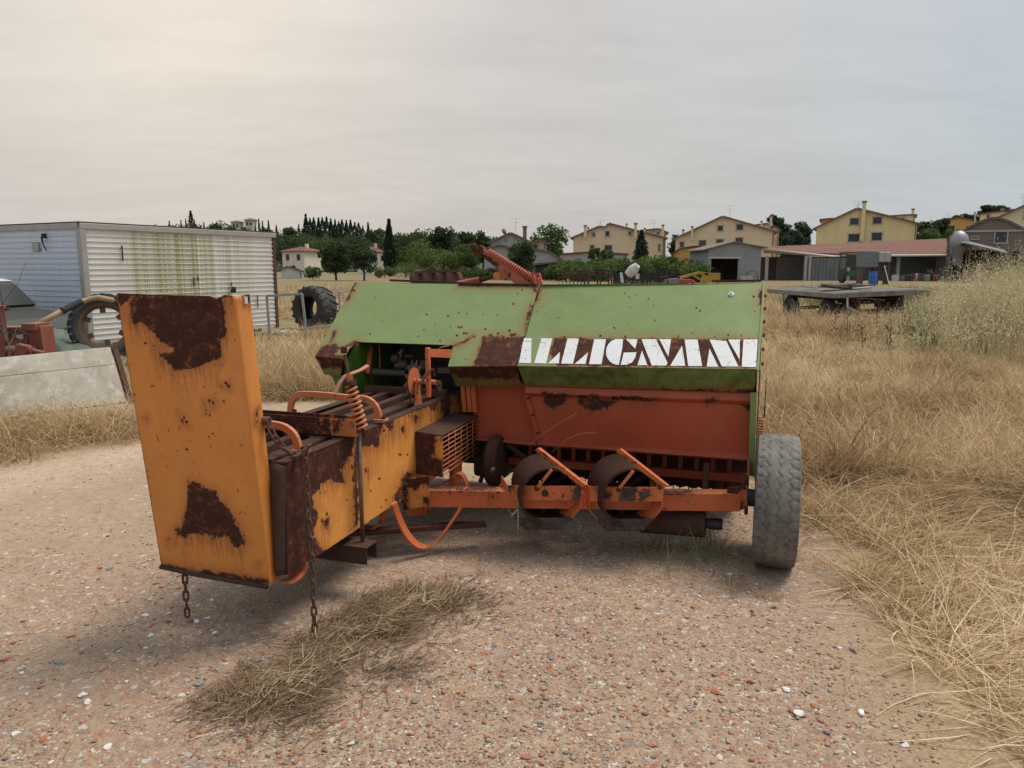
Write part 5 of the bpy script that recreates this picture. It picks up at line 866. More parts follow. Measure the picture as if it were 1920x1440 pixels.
def lip(poly):
    a = link('hood_lip', gridsheet(poly, 0.03), M_greend, hoodL); thick(a, 0.004)
    wear(a, BM, [[(590, 660), (660, 660), (650, 692), (600, 690)], [(830, 680), (980, 680), (985, 712), (850, 708)]], soft=lambda c, P: 52.0 + 0 * P[:, 0], run=4)
lip([[onL(840, 687.5), Am], [bl(855, 724, y=0.10), bl(977, 722, y=0.10)]])
lip([[Al, onL(645, 673)], [bl(608, 702, y=0.10), bl(638, 706, y=0.10)]])
MB().prism([Tl, Tm, Tm + bk, Tl + bk], (0, 0, -0.004)).build('top_fold', M_green, hoodL)
MB().bar(bl(860, 531.5, y=0.575), bl(1005, 533.5, y=0.575), 0.02, 0.012).build('edge_strip', M_rustb, hoodL)
# white lettering, what is left of it
M_white = None
k = NT('cracked_white_vinyl'); cr = k.vor(5.0, vec=k.map(k.co(), (1.1, 1, 4.6), rot=(0, 0.12, 0)), feature='DISTANCE_TO_EDGE'); gr = k.mr(k.noise(30, 6, 0.7), 0.62, 0.72)
M_white = k.done(k.mix(k.math('MAXIMUM', k.math('MULTIPLY', k.mr(cr, 0.009, 0.003), k.mr(k.noise(9, 3), 0.42, 0.55)), k.math('MAXIMUM', k.math('MULTIPLY', k.mr(k.noise(26, 7, 0.75), 0.60, 0.70), 0.45), k.mr(k.noise(40, 6, 0.7), 0.625, 0.645))), k.mix(k.noise(5, 4), (0.58, 0.61, 0.64), (0.74, 0.74, 0.72)), (0.20, 0.17, 0.14)), 0.55)
def LZ(q): return [(940 + x / 3.5556, 500 + y / 3.5556) for x, y in q]
def arc(cx, cy, rx, ry, a0, a1, n=9): return [(cx + rx * math.cos(R(a0 + (a1 - a0) * i / n)), cy + ry * math.sin(R(a0 + (a1 - a0) * i / n))) for i in range(n + 1)]
letters = [
 [[(150, 478), (202, 478), (198, 645), (118, 643)]],
 [[(268, 479), (340, 480), (298, 647), (220, 645)], [(391, 571), (384, 647), (312, 647)]],
 [[(442, 480), (518, 482), (478, 649), (399, 648)], [(578, 574), (562, 651), (490, 649)]],
 [[(620, 484), (698, 486), (668, 652), (585, 651)]],
 [[(812, 485), (806, 545), (784, 656)] + arc(778, 570, 80, 86, 98, 270, 10), [(830, 484), (908, 486), (893, 549)], [(816, 575), (901, 573), (893, 606), (872, 640), (840, 655), (796, 657), (806, 618)]],
 [[(935, 486), (1030, 485), (1108, 642), (1100, 661), (1003, 661)], [(938, 562), (974, 659), (908, 658)], [(1054, 485), (1132, 486), (1113, 602)]],
 [[(1222, 487), (1308, 488), (1339, 664), (1246, 664)], [(1205, 528), (1226, 663), (1126, 663)]],
 [[(1388, 488), (1500, 498), (1580, 667), (1470, 667)], [(1388, 548), (1447, 668), (1369, 668)], [(1512, 488), (1591, 488), (1588, 622)]],
 [[(1614, 488), (1708, 487), (1698, 671), (1603, 670)]]]
for L in letters:
    b = MB()
    for q in L:
        pts = [onR(*p) + nR * 0.0012 for p in LZ(q)]
        b.prism(pts, nR * 0.0016)
    b.build('letter', M_white, hoodR)
b = MB(); p = onR(1371, 552); b.lathe([(0.0, 0.006), (0.008, 0.006), (0.017, 0.004), (0.019, 0.0)], p + nR * 0.002, nR, 14); b.lathe([(0.0, 0.016), (0.007, 0.015), (0.008, 0.0)], p + nR * 0.004, nR, 8)
b.build('reflector_stud', plain('pale_plastic', (0.62, 0.62, 0.60), 0.4), hoodR, 'auto')
# end plate with folded flange and bolts, right-hand side
endp = MB(); ex = 0.012
endp.prism([(ex, 0.0, 1.08), (ex, 0.58, 1.545), (ex, 1.0, 1.53), (ex, 1.0, 0.60), (ex, 0.28, 0.42), (ex, 0.06, 0.42), (ex, 0.05, 0.93)], (0.004, 0, 0))
ep = endp.build('end_plate', M_green, baler)
MB().bar(bl(1413, 736, y=0.055), bl(1409, 892, y=0.055), 0.034, 0.006, up=(0, 1, 0)).build('flange', M_green, ep)
MB().bar((0.0, -0.004, 1.075), (0.012, 0.577, 1.552), 0.012, 0.012).build('edge_bead', M_green, ep)
for i in range(6):
    t = (i + 0.6) / 6.2; q = Vector((0.022, -0.0 + 0.56 * t + 0.03, 1.08 + 0.455 * t - 0.02)); MB().lathe([(0, 0.016), (0.010, 0.016), (0.011, 0.0)], q - Vector((0.008, 0, 0)), (1, 0, 0), 6).build('bolt', M_rust, ep)
MB().helix(bl(1427, 782, y=0.30), bl(1423, 870, y=0.30), 0.018, 0.0048, 17).build('extension_spring', M_strap, baler, True)
MB().prism([(0.05, 0.35, 0.98), (0.05, 0.70, 0.60), (0.05, 0.42, 0.52), (0.05, 0.33, 0.60)], (0.004, 0, 0)).build('wheel_shield', M_rust, baler)
# inner plate of the knotter opening (green)
MB().prism([bl(667, 643, y=0.07), bl(696, 645, y=0.30), bl(694, 745, y=0.30), bl(640, 745, y=0.10), bl(648, 680, y=0.02)], (0.0, 0.004, 0)).build('inner_plate', M_darkgreen, baler)
MB().prism([bl(622, 704, y=0.12), bl(660, 704, y=0.14), bl(660, 760, y=0.14), bl(640, 750, y=0.12)], (0, 0.004, 0)).build('lower_plate', M_darkgreen, baler)
q = bl(696, 645, y=0.30); MB().prism([(q.x, 0.30, 0.72), (q.x, 0.98, 0.72), (q.x, 0.98, 1.50), (q.x, 0.60, 1.50), (q.x, 0.30, 1.28)], (0.004, 0, 0)).build('light_gap_plate', M_darkgreen, baler)  # added plate, closes the gap where daylight came in
MB().prism([(q.x + 0.005, 0.62, 0.66), (-1.72, 0.62, 0.66), (-1.72, 0.62, 1.50), (q.x + 0.005, 0.62, 1.50)], (0, 0.004, 0)).build('knotter_shade_panel', M_dark, baler)  # added dark panel, gives the knotter opening its deep shade
# ---- housing behind the hood: back wall, floor, left end
hb = MB()
hb.prism([(-2.80, 0.98, 0.55), (0.0, 0.98, 0.55), (0.0, 0.98, 1.50), (-2.80, 0.98, 1.50)], (0, 0.004, 0))
hb.build('back_wall', M_red, baler)
MB().prism([(-2.83, 0.02, 1.04), (-2.86, 0.58, 1.52), (-2.86, 1.0, 1.50), (-2.82, 1.0, 0.62), (-2.80, 0.12, 0.90)], (0.004, 0, 0)).build('end_plate', M_green, baler)
MB().prism([(-1.80, 0.22, 0.62), (0.0, 0.22, 0.64), (0.0, 0.98, 0.60), (-1.80, 0.98, 0.60)], (0, 0, -0.005)).build('feeder_floor', M_rust, baler)
# ---- red rear panel
redrows = [[bl(985, 716, y=0.13), bl(1409, 730, y=0.13)], [bl(985, 737, y=0.085), bl(1409, 752, y=0.085)], [bl(987, 743, y=0.115), bl(1409, 760, y=0.115)], [bl(1008, 830, y=0.15), bl(1405, 850, y=0.15)], [bl(1008, 833, y=0.085), bl(1405, 862, y=0.085)]]
redp = link('rear_panel', gridsheet(redrows, 0.028), M_red, baler); thick(redp, 0.003)
wear(redp, BM, [[(1018, 742), (1060, 738), (1064, 752), (1050, 762), (1034, 768), (1022, 760)], [(1082, 752), (1110, 745), (1157, 752), (1140, 765), (1112, 770), (1090, 765)], [(1080, 738), (1125, 741), (1122, 748), (1085, 745)], [(1143, 740), (1230, 748), (1225, 754), (1180, 752), (1150, 748)], [(1320, 748), (1345, 746), (1338, 757), (1322, 755)], [(1392, 757), (1408, 760), (1408, 768), (1398, 767)], [(1015, 736), (1075, 736), (1070, 742), (1018, 741)]], run=10)
redl = link('rear_panel', polysheet([bl(880, 716, y=0.20), bl(990, 716, y=0.20), bl(1012, 830, y=0.20), bl(893, 824, y=0.20)], 0.03), M_red, baler); thick(redl, 0.003)
wear(redl, BM, [], run=4)
MB().bar(bl(987, 740, y=0.105), bl(1010, 822, y=0.14), 0.030, 0.008, up=(0, 1, 0)).build('seam_strip', M_red, redp)
MB().bar(bl(893, 822, y=0.17), bl(1008, 832, y=0.17), 0.05, 0.012).build('bottom_flange', M_red, redl)
for q in ((990, 747), (999, 778), (1008, 812)): MB().lathe([(0, 0.010), (0.008, 0.009), (0.010, 0)], bl(*q, y=0.10), (0, -1, 0), 6).build('rivet', M_rust, redp)
# ---- feed opening below the red panel: rails, slats, tines
fr = MB().bar((-1.80, 0.34, 0.49), (-0.02, 0.34, 0.50), 0.03, 0.06).build('feeder_rail', M_red, baler, bevel=0.004)
fr2 = MB().bar((-1.80, 0.36, 0.345), (-0.02, 0.36, 0.355), 0.05, 0.05).build('feeder_rail', M_red, baler, bevel=0.004)
MB().bar((-1.80, 0.62, 0.30), (-0.05, 0.62, 0.30), 0.05, 0.09).build('pickup_beam', M_rust, baler)
MB().prism([(-1.80, 0.52, 0.36), (-0.03, 0.52, 0.36), (-0.03, 0.50, 0.60), (-1.80, 0.50, 0.60)], (0, 0.004, 0)).build('pickup_screen', M_rust, baler)
for i in range(17):
    x = -1.74 + i * 0.10
    MB().bar((x, 0.38, 0.355), (x, 0.38, 0.48), 0.026, 0.006, up=(0, 1, 0)).build('slat', M_red, baler)
for i in range(12):
    x = -1.30 + i * 0.10
    MB().tube([(x, 0.66, 0.30), (x, 0.58, 0.20), (x + 0.004, 0.54, 0.12)], 0.004, 6).build('tine', M_rust, baler, True)
MB().bar(bl(1325, 868, y=0.10), bl(1321, 925, y=0.06), 0.034, 0.034, up=(0, 1, 0)).build('post', M_rust, baler, bevel=0.003)
MB().bar(bl(1404, 862, y=0.06), bl(1400, 958, y=0.0), 0.012, 0.10, up=(0, 1, 0)).build('side_stay', M_red, baler)
# ---- axle: orange and red square tube from the chamber to the wheel
aL, aR = Vector((-1.90, -0.49, 0.31)), Vector((-0.03, -0.11, 0.352))
def axm(t): return aL + (aR - aL) * t
ax = []
for i in range(41):
    ax.append(axm(i / 40))
def tube_sq(name, p, q, s, mat, polys, par):
    d = (q - p).normalized(); y = d.cross(Vector((0, 0, 1))).normalized(); z = y.cross(d); rows = []
    for a, c in ((-1, -1), (1, -1), (1, 1), (-1, 1), (-1, -1)): rows.append([p + y * (a * s / 2) + z * (c * s / 2), q + y * (a * s / 2) + z * (c * s / 2)])
    o = link(name, gridsheet(rows, 0.03), mat, par); wear(o, BM, polys, run=12); return o
axle = tube_sq('axle_tube', axm(0.02), axm(0.98), 0.098, M_axle, [[(800, 908), (930, 910), (930, 918), (870, 921), (840, 917), (804, 919)], [(1240, 920), (1300, 922), (1300, 926), (1240, 926)], [(920, 925), (926, 925), (926, 940), (921, 940)]], baler)
brk = link('axle_bracket', polysheet([bl(757, 897, y=-0.55), bl(804, 893, y=-0.55), bl(804, 948, y=-0.55), bl(775, 952, y=-0.55), bl(757, 955, y=-0.55)], 0.02), M_cham, baler); thick(brk, 0.008)
wear(brk, BM, [[(757, 895), (806, 890), (806, 914), (790, 908), (778, 918), (762, 914), (764, 955), (757, 958)], [(790, 932), (806, 930), (806, 950), (796, 948)]], run=8)
for q in ((760, 908), (760, 923), (760, 938)): MB().lathe([(0, 0.022), (0.014, 0.02), (0.016, 0)], bl(*q, y=-0.56), (0.3, -1, 0), 6).build('bolt', M_rust, brk)
MB().prism([bl(756, 897, y=-0.57), bl(762, 896, y=-0.50), bl(762, 956, y=-0.50), bl(756, 957, y=-0.57)], (0.006, 0.0, 0)).build('bracket_flange', M_rustb, brk)
ebr = link('end_bracket', polysheet([bl(1363, 915, y=-0.16), bl(1401, 911, y=-0.16), bl(1401, 954, y=-0.16), bl(1363, 961, y=-0.16)], 0.02), M_axle, baler); thick(ebr, 0.008)
wear(ebr, BM, [[(1362, 914), (1400, 910), (1400, 918), (1382, 926), (1379, 945), (1370, 930), (1368, 946), (1376, 950), (1390, 940), (1401, 950), (1401, 955), (1362, 962)]], run=6)
MB().bar(bl(1400, 895, y=-0.02), bl(1399, 960, y=-0.02), 0.02, 0.10, up=(0, 1, 0)).build('hanger', M_dark, baler)
# frayed twine knotted round the axle
tw = MB(); p0 = axm(0.335); ring = [p0 + Vector((0, -0.056 * c, 0.058 * s)) for c, s in ((1, 1), (1, 0), (1, -1), (-1, -1), (-1, 1), (1, 1))]
tw.tube(ring, 0.004, 6); tw.tube([p0 + Vector((0, -0.058, -0.05)), p0 + Vector((0.002, -0.062, -0.13)), p0 + Vector((-0.002, -0.06, -0.20))], [0.004, 0.003, 0.002], 5); tw.tube([p0 + Vector((0, -0.06, -0.05)), p0 + Vector((-0.03, -0.064, -0.085)), p0 + Vector((-0.045, -0.064, -0.10))], [0.003, 0.005, 0.002], 5)
tie = tw.build('twine_tie', plain('baling_twine', (0.50, 0.47, 0.42), 0.9), None, True); tie.matrix_world = BM
tag(tie, 'pale frayed twine knotted around the orange axle tube', 'twine')
# ---- two open drums held in six-sided frames
def drum(cx, cy, y0, polysF, polysD, polysB, lab):
    T = empty('drum_unit'); T.parent = baler
    def q(px, py, yy=y0): return bl(cx + px, cy + py, y=yy)
    c = q(2, 8); axd = (Vector((-0.52, 1.0, 0.06))).normalized(); r = 0.166
    prof = [(r - 0.010, 0.005), (r, 0.0), (r + 0.006, 0.004), (r + 0.006, 0.018), (r, 0.022)]
    for i in range(7): h = 0.035 + i * 0.030; prof += [(r, h), (r + 0.004, h + 0.006), (r + 0.004, h + 0.012), (r, h + 0.018)]
    prof += [(r + 0.006, 0.26), (r + 0.006, 0.28), (r - 0.010, 0.28), (r - 0.010, 0.005)]
    T2 = MB().lathe(prof, c, axd, 56).build('drum', M_drumr, baler, 'auto')
    MB().lathe([(0.012, 0.25), (r - 0.011, 0.25), (r - 0.011, 0.256), (0.012, 0.256)], c, axd, 40, True).build('daylight_stop_disc', M_drumr, T2)  # added disc, keeps daylight from showing through the drum
    for i in range(3):
        a0 = 0.5 + i * 2.094; v0 = axd.cross(Vector((0, 0, 1))).normalized(); v1 = v0.cross(axd); rd_ = v0 * math.cos(a0) + v1 * math.sin(a0); MB().bar(c + axd * 0.15 + rd_ * 0.02, c + axd * 0.15 + rd_ * (r - 0.008), 0.035, 0.008, up=axd).build('spoke', M_rust, T2)
    MB().lathe([(0, 0.10), (0.028, 0.10), (0.028, 0.19), (0, 0.19)], c, axd, 14).build('drum_hub', M_dark, T2, 'auto')
    f = [q(-75, -14), q(-75, 30), q(-44, 68), q(24, 68), q(60, 28), q(60, -14)]
    bck = Vector((-0.085, 0.14, 0.012))
    fb = link('cradle', gridsheet([f, [p + bck for p in f]], 0.03), M_drum, baler); thick(fb, 0.005); wear(fb, BM, polysB, run=6)
    bar = link('front_plate', polysheet([q(-75, -14, y0 - 0.004), q(63, -12, y0 - 0.004), q(61, 14, y0 - 0.004), q(-75, 14, y0 - 0.004)], 0.015), M_drum, fb); thick(bar, 0.006); wear(bar, BM, polysF, run=6)
    MB().lathe([(0.0, 0.0015), (0.021, 0.0015), (0.021, 0.0)], q(-6, 1, y0 - 0.005), (0, -1, 0), 20).build('hole', M_dark, bar)
    bot = link('tray_plate', polysheet([q(-62, 47, y0 - 0.002), q(46, 47, y0 - 0.002), q(24, 68, y0 - 0.01), q(-44, 68, y0 - 0.01)], 0.02), M_drum, fb); thick(bot, 0.005); wear(bot, BM, polysB, run=4, soft=lambda c_, P: 74.0 + 0 * P[:, 0])
    dg = []
    pA, pB = q(-26, -79, y0 - 0.03), q(63, -10, y0 - 0.012)
    d_ = link('diagonal_bar', gridsheet([[pA, pB], [pA + Vector((0.022, -0.012, 0.02)), pB + Vector((0.022, -0.012, 0.02))], [pA + Vector((0.03, 0.02, 0.016)), pB + Vector((0.03, 0.02, 0.016))]], 0.02), M_drum, fb); thick(d_, 0.006); wear(d_, BM, polysD, run=4)
    MB().bar(q(6, -43, y0 - 0.016), q(-21, -9, y0 - 0.01), 0.018, 0.010, up=(0, 1, 0)).build('strut', M_strap, fb)
    MB().lathe([(0, 0.012), (0.013, 0.01), (0.015, 0)], q(-21, -8, y0 - 0.008), (0, -1, 0), 8).build('bolt', M_rust, fb)
    MB().lathe([(0, 0.014), (0.010, 0.012), (0.012, 0)], q(56, -12, y0 - 0.014), (0, -1, 0), 8).build('bolt', M_rust, fb)
    COL.objects.unlink(T); bpy.data.objects.remove(T)
drum(1028, 924, -0.42, [[(950, 908), (962, 910), (958, 920), (954, 930), (952, 940)], [(1068, 912), (1092, 912), (1090, 940), (1072, 938)], [(968, 921), (984, 922), (982, 926), (970, 925)]], [[(1020, 852), (1040, 872), (1030, 880), (1010, 862)], [(995, 838), (1015, 852), (1008, 860), (995, 848)]], [[(965, 972), (1085, 972), (1085, 1000), (965, 1000)]], '')
drum(1181, 926, -0.36, [[(1124, 922), (1142, 920), (1146, 934), (1130, 938)], [(1160, 910), (1196, 912), (1190, 940), (1162, 940)], [(1196, 925), (1216, 916), (1222, 930), (1200, 940)], [(1110, 908), (1126, 910), (1120, 920)]], [[(1150, 845), (1190, 868), (1180, 880), (1150, 860)], [(1205, 890), (1240, 915), (1225, 925), (1200, 900)]], [[(1120, 972), (1225, 972), (1205, 1000), (1120, 1000)]], '')
# lower press roller behind the drums
rl = MB().lathe([(0.0, 0.0), (0.078, 0.0), (0.082, 0.006), (0.082, 0.37), (0.078, 0.376), (0.0, 0.376)], bl(1200, 972, y=-0.10), (1, 0, 0.03), 32).build('press_roller', M_rustb, baler, 'auto')
MB().lathe([(0, 0.47), (0.03, 0.47), (0.035, 0.44), (0.03, 0.376), (0.0, 0.376)], bl(1200, 972, y=-0.10), (1, 0, 0.03), 12).build('roller_hub', M_dark, rl, 'auto')
# pick-up reel, gearbox and linkage in the dark under the feeder
pr = MB().lathe([(0.0, 0.0), (0.19, 0.0), (0.20, 0.01)] + [(0.20 - (0.014 if i % 2 else 0.0), 0.02 + i * 0.041) for i in range(42)] + [(0.20, 1.74), (0.0, 1.74)], (-1.80, 0.80, 0.335), (1, 0, 0), 30).build('pickup_reel', M_rust, baler, 'auto')
for i in range(16): MB().tube([(-1.72 + i * 0.105, 0.68, 0.22), (-1.72 + i * 0.105, 0.60, 0.15), (-1.70 + i * 0.105, 0.585, 0.09)], 0.004, 6).build('tine', M_rust, pr, True)
MB().prism([(-2.35, 0.96, 0.13), (-0.02, 0.96, 0.13), (-0.02, 0.97, 0.62), (-2.35, 0.97, 0.62)], (0, 0.005, 0)).build('light_block_plate', M_rust, baler)  # added dark plate, blocks light and bright ground from behind
MB().box((-1.70, 0.42, 0.40), (0.24, 0.30, 0.34)).build('gearbox', M_dark, baler, bevel=0.03)
MB().lathe([(0, 0), (0.15, 0), (0.17, 0.02), (0.17, 0.06), (0.15, 0.08), (0, 0.08)], (-1.64, 0.12, 0.40), (1, 0.05, 0), 28).build('drive_pulley', M_rust, baler, 'auto')
MB().bar((-1.55, 0.20, 0.50), (-1.20, 0.32, 0.22), 0.04, 0.03).build('linkage', M_dark, baler, bevel=0.004)
MB().bar((-0.80, 0.18, 0.46), (-0.78, 0.30, 0.20), 0.05, 0.03).build('linkage', M_rust, baler, bevel=0.004)
# ---- wheel
WC = Vector((0.130, -0.08, 0.362)); wheel = MB()
def tread_tyre(c, rad, wid, nseg=300, nw=36, grooves=(-0.27, 0.0, 0.27), depth=0.0065, lobes=40, amp=0.05):
    V = []; F = []; rim = rad * 0.56
    prof = [(-0.42, rim), (-0.50, rim + 0.02), (-0.53, rim + (rad - rim) * 0.45), (-0.515, rad - 0.035), (-0.485, rad - 0.013)]
    ws = list(np.linspace(-0.455, 0.455, nw)); pl = [(w, rad - 0.0035 - 0.011 * (abs(w) / 0.455) ** 3) for w in ws]
    prof = prof + pl + [(-w, r_) for w, r_ in reversed(prof)]
    for j in range(nseg):
        t = 2 * math.pi * j / nseg; tri = abs(((j / nseg * lobes) % 1) * 2 - 1) * 2 - 1
        for w, r_ in prof:
            dr = 0
            if abs(w) < 0.456:
                for g in grooves:
                    if abs(w - g - amp * tri) < 0.020: dr = depth
                if abs(w) > 0.36 and (j / nseg * lobes) % 1 < 0.22: dr = depth
            V.append((c.x + w * wid, c.y + (r_ - dr) * math.cos(t), c.z + (r_ - dr) * math.sin(t)))
    m = len(prof)
    for j in range(nseg):
        k2 = (j + 1) % nseg
        for i in range(m - 1): F.append((j * m + i, j * m + i + 1, k2 * m + i + 1, k2 * m + i))
    return V, F
V, F = tread_tyre(Vector((0, 0, 0)), 0.372, 0.215)
k = NT('dusty_worn_rubber'); n1 = k.noise(7, 6, 0.7); n2 = k.noise(45, 5, 0.7)
cc = k.mix(k.mr(n1, 0.35, 0.66), (0.070, 0.069, 0.068), (0.215, 0.20, 0.168)); cc = k.mix(k.math('MULTIPLY', k.mr(n2, 0.45, 0.75), 0.5), cc, (0.25, 0.22, 0.17)); k.bump(n2, 0.25, 0.004)
M_tyre = k.done(cc, 0.85)
wh = link('wheel', attr_mesh('tyre', V, F, [M_tyre], None, True), M_tyre, baler); wh.location = WC
MB().lathe([(0.045, -0.115), (0.12, -0.10), (0.15, -0.06), (0.18, -0.075), (0.212, -0.095), (0.214, 0.095), (0.18, 0.07), (0.15, 0.04), (0.045, 0.03), (0.0, 0.03)], (0, 0, 0), (1, 0, 0), 36).build('rim', M_rustb, wh, 'auto')
MB().lathe([(0, 0.10), (0.03, 0.10), (0.045, 0.07), (0.05, -0.16), (0, -0.16)], (0, 0, 0), (1, 0, 0), 18).build('hub', M_dark, wh, 'auto')
wh2 = copy_tree(wh, baler); wh2.location = (-2.62, 0.55, 0.362)
MB().bar((-0.06, -0.08, 0.362), (0.06, -0.08, 0.362), 0.06, 0.06).build('stub_axle', M_dark, baler)
MB().bar((-2.52, 0.55, 0.362), (-2.40, 0.40, 0.40), 0.07, 0.07).build('stub_axle', M_dark, baler)
# ---- bale chamber
cx0, cx1 = -1.92, -2.50
def wallrow(y): return y
cw_pts = [bl(540, 1078, x=cx0), bl(597, 1041, x=cx0), bl(750, 940, x=cx0), bl(810, 900, x=cx0), Vector((cx0, 0.35, 0.33)), Vector((cx0, 0.35, 0.81)), bl(840, 745, x=cx0), bl(700, 803, x=cx0), bl(610, 842, x=cx0), bl(537, 869, x=cx0)]
cw = link('chamber_wall', polysheet(cw_pts, 0.012), M_cham, baler); thick(cw, 0.006)
wear(cw, BM, [[(520, 850), (600, 838), (668, 805), (662, 852), (640, 880), (646, 905), (628, 906), (612, 900), (592, 922), (585, 935), (592, 960), (588, 1010), (602, 1025), (612, 1040), (590, 1060), (540, 1085), (525, 1085)],
              [(662, 800), (690, 790), (715, 780), (718, 800), (712, 836), (690, 838), (678, 842), (672, 860), (664, 862)], [(662, 845), (672, 860), (672, 985), (664, 985)], [(715, 780), (738, 788), (736, 812), (724, 800)], [(690, 788), (860, 722), (860, 730), (790, 764), (700, 800)],
              [(748, 940), (738, 935), (752, 905), (756, 890), (775, 885), (775, 920)], [(800, 752), (818, 742), (820, 768), (806, 770)], [(826, 745), (846, 738), (846, 780), (828, 790)], [(750, 795), (758, 800), (756, 812), (751, 806)], [(776, 780), (784, 782), (782, 792), (777, 790)], [(684, 878), (690, 878), (689, 888), (684, 888)], [(604, 975), (616, 972), (612, 990), (606, 988)]], run=56, dots=DOT_W)
rm = MB()
M_top = M_rustb
rm.strap([(cx0 - 0.028, -1.70, 0.812), (cx0 - 0.028, 0.30, 0.806)], 0.056, 0.006, (1, 0, 0)); rm.build('top_flange', M_top, cw)
MB().strap([bl(540, 1078, x=cx0) + Vector((-0.025, 0, 0)), Vector((cx0 - 0.025, -0.3, 0.322))], 0.05, 0.006, (1, 0, 0)).build('bottom_flange', M_rust, cw)
# bent rear edge of the wall
ed = link('rear_edge', gridsheet([[(cx0, -1.70, 0.32), (cx0, -1.70, 0.80)], [(cx0 - 0.02, -1.735, 0.315), (cx0 - 0.02, -1.735, 0.815)], [(cx0 - 0.05, -1.745, 0.31), (cx0 - 0.05, -1.745, 0.815)]], 0.04), M_rustb, cw, True); thick(ed, 0.005)
cw2 = MB().prism([(cx1, -1.70, 0.315), (cx1, 0.35, 0.33), (cx1, 0.35, 0.81), (cx1, -1.70, 0.81)], (-0.006, 0, 0)).build('chamber_wall', M_rust, baler)
MB().strap([(cx1 + 0.028, -1.70, 0.815), (cx1 + 0.028, 0.30, 0.81)], 0.056, 0.006, (1, 0, 0)).build('top_flange', M_top, cw2)
MB().prism([(cx1, -1.66, 0.33), (cx0 - 0.01, -1.66, 0.33), (cx0 - 0.01, 0.35, 0.34), (cx1, 0.35, 0.34)], (0, 0, 0.004)).build('chamber_floor', M_rust, baler)
MB().prism([(cx1, 0.34, 0.33), (cx0, 0.34, 0.33), (cx0, 0.34, 0.80), (cx1, 0.34, 0.80)], (0, 0.004, 0)).build('plunger_face', M_dark, baler)
for x, w in ((-2.06, 0.075), (-2.21, 0.05), (-2.36, 0.05)):
    rr = MB().bar((x, -1.66, 0.79), (x, 0.14, 0.80), w, 0.045).build('top_rail', M_rustb, baler, bevel=0.006)
MB().bar((-2.52, 0.10, 0.83), (-1.93, 0.10, 0.83), 0.05, 0.05).build('cross_bar', M_rust, baler, bevel=0.004)
# side skid and straps near the chute
MB().bar((-2.52, -1.15, 0.815), (-1.90, -1.15, 0.815), 0.10, 0.006).build('saddle_plate', M_rustb, baler)
# tension cross channel, upper
ch = MB(); y0 = -1.165
for dy, dz, w, h in ((-0.042, 0, 0.006, 0.085), (0.042, 0, 0.006, 0.085), (0, -0.040, 0.084, 0.006)):
    ch.box((-2.20, y0 + dy, 0.868 + dz), (0.68, w, h))
chn = ch.build('tension_channel', paint('paint_channel', (0.55, 0.19, 0.05), 0.60, 30, dust=0.2), baler); wear(chn, BM, [], soft=lambda c, P: np.where(P[:, 0] > 662, 57.0, 75.0), run=4)
# lower channel
ch = MB(); y1 = -1.17
for dy, dz, w, h in ((-0.052, 0, 0.006, 0.085), (0.052, 0, 0.006, 0.085), (0, 0.042, 0.11, 0.006)):
    ch.box((-2.18, y1 + dy, 0.222 + dz), (0.74, w, h))
ch.build('tension_channel', M_rustb, baler)
MB().tube([(-1.872, -1.150, 0.262), (-1.872, -1.152, 0.56), (-1.872, -1.155, 0.90)], 0.0105, 12).build('tension_rod', M_steel, baler, True)
# spring, cup, threaded spindle and crank
st, sb = bl(657, 722, y=-1.155), bl(680, 806, y=-1.155)
MB().helix(sb, st, 0.0255, 0.0068, 9.6, 8, 18).build('coil_spring', M_strap, baler, True)
MB().lathe([(0.0, -0.004), (0.031, -0.004), (0.033, 0.004), (0.033, 0.018), (0.028, 0.022), (0.0, 0.022)], st, (st - sb), 20).build('spring_cup', M_rustb, baler, 'auto')
MB().tube([st, bl(655, 700, y=-1.155)], 0.017, 14).build('spindle_sleeve', M_strap, baler, 'auto')
MB().tube([sb + (sb - st) * 0.15, st, bl(646, 665, y=-1.155)], 0.0085, 10).build('spindle', M_rust, baler, True)
q_ = bl(645, 656, y=-1.155); MB().box(q_, (0.030, 0.030, 0.034), 0.5).build('spindle_head', M_rust, baler, bevel=0.003)
MB().strap([bl(628, 737, y=-1.19), bl(637, 718, y=-1.17), bl(646, 706, y=-1.16), bl(660, 700, y=-1.15), bl(676, 694, y=-1.12), bl(690, 685, y=-1.08)], 0.042, 0.007, (0.75, -0.65, 0.0)).build('crank_arm', paint('paint_crank', (0.58, 0.20, 0.12), 0.62, 30, dust=0.3), baler, bevel=0.002)
# two arched straps over the chamber
def arch(y, pts, w=0.03):
    d = []
    for i, p in enumerate(pts): d.append(bl(*p, y=y))
    return d
def smooth_path(p, n=4):
    p = [Vector(q) for q in p]; out = []
    for i in range(len(p) - 1):
        a, b_, c, d = p[max(i - 1, 0)], p[i], p[i + 1], p[min(i + 2, len(p) - 1)]
        for j in range(n):
            t = j / n; out.append(0.5 * ((2 * b_) + (c - a) * t + (2 * a - 5 * b_ + 4 * c - d) * t * t + (3 * b_ - a - 3 * c + d) * t ** 3))
    return out + [p[-1]]
def hoop(y, pts, foot=True, t=0.034, w=0.022):
    P = smooth_path([bl(*p, y=y) for p in pts])
    o = MB().strap(P, w, t, (0, 1, 0)).build('arched_strap', M_strap, baler, bevel=0.003)
    for e in (P[0], P[-1]):
        if foot: MB().box(e + Vector((0.012, -0.005, -0.004)), (0.075, 0.05, 0.01)).build('foot', M_strap, o); MB().lathe([(0, 0.018), (0.011, 0.017), (0.012, 0)], e + Vector((0.03, -0.006, 0.0)), (0, 0, 1), 6).build('bolt', M_rust, o)
hoop(-0.82, [(545, 772), (546, 758), (552, 745), (566, 739), (610, 741), (655, 746), (685, 748), (700, 757), (708, 770), (711, 785)])
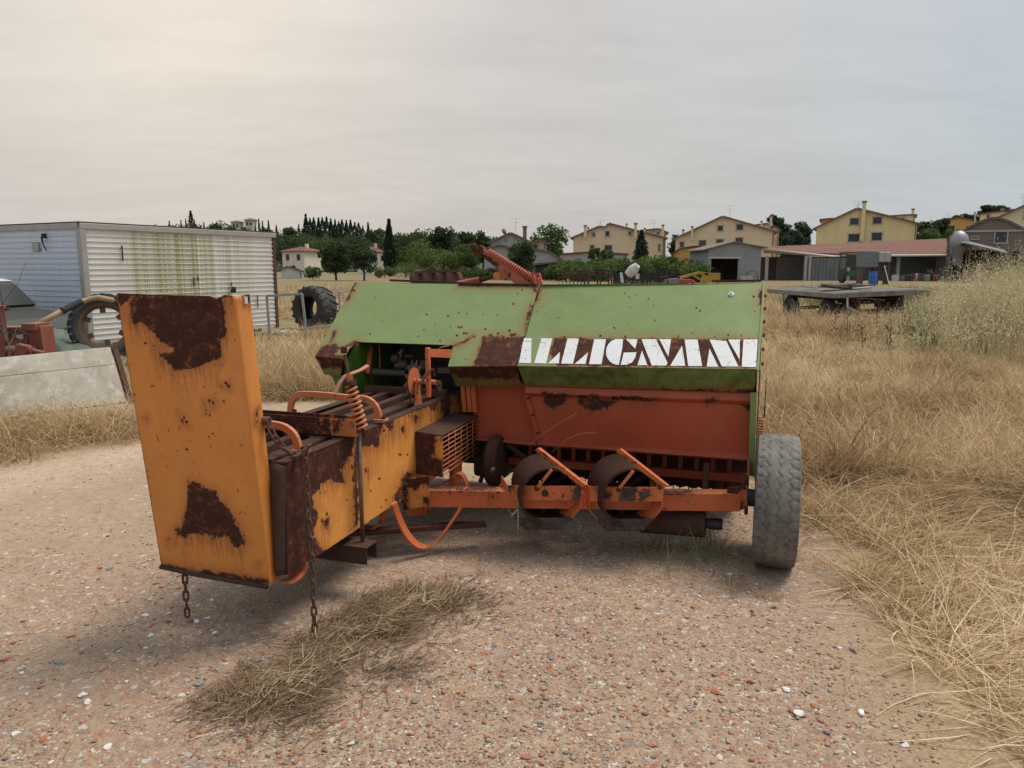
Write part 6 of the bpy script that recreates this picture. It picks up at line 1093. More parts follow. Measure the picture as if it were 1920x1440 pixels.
hoop(-1.56, [(440, 800), (452, 790), (500, 795), (530, 800), (548, 812), (556, 826), (560, 842)])
# star wheel that meters the bale
sx = Vector((-2.01, -0.235, 0.955)); b = MB(); pts = []
for i in range(24):
    a = 2 * math.pi * i / 24 + 0.1; r_ = 0.135 if i % 2 == 0 else 0.082; pts.append(sx + Vector((0, r_ * math.cos(a), r_ * math.sin(a))))
stw = b.prism(pts, (0.006, 0, 0)).build('star_wheel', M_rustb, baler)
stw.rotation_euler = (0, 0, 0)
sd = link('disc', polysheet([sx + Vector((0.009, 0.085 * math.cos(t * math.pi / 8), 0.085 * math.sin(t * math.pi / 8))) for t in range(16)], 0.02), M_strap, stw); thick(sd, 0.005); wear(sd, BM, [], soft=lambda c, P: 40.0 + 0 * P[:, 0], run=4)
MB().tube([sx + Vector((-0.03, 0, 0)), sx + Vector((0.15, 0, 0))], 0.016, 14).build('shaft', M_strap, stw, 'auto')
MB().prism([sx + Vector((0.03, -0.05, -0.15)), sx + Vector((0.03, 0.05, -0.15)), sx + Vector((0.03, 0.016, 0.025)), sx + Vector((0.03, -0.016, 0.025))], (0.005, 0, 0)).build('bearing_plate', M_strap, stw)
up = MB().bar(bl(804, 745, x=-1.87), bl(802, 652, x=-1.87), 0.022, 0.034, up=(0, 1, 0)).build('upright', M_axle, baler, bevel=0.003)
MB().prism([bl(799, 655, x=-1.875), bl(845, 656, y=0.02), bl(845, 671, y=0.02), bl(799, 669, x=-1.875)], (0, 0.02, 0)).build('top_arm', M_axle, up)
MB().lathe([(0.012, 0), (0.034, 0), (0.034, 0.014), (0.012, 0.014), (0.012, 0)], sx + Vector((0.165, 0.0, -0.02)), (1, 0, 0), 20).build('pulley', M_rust, up, 'auto')
MB().strap(smooth_path([bl(790, 720, x=-1.86), bl(800, 700, x=-1.85), bl(812, 692, x=-1.85), bl(813, 706, x=-1.85)]), 0.016, 0.007, (1, 0, 0)).build('trip_lever', M_rust, up)
MB().tube([bl(842, 648, y=-0.02), bl(828, 651, y=-0.03), bl(820, 656, y=-0.03)], 0.004, 6).build('hook_rod', M_strap, up, True)
# knotter works in the dark of the hood
kn = MB().lathe([(0, 0), (0.026, 0), (0.026, 0.24), (0, 0.24)], bl(700, 697, y=0.16), (1, 0.05, -0.03), 16).build('knotter_shaft', M_dark, baler, 'auto')
for px, py, r_, l_, yy in ((735, 673, 0.035, 0.05, 0.2), (742, 685, 0.045, 0.09, 0.22), (762, 690, 0.03, 0.14, 0.2), (758, 668, 0.02, 0.07, 0.24), (790, 682, 0.034, 0.05, 0.22)):
    MB().lathe([(0, 0), (r_ * 0.8, 0), (r_, 0.01), (r_, l_ - 0.01), (r_ * 0.8, l_), (0, l_)], bl(px, py, y=yy), (1, 0.1, 0.05), 14).build('knotter_gear', M_dark, baler, 'auto')
MB().bar(bl(745, 688, y=0.18), bl(755, 655, y=0.22), 0.012, 0.012).build('knotter_arm', M_steel, baler)
MB().bar(bl(755, 655, y=0.22), bl(748, 664, y=0.2), 0.01, 0.02).build('knotter_arm', M_steel, baler)
MB().tube([bl(711, 643, y=0.3), bl(713, 700, y=0.28)], 0.005, 6).build('twine_guide', M_strap, baler, True)
MB().bar(bl(690, 700, y=0.20), bl(696, 650, y=0.3), 0.03, 0.03).build('guide_arm', M_axle, baler)
MB().prism([bl(820, 690, y=0.12), bl(850, 690, y=0.12), bl(850, 700, y=0.10), bl(820, 700, y=0.10)], (0, 0.03, 0)).build('step_plate', M_rustb, baler)
# ---- orange guard box with wire grille beside the chamber
gx0, gx1, gy0, gy1, gz0, gz1 = cx0 + 0.004, -1.74, -0.415, 0.19, 0.43, 0.668
gf = link('guard_box', polysheet([(gx0, gy0, gz0 - 0.005), (gx1, gy0, gz0 - 0.012), (gx1, gy0, gz1 - 0.004), (gx0, gy0, gz1 + 0.012)], 0.02), M_cham, baler); thick(gf, 0.004)
wear(gf, BM, [[(768, 805), (816, 814), (818, 828), (810, 855), (826, 862), (832, 862), (832, 900), (768, 896)], [(828, 818), (834, 818), (834, 824), (828, 824)]], run=6)
MB().prism([(gx0, gy0, gz1 + 0.012), (gx1, gy0, gz1), (gx1, gy1, gz1 + 0.004), (gx0, gy1, gz1 + 0.016)], (0, 0, 0.004)).build('lid', M_rustb, gf)
for i in range(9):
    z = gz0 + 0.008 + i * (gz1 - gz0 - 0.016) / 8; MB().tube([(gx1, gy0, z - 0.006), (gx1, gy1, z + 0.002)], 0.0035, 6).build('grille_wire', M_strap, gf, True)
for i in range(7):
    y = gy0 + 0.003 + i * (gy1 - gy0 - 0.006) / 6; MB().tube([(gx1 - 0.005, y, gz0 - 0.01), (gx1 - 0.005, y, gz1)], 0.0035, 6).build('grille_wire', M_strap, gf, True)
MB().lathe([(0, 0), (0.055, 0), (0.06, 0.03), (0.03, 0.05), (0.03, 0.1), (0.06, 0.11), (0.06, 0.14), (0, 0.14)], (-1.91, 0.05, 0.53), (1, 0, 0), 20).build('drive_wheel', M_rust, gf, 'auto')
MB().tube([(-1.80, -0.10, 0.20), (-1.80, -0.06, 0.46)], 0.04, 14).build('support_leg', M_axle, baler, 'auto')
for px in (868, 878, 887): MB().bar(bl(px, 724, y=0.16), bl(px + 4, 772, y=0.16), 0.028, 0.02, up=(0, 1, 0)).build('guide_post', M_axle, baler)
MB().tube([bl(921, 884, y=-0.1), bl(925, 880, y=-0.14)], 0.016, 12).build('grease_cap', M_steel, baler, True)
for a, b2 in (((905, 850), (918, 900)), ((912, 870), (900, 905)), ((893, 860), (930, 872))): MB().bar(bl(*a, y=0.1), bl(*b2, y=0.05), 0.02, 0.02).build('linkage', M_dark, baler)
# ---- needle bows under the chamber
def bow(pts, y, w=0.032, t=0.012, yend=None):
    P = smooth_path([bl(*p, y=y if yend is None else y + (yend - y) * i / (len(pts) - 1)) for i, p in enumerate(pts)], 5)
    return MB().strap(P, w, t, (0.1, 1, 0.1)).build('needle_bow', M_axle, baler, bevel=0.002)
bow([(738, 943), (748, 972), (762, 1000), (780, 1020), (800, 1026), (822, 1012), (845, 982), (866, 948), (872, 915)], -0.80, 0.05, 0.014, -0.42)
bow([(682, 988), (700, 990), (714, 980), (719, 962), (716, 950)], -0.72, 0.05, 0.014)
bow([(835, 905), (860, 888), (872, 900), (874, 925), (862, 950)], -0.25, 0.04, 0.014)
MB().prism([bl(752, 940, y=-0.55), bl(815, 932, y=-0.4), bl(800, 965, y=-0.4), bl(765, 968, y=-0.5)], (0, 0.02, 0)).build('under_plate', M_axle, baler)
MB().bar((-2.45, -1.0, 0.17), (-1.50, -0.35, 0.14), 0.06, 0.03).build('needle_frame', M_rust, baler, bevel=0.004)
# skid strip at the foot of the chute
MB().strap(smooth_path([(-1.955, -1.70, 0.265), (-1.955, -1.64, 0.255), (-1.945, -1.60, 0.275), (-1.94, -1.585, 0.32)]), 0.06, 0.008, (1, 0, 0)).build('skid_strip', M_axle, baler)
for x in (-2.18, -2.07): MB().box((x, -1.735, 0.272), (0.045, 0.05, 0.012)).build('hinge_lug', M_rust, baler)
# ---- bale chute folded up and leaning out
py0, pz0, py1, pz1 = -1.765, 0.292, -1.90, 1.535
pxl, pxr = -2.568, -1.990
def pp(u, w, d=0.0): return Vector((pxl + (pxr - pxl) * u, py0 + (py1 - py0) * w + d, pz0 + (pz1 - pz0) * w))
front = [pp(0, 0), pp(1, -0.015), pp(1, 1.0), pp(0.93, 1.003), pp(0.905, 0.998), pp(0.86, 0.990), pp(0.81, 0.999), pp(0.5, 1.0), pp(0, 1.004)]
chute = link('bale_chute', polysheet(front, 0.0105), M_panel, baler); thick(chute, 0.006)
R1 = [(243, 568), (252, 556), (415, 553), (424, 590), (422, 612), (426, 622), (414, 640), (410, 676), (390, 680), (370, 690), (345, 694), (330, 696), (318, 680), (300, 668), (294, 662), (316, 664), (325, 655), (304, 640), (290, 628), (275, 612), (252, 606), (243, 590)]
R2 = [(354, 900), (366, 904), (385, 917), (405, 925), (420, 940), (434, 965), (445, 985), (455, 1002), (457, 1018), (445, 1026), (436, 1020), (428, 1008), (405, 1008), (375, 1002), (352, 998), (350, 1012), (335, 1004), (329, 993), (340, 986), (346, 966), (353, 945)]
small = [[(282, 640), (292, 648), (302, 666), (296, 668), (284, 655)], [(411, 722), (432, 714), (434, 735), (420, 730)], [(380, 752), (400, 747), (406, 760), (384, 778)], [(333, 772), (345, 778), (355, 800), (344, 796)], [(265, 782), (276, 780), (278, 795), (272, 792)], [(312, 1010), (321, 1007), (322, 1012), (318, 1030), (314, 1028)], [(478, 1055), (486, 1054), (484, 1066), (478, 1064)]]
EB = [(290, 1056), (330, 1062), (400, 1072), (470, 1082), (515, 1086), (515, 1098), (290, 1078)]
ET = [(218, 545), (470, 548), (470, 556), (300, 558), (246, 556), (240, 566), (224, 572)]
wear(chute, BM, [R1, R2, EB, ET], run=52, faint=small, dots=DOT_C)
fl = [pp(1, -0.015), pp(1, 1.0)]; fl2 = [Vector((pxr + 0.004, py0 + 0.082, pz0 - 0.012)), Vector((pxr + 0.012, py1 + 0.092, pz1 + 0.004))]; mid = [a + (b_ - a) * 0.12 + Vector((0.006, 0, 0)) for a, b_ in zip(fl, fl2)]
sf = link('side_flange', gridsheet([fl, mid, fl2], 0.02), M_panel, chute, True); thick(sf, 0.005)
wear(sf, BM, [[(452, 551), (470, 551), (472, 572), (462, 565), (455, 560)], [(478, 770), (484, 766), (484, 802), (478, 798)], [(528, 1070), (542, 1066), (542, 1090), (526, 1090)]], run=14)
sfl = MB().strap([pp(0, 0, 0.04), pp(0, 1, 0.04)], 0.08, 0.004, (0, 1, 0)).build('side_flange', M_rust, chute)
MB().tube([pp(-0.005, -0.004, -0.004), pp(0.3, -0.011, -0.01), pp(0.6, -0.016, -0.006), pp(0.98, -0.022, -0.002)], 0.011, 10).build('rolled_edge', M_rustb, chute, True)
MB().box(pp(1.02, 0.985, 0.06), (0.012, 0.016, 0.028)).build('notch_daylight', plain('notch_daylight_tone', (0.6, 0.6, 0.58), 0.5), chute)  # pale block stands in for daylight through the notch hole
hp = Vector((pxr, py0 + 0.05, pz0 + 0.05)); MB().tube([hp, hp + Vector((0.045, 0, 0))], 0.012, 10).build('hinge_pin', M_steel, chute, True)
# ---- chains
linkme = None
def chain(path, step=0.041, first=None, rad=0.0054):
    global linkme
    if linkme is None:
        pts = []; l, w = 0.0185, 0.0105
        for i in range(16):
            t = 2 * math.pi * i / 16; pts.append((w * math.cos(t), 0, w * math.sin(t) + (l if math.sin(t) >= 0 else -l) * 0.75))
        linkme = MB().tube(pts, rad, 6, closed=True).mesh('chain_link'); linkme.materials.append(M_chain); linkme.shade_smooth()
    P = [Vector(p) for p in path]; L = [0]
    for a, b_ in zip(P[:-1], P[1:]): L.append(L[-1] + (b_ - a).length)
    n = int(L[-1] / step)
    for i in range(n + 1):
        s = i * step
        j = max(q for q in range(len(L) - 1) if L[q] <= s + 1e-6) if s < L[-1] else len(L) - 2
        t = (s - L[j]) / max(L[j + 1] - L[j], 1e-6); pos = P[j].lerp(P[j + 1], min(t, 1)); d = (P[j + 1] - P[j]).normalized()
        o = bpy.data.objects.new('link', linkme); COL.objects.link(o); o.parent = first
        qn = (-d).to_track_quat('Z', 'Y'); m = qn.to_matrix().to_4x4() @ Matrix.Rotation(R(90 if i % 2 else 0) + R(random.uniform(-14, 14)) + 0.5, 4, 'Z')
        o.matrix_local = Matrix.Translation(pos) @ m
bp_ = bl(500, 789, x=-1.965)
c1 = MB().lathe([(0, 0.035), (0.014, 0.035), (0.018, 0.028), (0.018, 0.012), (0.02, 0.0), (0, 0)], bp_ + Vector((-0.03, 0, 0)), (1, 0.1, 0), 10).build('chain', M_chain, baler, 'auto')
hk = bl(568, 846, x=-1.875)
chain(smooth_path([bp_ + Vector((0.01, 0.005, -0.01)), bl(512, 815, x=-1.94), bl(530, 838, x=-1.93), bl(548, 851, x=-1.90), hk], 5), first=c1)
c2 = MB().strap([hk + Vector((-0.07, 0.02, -0.015)), hk + Vector((0.01, 0, -0.012)), hk + Vector((0.02, 0.0, 0.005)), hk + Vector((0.03, 0.01, 0.03))], 0.03, 0.006, (0, 1, 0)).build('chain', M_chain, baler)
chain([hk + Vector((0.015, -0.005, -0.01)), bl(577, 950, x=-1.872), bl(585, 1060, x=-1.868), bl(590, 1180, x=-1.862)], first=c2)
tp = bl(346, 1070, y=-1.72); c3 = MB().lathe([(0, 0.02), (0.012, 0.02), (0.014, 0.0), (0, 0)], tp + Vector((0, 0, 0.02)), (0, 0, -1), 8).build('chain', M_chain, baler)
chain([tp, bl(348, 1110, y=-1.72), bl(351, 1150, y=-1.72)], first=c3)
# ---- drawbar spring gear standing up behind the hood
Y2 = 1.05
arm_px = [(897, 462), (915, 472), (1008, 541), (975, 541), (958, 526), (940, 520), (933, 504), (905, 482), (893, 472)]
arm = MB().prism([bl(x, y, y=Y2) for x, y in arm_px], (0, 0.05, 0)).build('lift_arm', M_arm, baler, bevel=0.004); 
arm2 = link('worn_face', polysheet([bl(x, y, y=Y2 - 0.003) for x, y in arm_px], 0.02), M_arm, arm); wear(arm2, BM, [[(899, 478), (915, 478), (937, 496), (930, 506), (905, 486)], [(944, 505), (958, 514), (956, 520), (948, 512)]], run=3)
MB().lathe([(0, -0.01), (0.042, -0.01), (0.042, 0.07), (0, 0.07)], bl(897, 470, y=Y2), (0, 1, 0), 20).build('pivot_eye', M_rust, arm, 'auto')
MB().lathe([(0, -0.012), (0.030, -0.012), (0.030, 0.07), (0, 0.07)], bl(932, 517, y=Y2), (0, 1, 0), 18).build('lower_eye', M_strap, arm, 'auto')
MB().tube([bl(899, 470, y=Y2), bl(886, 460, y=Y2)], [0.020, 0.028], 12).build('grip', M_rust, arm, 'auto')
MB().helix(bl(914, 472, y=Y2 + 0.02), bl(1012, 531, y=Y2 + 0.02), 0.026, 0.0072, 25, 8, 14).build('coil_spring', M_arm, baler, True)
MB().tube([bl(910, 470, y=Y2 + 0.02), bl(1014, 532, y=Y2 + 0.02)], 0.012, 8).build('spring_rod', M_rust, baler, True)
MB().tube([bl(929, 518, y=Y2 + 0.02), bl(915, 522, y=Y2 + 0.02), bl(897, 526, y=Y2 + 0.02)], [0.012, 0.014, 0.024], 10).build('spring_rod', M_rust, baler, True)
MB().helix(bl(900, 525, y=Y2 + 0.02), bl(856, 534, y=Y2 + 0.02), 0.022, 0.006, 12, 8, 14).build('coil_spring', M_arm, baler, True)
rb = paint('paint_bracket', (0.55, 0.06, 0.05), 0.70, 20)
b = MB(); q0 = [bl(x, y, y=0.92) for x, y in ((998, 514), (1011, 513), (1016, 532), (1004, 533))]
for i in range(4): b.bar(q0[i], q0[(i + 1) % 4], 0.012, 0.03, up=(0, 1, 0))
b.bar((q0[0] + q0[1]) / 2, (q0[2] + q0[3]) / 2, 0.01, 0.02, up=(0, 1, 0)); b.build('spring_bracket', rb, baler)
MB().bar(bl(732, 525.5, y=0.75), bl(868, 530.5, y=0.75), 0.03, 0.016).build('drip_rail', M_rust, baler)
MB().bar(bl(1335, 527, y=0.95), bl(1428, 526, y=0.95), 0.02, 0.014).build('drip_rail', M_rust, baler)
# loose wire straws stuck in the opening
b = MB(); b.tube(smooth_path([bl(992, 835, y=-0.02), bl(1030, 805, y=-0.04), bl(1083, 774, y=-0.02)]), 0.0018, 5); b.build('loose_wire', plain('thin_wire', (0.35, 0.24, 0.17), 0.7), baler)
b = MB(); b.tube(smooth_path([bl(1035, 848, y=-0.03), bl(1062, 825, y=-0.06), bl(1090, 813, y=-0.06), bl(1120, 812, y=-0.04)]), 0.0018, 5); b.build('loose_wire', MATS['thin_wire'], baler)
# ================================================================= GRASS, STRAW, GRAVEL
def grassmat(key, stops):
    k = NT(key); c = k.ramp(k.attr('tone'), stops); tr = k.n('ShaderNodeBsdfTranslucent'); k.set(tr.inputs[0], c); ms = k.n('ShaderNodeMixShader'); ms.inputs[0].default_value = 0.22
    k.done(c, 0.7, 0, 0.2); k.t.links.new(k.b.outputs[0], ms.inputs[1]); k.t.links.new(tr.outputs[0], ms.inputs[2]); k.t.links.new(ms.outputs[0], k.o.inputs[0]); return k.m
M_dry = grassmat('dry_grass', [(0.0, (0.15, 0.095, 0.05)), (0.25, (0.30, 0.20, 0.105)), (0.55, (0.50, 0.35, 0.185)), (0.85, (0.66, 0.505, 0.30)), (1.0, (0.76, 0.64, 0.44))])
M_grn = grassmat('green_weed', [(0.0, (0.035, 0.055, 0.018)), (0.5, (0.085, 0.115, 0.035)), (1.0, (0.20, 0.21, 0.085))])
M_oat = grassmat('pale_oat', [(0.0, (0.26, 0.21, 0.10)), (0.5, (0.48, 0.41, 0.23)), (1.0, (0.68, 0.61, 0.41))])
def blades(base, L, width, az, elev, droop, tone, rng, nseg=3):
    """ribbons starting at base; az/elev start direction, droop bends them down"""
    n = len(base); pts = [base]; e = elev.copy(); p = base.copy(); a = az.copy()
    for s in range(nseg):
        st = (L / nseg)[:, None] * np.stack([np.cos(e) * np.cos(a), np.cos(e) * np.sin(a), np.sin(e)], 1); p = p + st; pts.append(p.copy()); e = e - droop / nseg; a = a + rng.normal(0, 0.16, n)
    gz = ground_z(base[:, 0], base[:, 1])
    for q in pts[1:]: q[:, 2] = np.maximum(q[:, 2], gz + 0.004 + 0.012 * rng.random(n))
    wa = az + math.pi / 2 + rng.normal(0, 0.7, n); wd = np.stack([np.cos(wa), np.sin(wa), rng.normal(0, 0.3, n)], 1); wd /= np.linalg.norm(wd, axis=1)[:, None]
    V = []; 
    for i, q in enumerate(pts):
        f = (1 - (i / nseg) ** 2) * 0.5
        if i < nseg: V += [q - wd * (width * f)[:, None], q + wd * (width * f)[:, None]]
        else: V += [q]
    K = 2 * nseg + 1; V = np.stack(V, 1).reshape(-1, 3); o = (np.arange(n) * K)[:, None]; T = []
    for i in range(nseg - 1): b = 2 * i; T += [o + np.array([[b, b + 1, b + 3]]), o + np.array([[b, b + 3, b + 2]])]
    b = 2 * (nseg - 1); T.append(o + np.array([[b, b + 1, b + 2]]))
    return V, np.concatenate(T, 0), np.repeat(np.clip(tone, 0, 1), K)
class Cover:
    def __init__(s): s.V = []; s.F = []; s.T = []; s.n = 0
    def add(s, V, F, T): s.V.append(V); s.F.append(F + s.n); s.T.append(T); s.n += len(V)
    def build(s, name, mat, label, cat): o = link(name, attr_mesh(name, np.concatenate(s.V), np.concatenate(s.F), [mat], np.concatenate(s.T)), None); return tag(o, label, cat, kind='stuff')
def tufts(cov, cx, cy, per, spread, L, width, elev0, elev1, droop, rng, tone0=0.5, radial=0.7, nseg=3, lay=None):
    m = len(cx); tl = L * rng.uniform(0.6, 1.25, m); ta = rng.uniform(0, 2 * math.pi, m) if lay is None else lay; tt = tone0 + rng.normal(0, 0.10, m) + (vnoise(cx, cy, 61, 3, 0.8) - 0.5) * 0.85
    idx = np.repeat(np.arange(m), per); n = len(idx); ang = rng.uniform(0, 2 * math.pi, n); rr = spread * np.sqrt(rng.random(n)); bx = cx[idx] + rr * np.cos(ang); by = cy[idx] + rr * np.sin(ang)
    az = np.where(rng.random(n) < radial, ang + rng.normal(0, 0.5, n), ta[idx] + rng.normal(0, 0.45, n)); el = rng.uniform(elev0, elev1, n); ll = tl[idx] * rng.uniform(0.45, 1.15, n)
    ton = tt[idx] + rng.normal(0, 0.17, n); z = ground_z(bx, by) - 0.005
    cov.add(*blades(np.stack([bx, by, z], 1), ll, width * rng.uniform(0.6, 1.4, n), az, el, droop * rng.uniform(0.4, 1.3, n), ton, rng, nseg))
rng = np.random.default_rng(5)
def scatter(n, x0, x1, y0, y1, keep): 
    x = rng.uniform(x0, x1, n); y = rng.uniform(y0, y1, n); m = keep(x, y); return x[m], y[m]
nse = lambda x, y, f, s: vnoise(x, y, s, 3, f)
dry = Cover()
inview = lambda x, y: (np.abs(x) < 0.74 * y + 0.8)
foot = lambda x, y: ~((x > -8.6) & (x < -5.0) & (y > 14.2) & (y < 23) & ((x - P0.x) * -dR.y + (y - P0.y) * dR.x > -0.02))
# near right: flattened straw, then standing tufts
kp = lambda x, y: (yard(x, y) + (nse(x, y, 2.2, 21) - 0.5) * 0.7 < -0.02) & inview(x, y) & ~((x > -1.5) & (x < 1.75) & (y < 5.6))
x, y = scatter(5200, 1.1, 6.5, 1.6, 6.0, kp); tufts(dry, x, y, 13, 0.10, 0.42, 0.0042, R(2), R(38), R(40), rng, 0.50, 0.35, 4, lay=R(20) + 2.2 * (nse(x, y, 0.8, 31) - 0.5) * 3)
x, y = scatter(1000, 1.3, 6.5, 2.0, 6.0, lambda x, y: kp(x, y) & (nse(x, y, 1.3, 22) > 0.5)); tufts(dry, x, y, 20, 0.07, 0.40, 0.0036, R(30), R(80), R(95), rng, 0.60, 0.6, 4)
x, y = scatter(1400, 1.3, 6.5, 1.8, 6.0, kp); tufts(dry, x, y, 5, 0.15, 0.55, 0.006, R(3), R(22), R(15), rng, 0.80, 0.2, 3)
# flattened swaths and knee-high clumps that break up the field
flat_ = lambda x, y: nse(x, y, 0.55, 33)
x, y = scatter(5200, 1.9, 12, 4.2, 14, lambda x, y: kp(x, y) & inview(x, y) & (flat_(x, y) > 0.50)); tufts(dry, x, y, 12, 0.22, 0.55, 0.0058, R(0), R(22), R(12), rng, 0.66, 0.1, 3, lay=R(10) + 7.0 * (nse(x, y, 0.45, 34) - 0.5))
# middle right
x, y = scatter(9000, 1.4, 14, 5.6, 13, lambda x, y: kp(x, y) & ((flat_(x, y) < 0.54) | (rng.random(len(x)) < 0.3))); tufts(dry, x, y, 14, 0.09, 0.42, 0.0062, R(15), R(75), R(85), rng, 0.52, 0.5, 3)
x, y = scatter(2600, 1.4, 14, 5.6, 13, lambda x, y: kp(x, y) & (nse(x, y, 0.7, 23) > 0.53)); tufts(dry, x, y, 15, 0.12, 0.62, 0.0065, R(40), R(85), R(60), rng, 0.62, 0.5, 3)
x, y = scatter(9000, 2, 26, 12.5, 30, lambda x, y: inview(x, y)); tufts(dry, x, y, 11, 0.25, 0.50, 0.011, R(25), R(80), R(70), rng, 0.52, 0.5, 3)
x, y = scatter(420, 1.9, 12, 4.8, 14, lambda x, y: kp(x, y) & inview(x, y) & (nse(x, y, 0.9, 91) > 0.47)); tufts(dry, x, y, 60, 0.20, 0.62, 0.0060, R(20), R(84), R(105), rng, 0.66, 0.75, 4)
x, y = scatter(500, 1.9, 12, 4.0, 14, lambda x, y: kp(x, y) & inview(x, y) & (nse(x, y, 0.9, 92) > 0.5)); tufts(dry, x, y, 30, 0.22, 0.30, 0.0060, R(5), R(50), R(60), rng, 0.14, 0.7, 3)
x, y = scatter(700, 6.0, 13.5, 16.5, 20.2, lambda x, y: inview(x, y)); tufts(dry, x, y, 26, 0.20, 0.70, 0.010, R(40), R(88), R(70), rng, 0.60, 0.6, 3)
# far field both sides
x, y = scatter(7000, -30, 44, 28, 60, lambda x, y: inview(x, y)); tufts(dry, x, y, 7, 0.5, 0.45, 0.022, R(40), R(85), R(50), rng, 0.56, 0.5, 2)
# left and middle behind the yard
x, y = scatter(6000, -8, 3, 5.6, 15, lambda x, y: kp(x, y) & foot(x, y) & ((x < -3.2) | (y > 9))); tufts(dry, x, y, 16, 0.13, 0.44, 0.0058, R(15), R(75), R(85), rng, 0.48, 0.5, 3)
x, y = scatter(5000, -16, 3, 14, 29, lambda x, y: inview(x, y) & foot(x, y)); tufts(dry, x, y, 9, 0.25, 0.42, 0.011, R(25), R(80), R(60), rng, 0.52, 0.5, 3)
x, y = scatter(700, -4.2, -1.2, 9.4, 11, lambda x, y: y > 0); tufts(dry, x, y, 26, 0.16, 0.62, 0.006, R(25), R(85), R(85), rng, 0.58, 0.6, 4)
# tufts along the slab
x, y = scatter(260, -6.2, -3.5, 6.7, 7.75, lambda x, y: np.abs(y - (7.75 + (x + 4.1) * 0.42)) < 0.45); tufts(dry, x, y, 38, 0.13, 0.60, 0.0050, R(10), R(80), R(105), rng, 0.46, 0.6, 4)
x, y = scatter(70, -4.4, -3.6, 6.9, 8.1, lambda x, y: y > 0); tufts(dry, x, y, 30, 0.12, 0.5, 0.0050, R(10), R(80), R(105), rng, 0.48, 0.6, 4)
# sparse tufts in the yard and by the wheel
x, y = scatter(500, -4, 2.2, 2.2, 8.5, lambda x, y: (yard(x, y) > 0.1) & (nse(x, y, 1.8, 24) > 0.60)); tufts(dry, x, y, 14, 0.07, 0.08, 0.0025, R(10), R(70), R(50), rng, 0.30, 0.7, 3)
for tx, ty in ((1.72, 4.0), (1.60, 4.12), (1.74, 3.75), (1.15, 3.72), (1.30, 3.62)): tufts(dry, np.array([tx]), np.array([ty]), 70, 0.06, 0.12, 0.0025, R(15), R(80), R(80), rng, 0.48, 0.7, 3)
dry.build('dry_grass', M_dry, 'dry golden straw grass covering the field around the yard', 'dry grass')
# seed-headed oats at the right, pale panicles over green stems
oat = Cover(); grn = Cover()
def oats(cx, cy, h, rng, per=6):
    m = len(cx); idx = np.repeat(np.arange(m), per); n = len(idx); bx = cx[idx] + rng.normal(0, 0.12, n); by = cy[idx] + rng.normal(0, 0.12, n); hh = h[idx] * rng.uniform(0.7, 1.05, n); az = rng.uniform(0, 2 * math.pi, n); el = rng.uniform(R(74), R(89), n)
    V, F, T = blades(np.stack([bx, by, 0 * bx], 1), hh, np.full(n, 0.009), az, el, np.full(n, R(25)), rng.uniform(0.2, 0.7, n), rng, 3); oat.add(V, F, T)
    tip = V.reshape(n, 7, 3)[:, 6]; q = 11; ti = np.repeat(np.arange(n), q); f = rng.uniform(0, 0.36, n * q); c = tip[ti] * (1 - f)[:, None] + np.stack([bx, by, 0 * bx], 1)[ti] * f[:, None]; c += rng.normal(0, 0.045, c.shape)
    a2 = rng.uniform(0, 2 * math.pi, n * q); oat.add(*blades(c, rng.uniform(0.03, 0.06, n * q), np.full(n * q, 0.013), a2, rng.uniform(R(-80), R(20), n * q), np.full(n * q, 0.3), rng.uniform(0.45, 1.0, n * q), rng, 2))
def oath(x, y): return 0.35 + 1.75 * np.clip((x / y - 0.48) / 0.17, 0, 1) * np.clip((y - 9) / 5, 0, 1)
x, y = scatter(1500, 6.5, 17, 11, 21, lambda x, y: (x / y > 0.47 + 0.14 * rng.random(len(x)) ** 1.5) & (x / y < 0.74)); oats(x, y, oath(x, y) * rng.uniform(0.8, 1.15, len(x)), rng, 6)
x, y = scatter(140, 3, 12, 12, 26, lambda x, y: (x / y > 0.36) & (x / y < 0.54)); oats(x, y, np.full(len(x), 0.8), rng, 3)
x, y = scatter(46, -2.6, -1.0, 11.0, 13.5, lambda x, y: y > 0); oats(x, y, np.full(len(x), 1.15), rng, 2)
x, y = scatter(500, 1.5, 9, 30, 45, lambda x, y: nse(x, y, 0.2, 8) > 0.5); oats(x, y, np.full(len(x), 0.9), rng, 4)
oat.build('wild_oats', M_oat, 'tall pale wild oats with seed heads swaying at the right', 'wild oats')
x, y = scatter(1500, 5.5, 14, 12.5, 19, lambda x, y: (x / y > 0.50 + 0.07 * rng.random(len(x))) & (x / y < 0.66) & (nse(x, y, 0.7, 13) > 0.46)); tufts(grn, x, y, 13, 0.16, 0.85, 0.014, R(70), R(88), R(25), rng, 0.5, 0.5, 3)
x, y = scatter(700, 9, 30, 26, 46, lambda x, y: (x / y > 0.36) & (x / y < 0.60) & (nse(x, y, 0.25, 14) > 0.45)); tufts(grn, x, y, 10, 0.3, 0.8, 0.03, R(50), R(88), R(40), rng, 0.6, 0.5, 2)
x, y = scatter(1500, 2, 12, 6, 16, lambda x, y: (nse(x, y, 0.6, 15) > 0.55)); tufts(grn, x, y, 9, 0.12, 0.30, 0.008, R(30), R(85), R(50), rng, 0.75, 0.5, 3)
x, y = scatter(500, -9, 9, 18, 34, lambda x, y: inview(x, y) & foot(x, y) & (nse(x, y, 0.4, 16) > 0.55)); tufts(grn, x, y, 8, 0.2, 0.35, 0.014, R(30), R(85), R(50), rng, 0.75, 0.5, 2)
# green grass growing by the wheel under the axle
x, y = scatter(34, 0.80, 1.32, 3.85, 4.40, lambda x, y: y > 0); tufts(grn, x, y, 6, 0.05, 0.30, 0.0032, R(35), R(85), R(70), rng, 0.85, 0.6, 4)
grn.build('green_weeds', M_grn, 'green weeds growing among the dry grass', 'weeds')
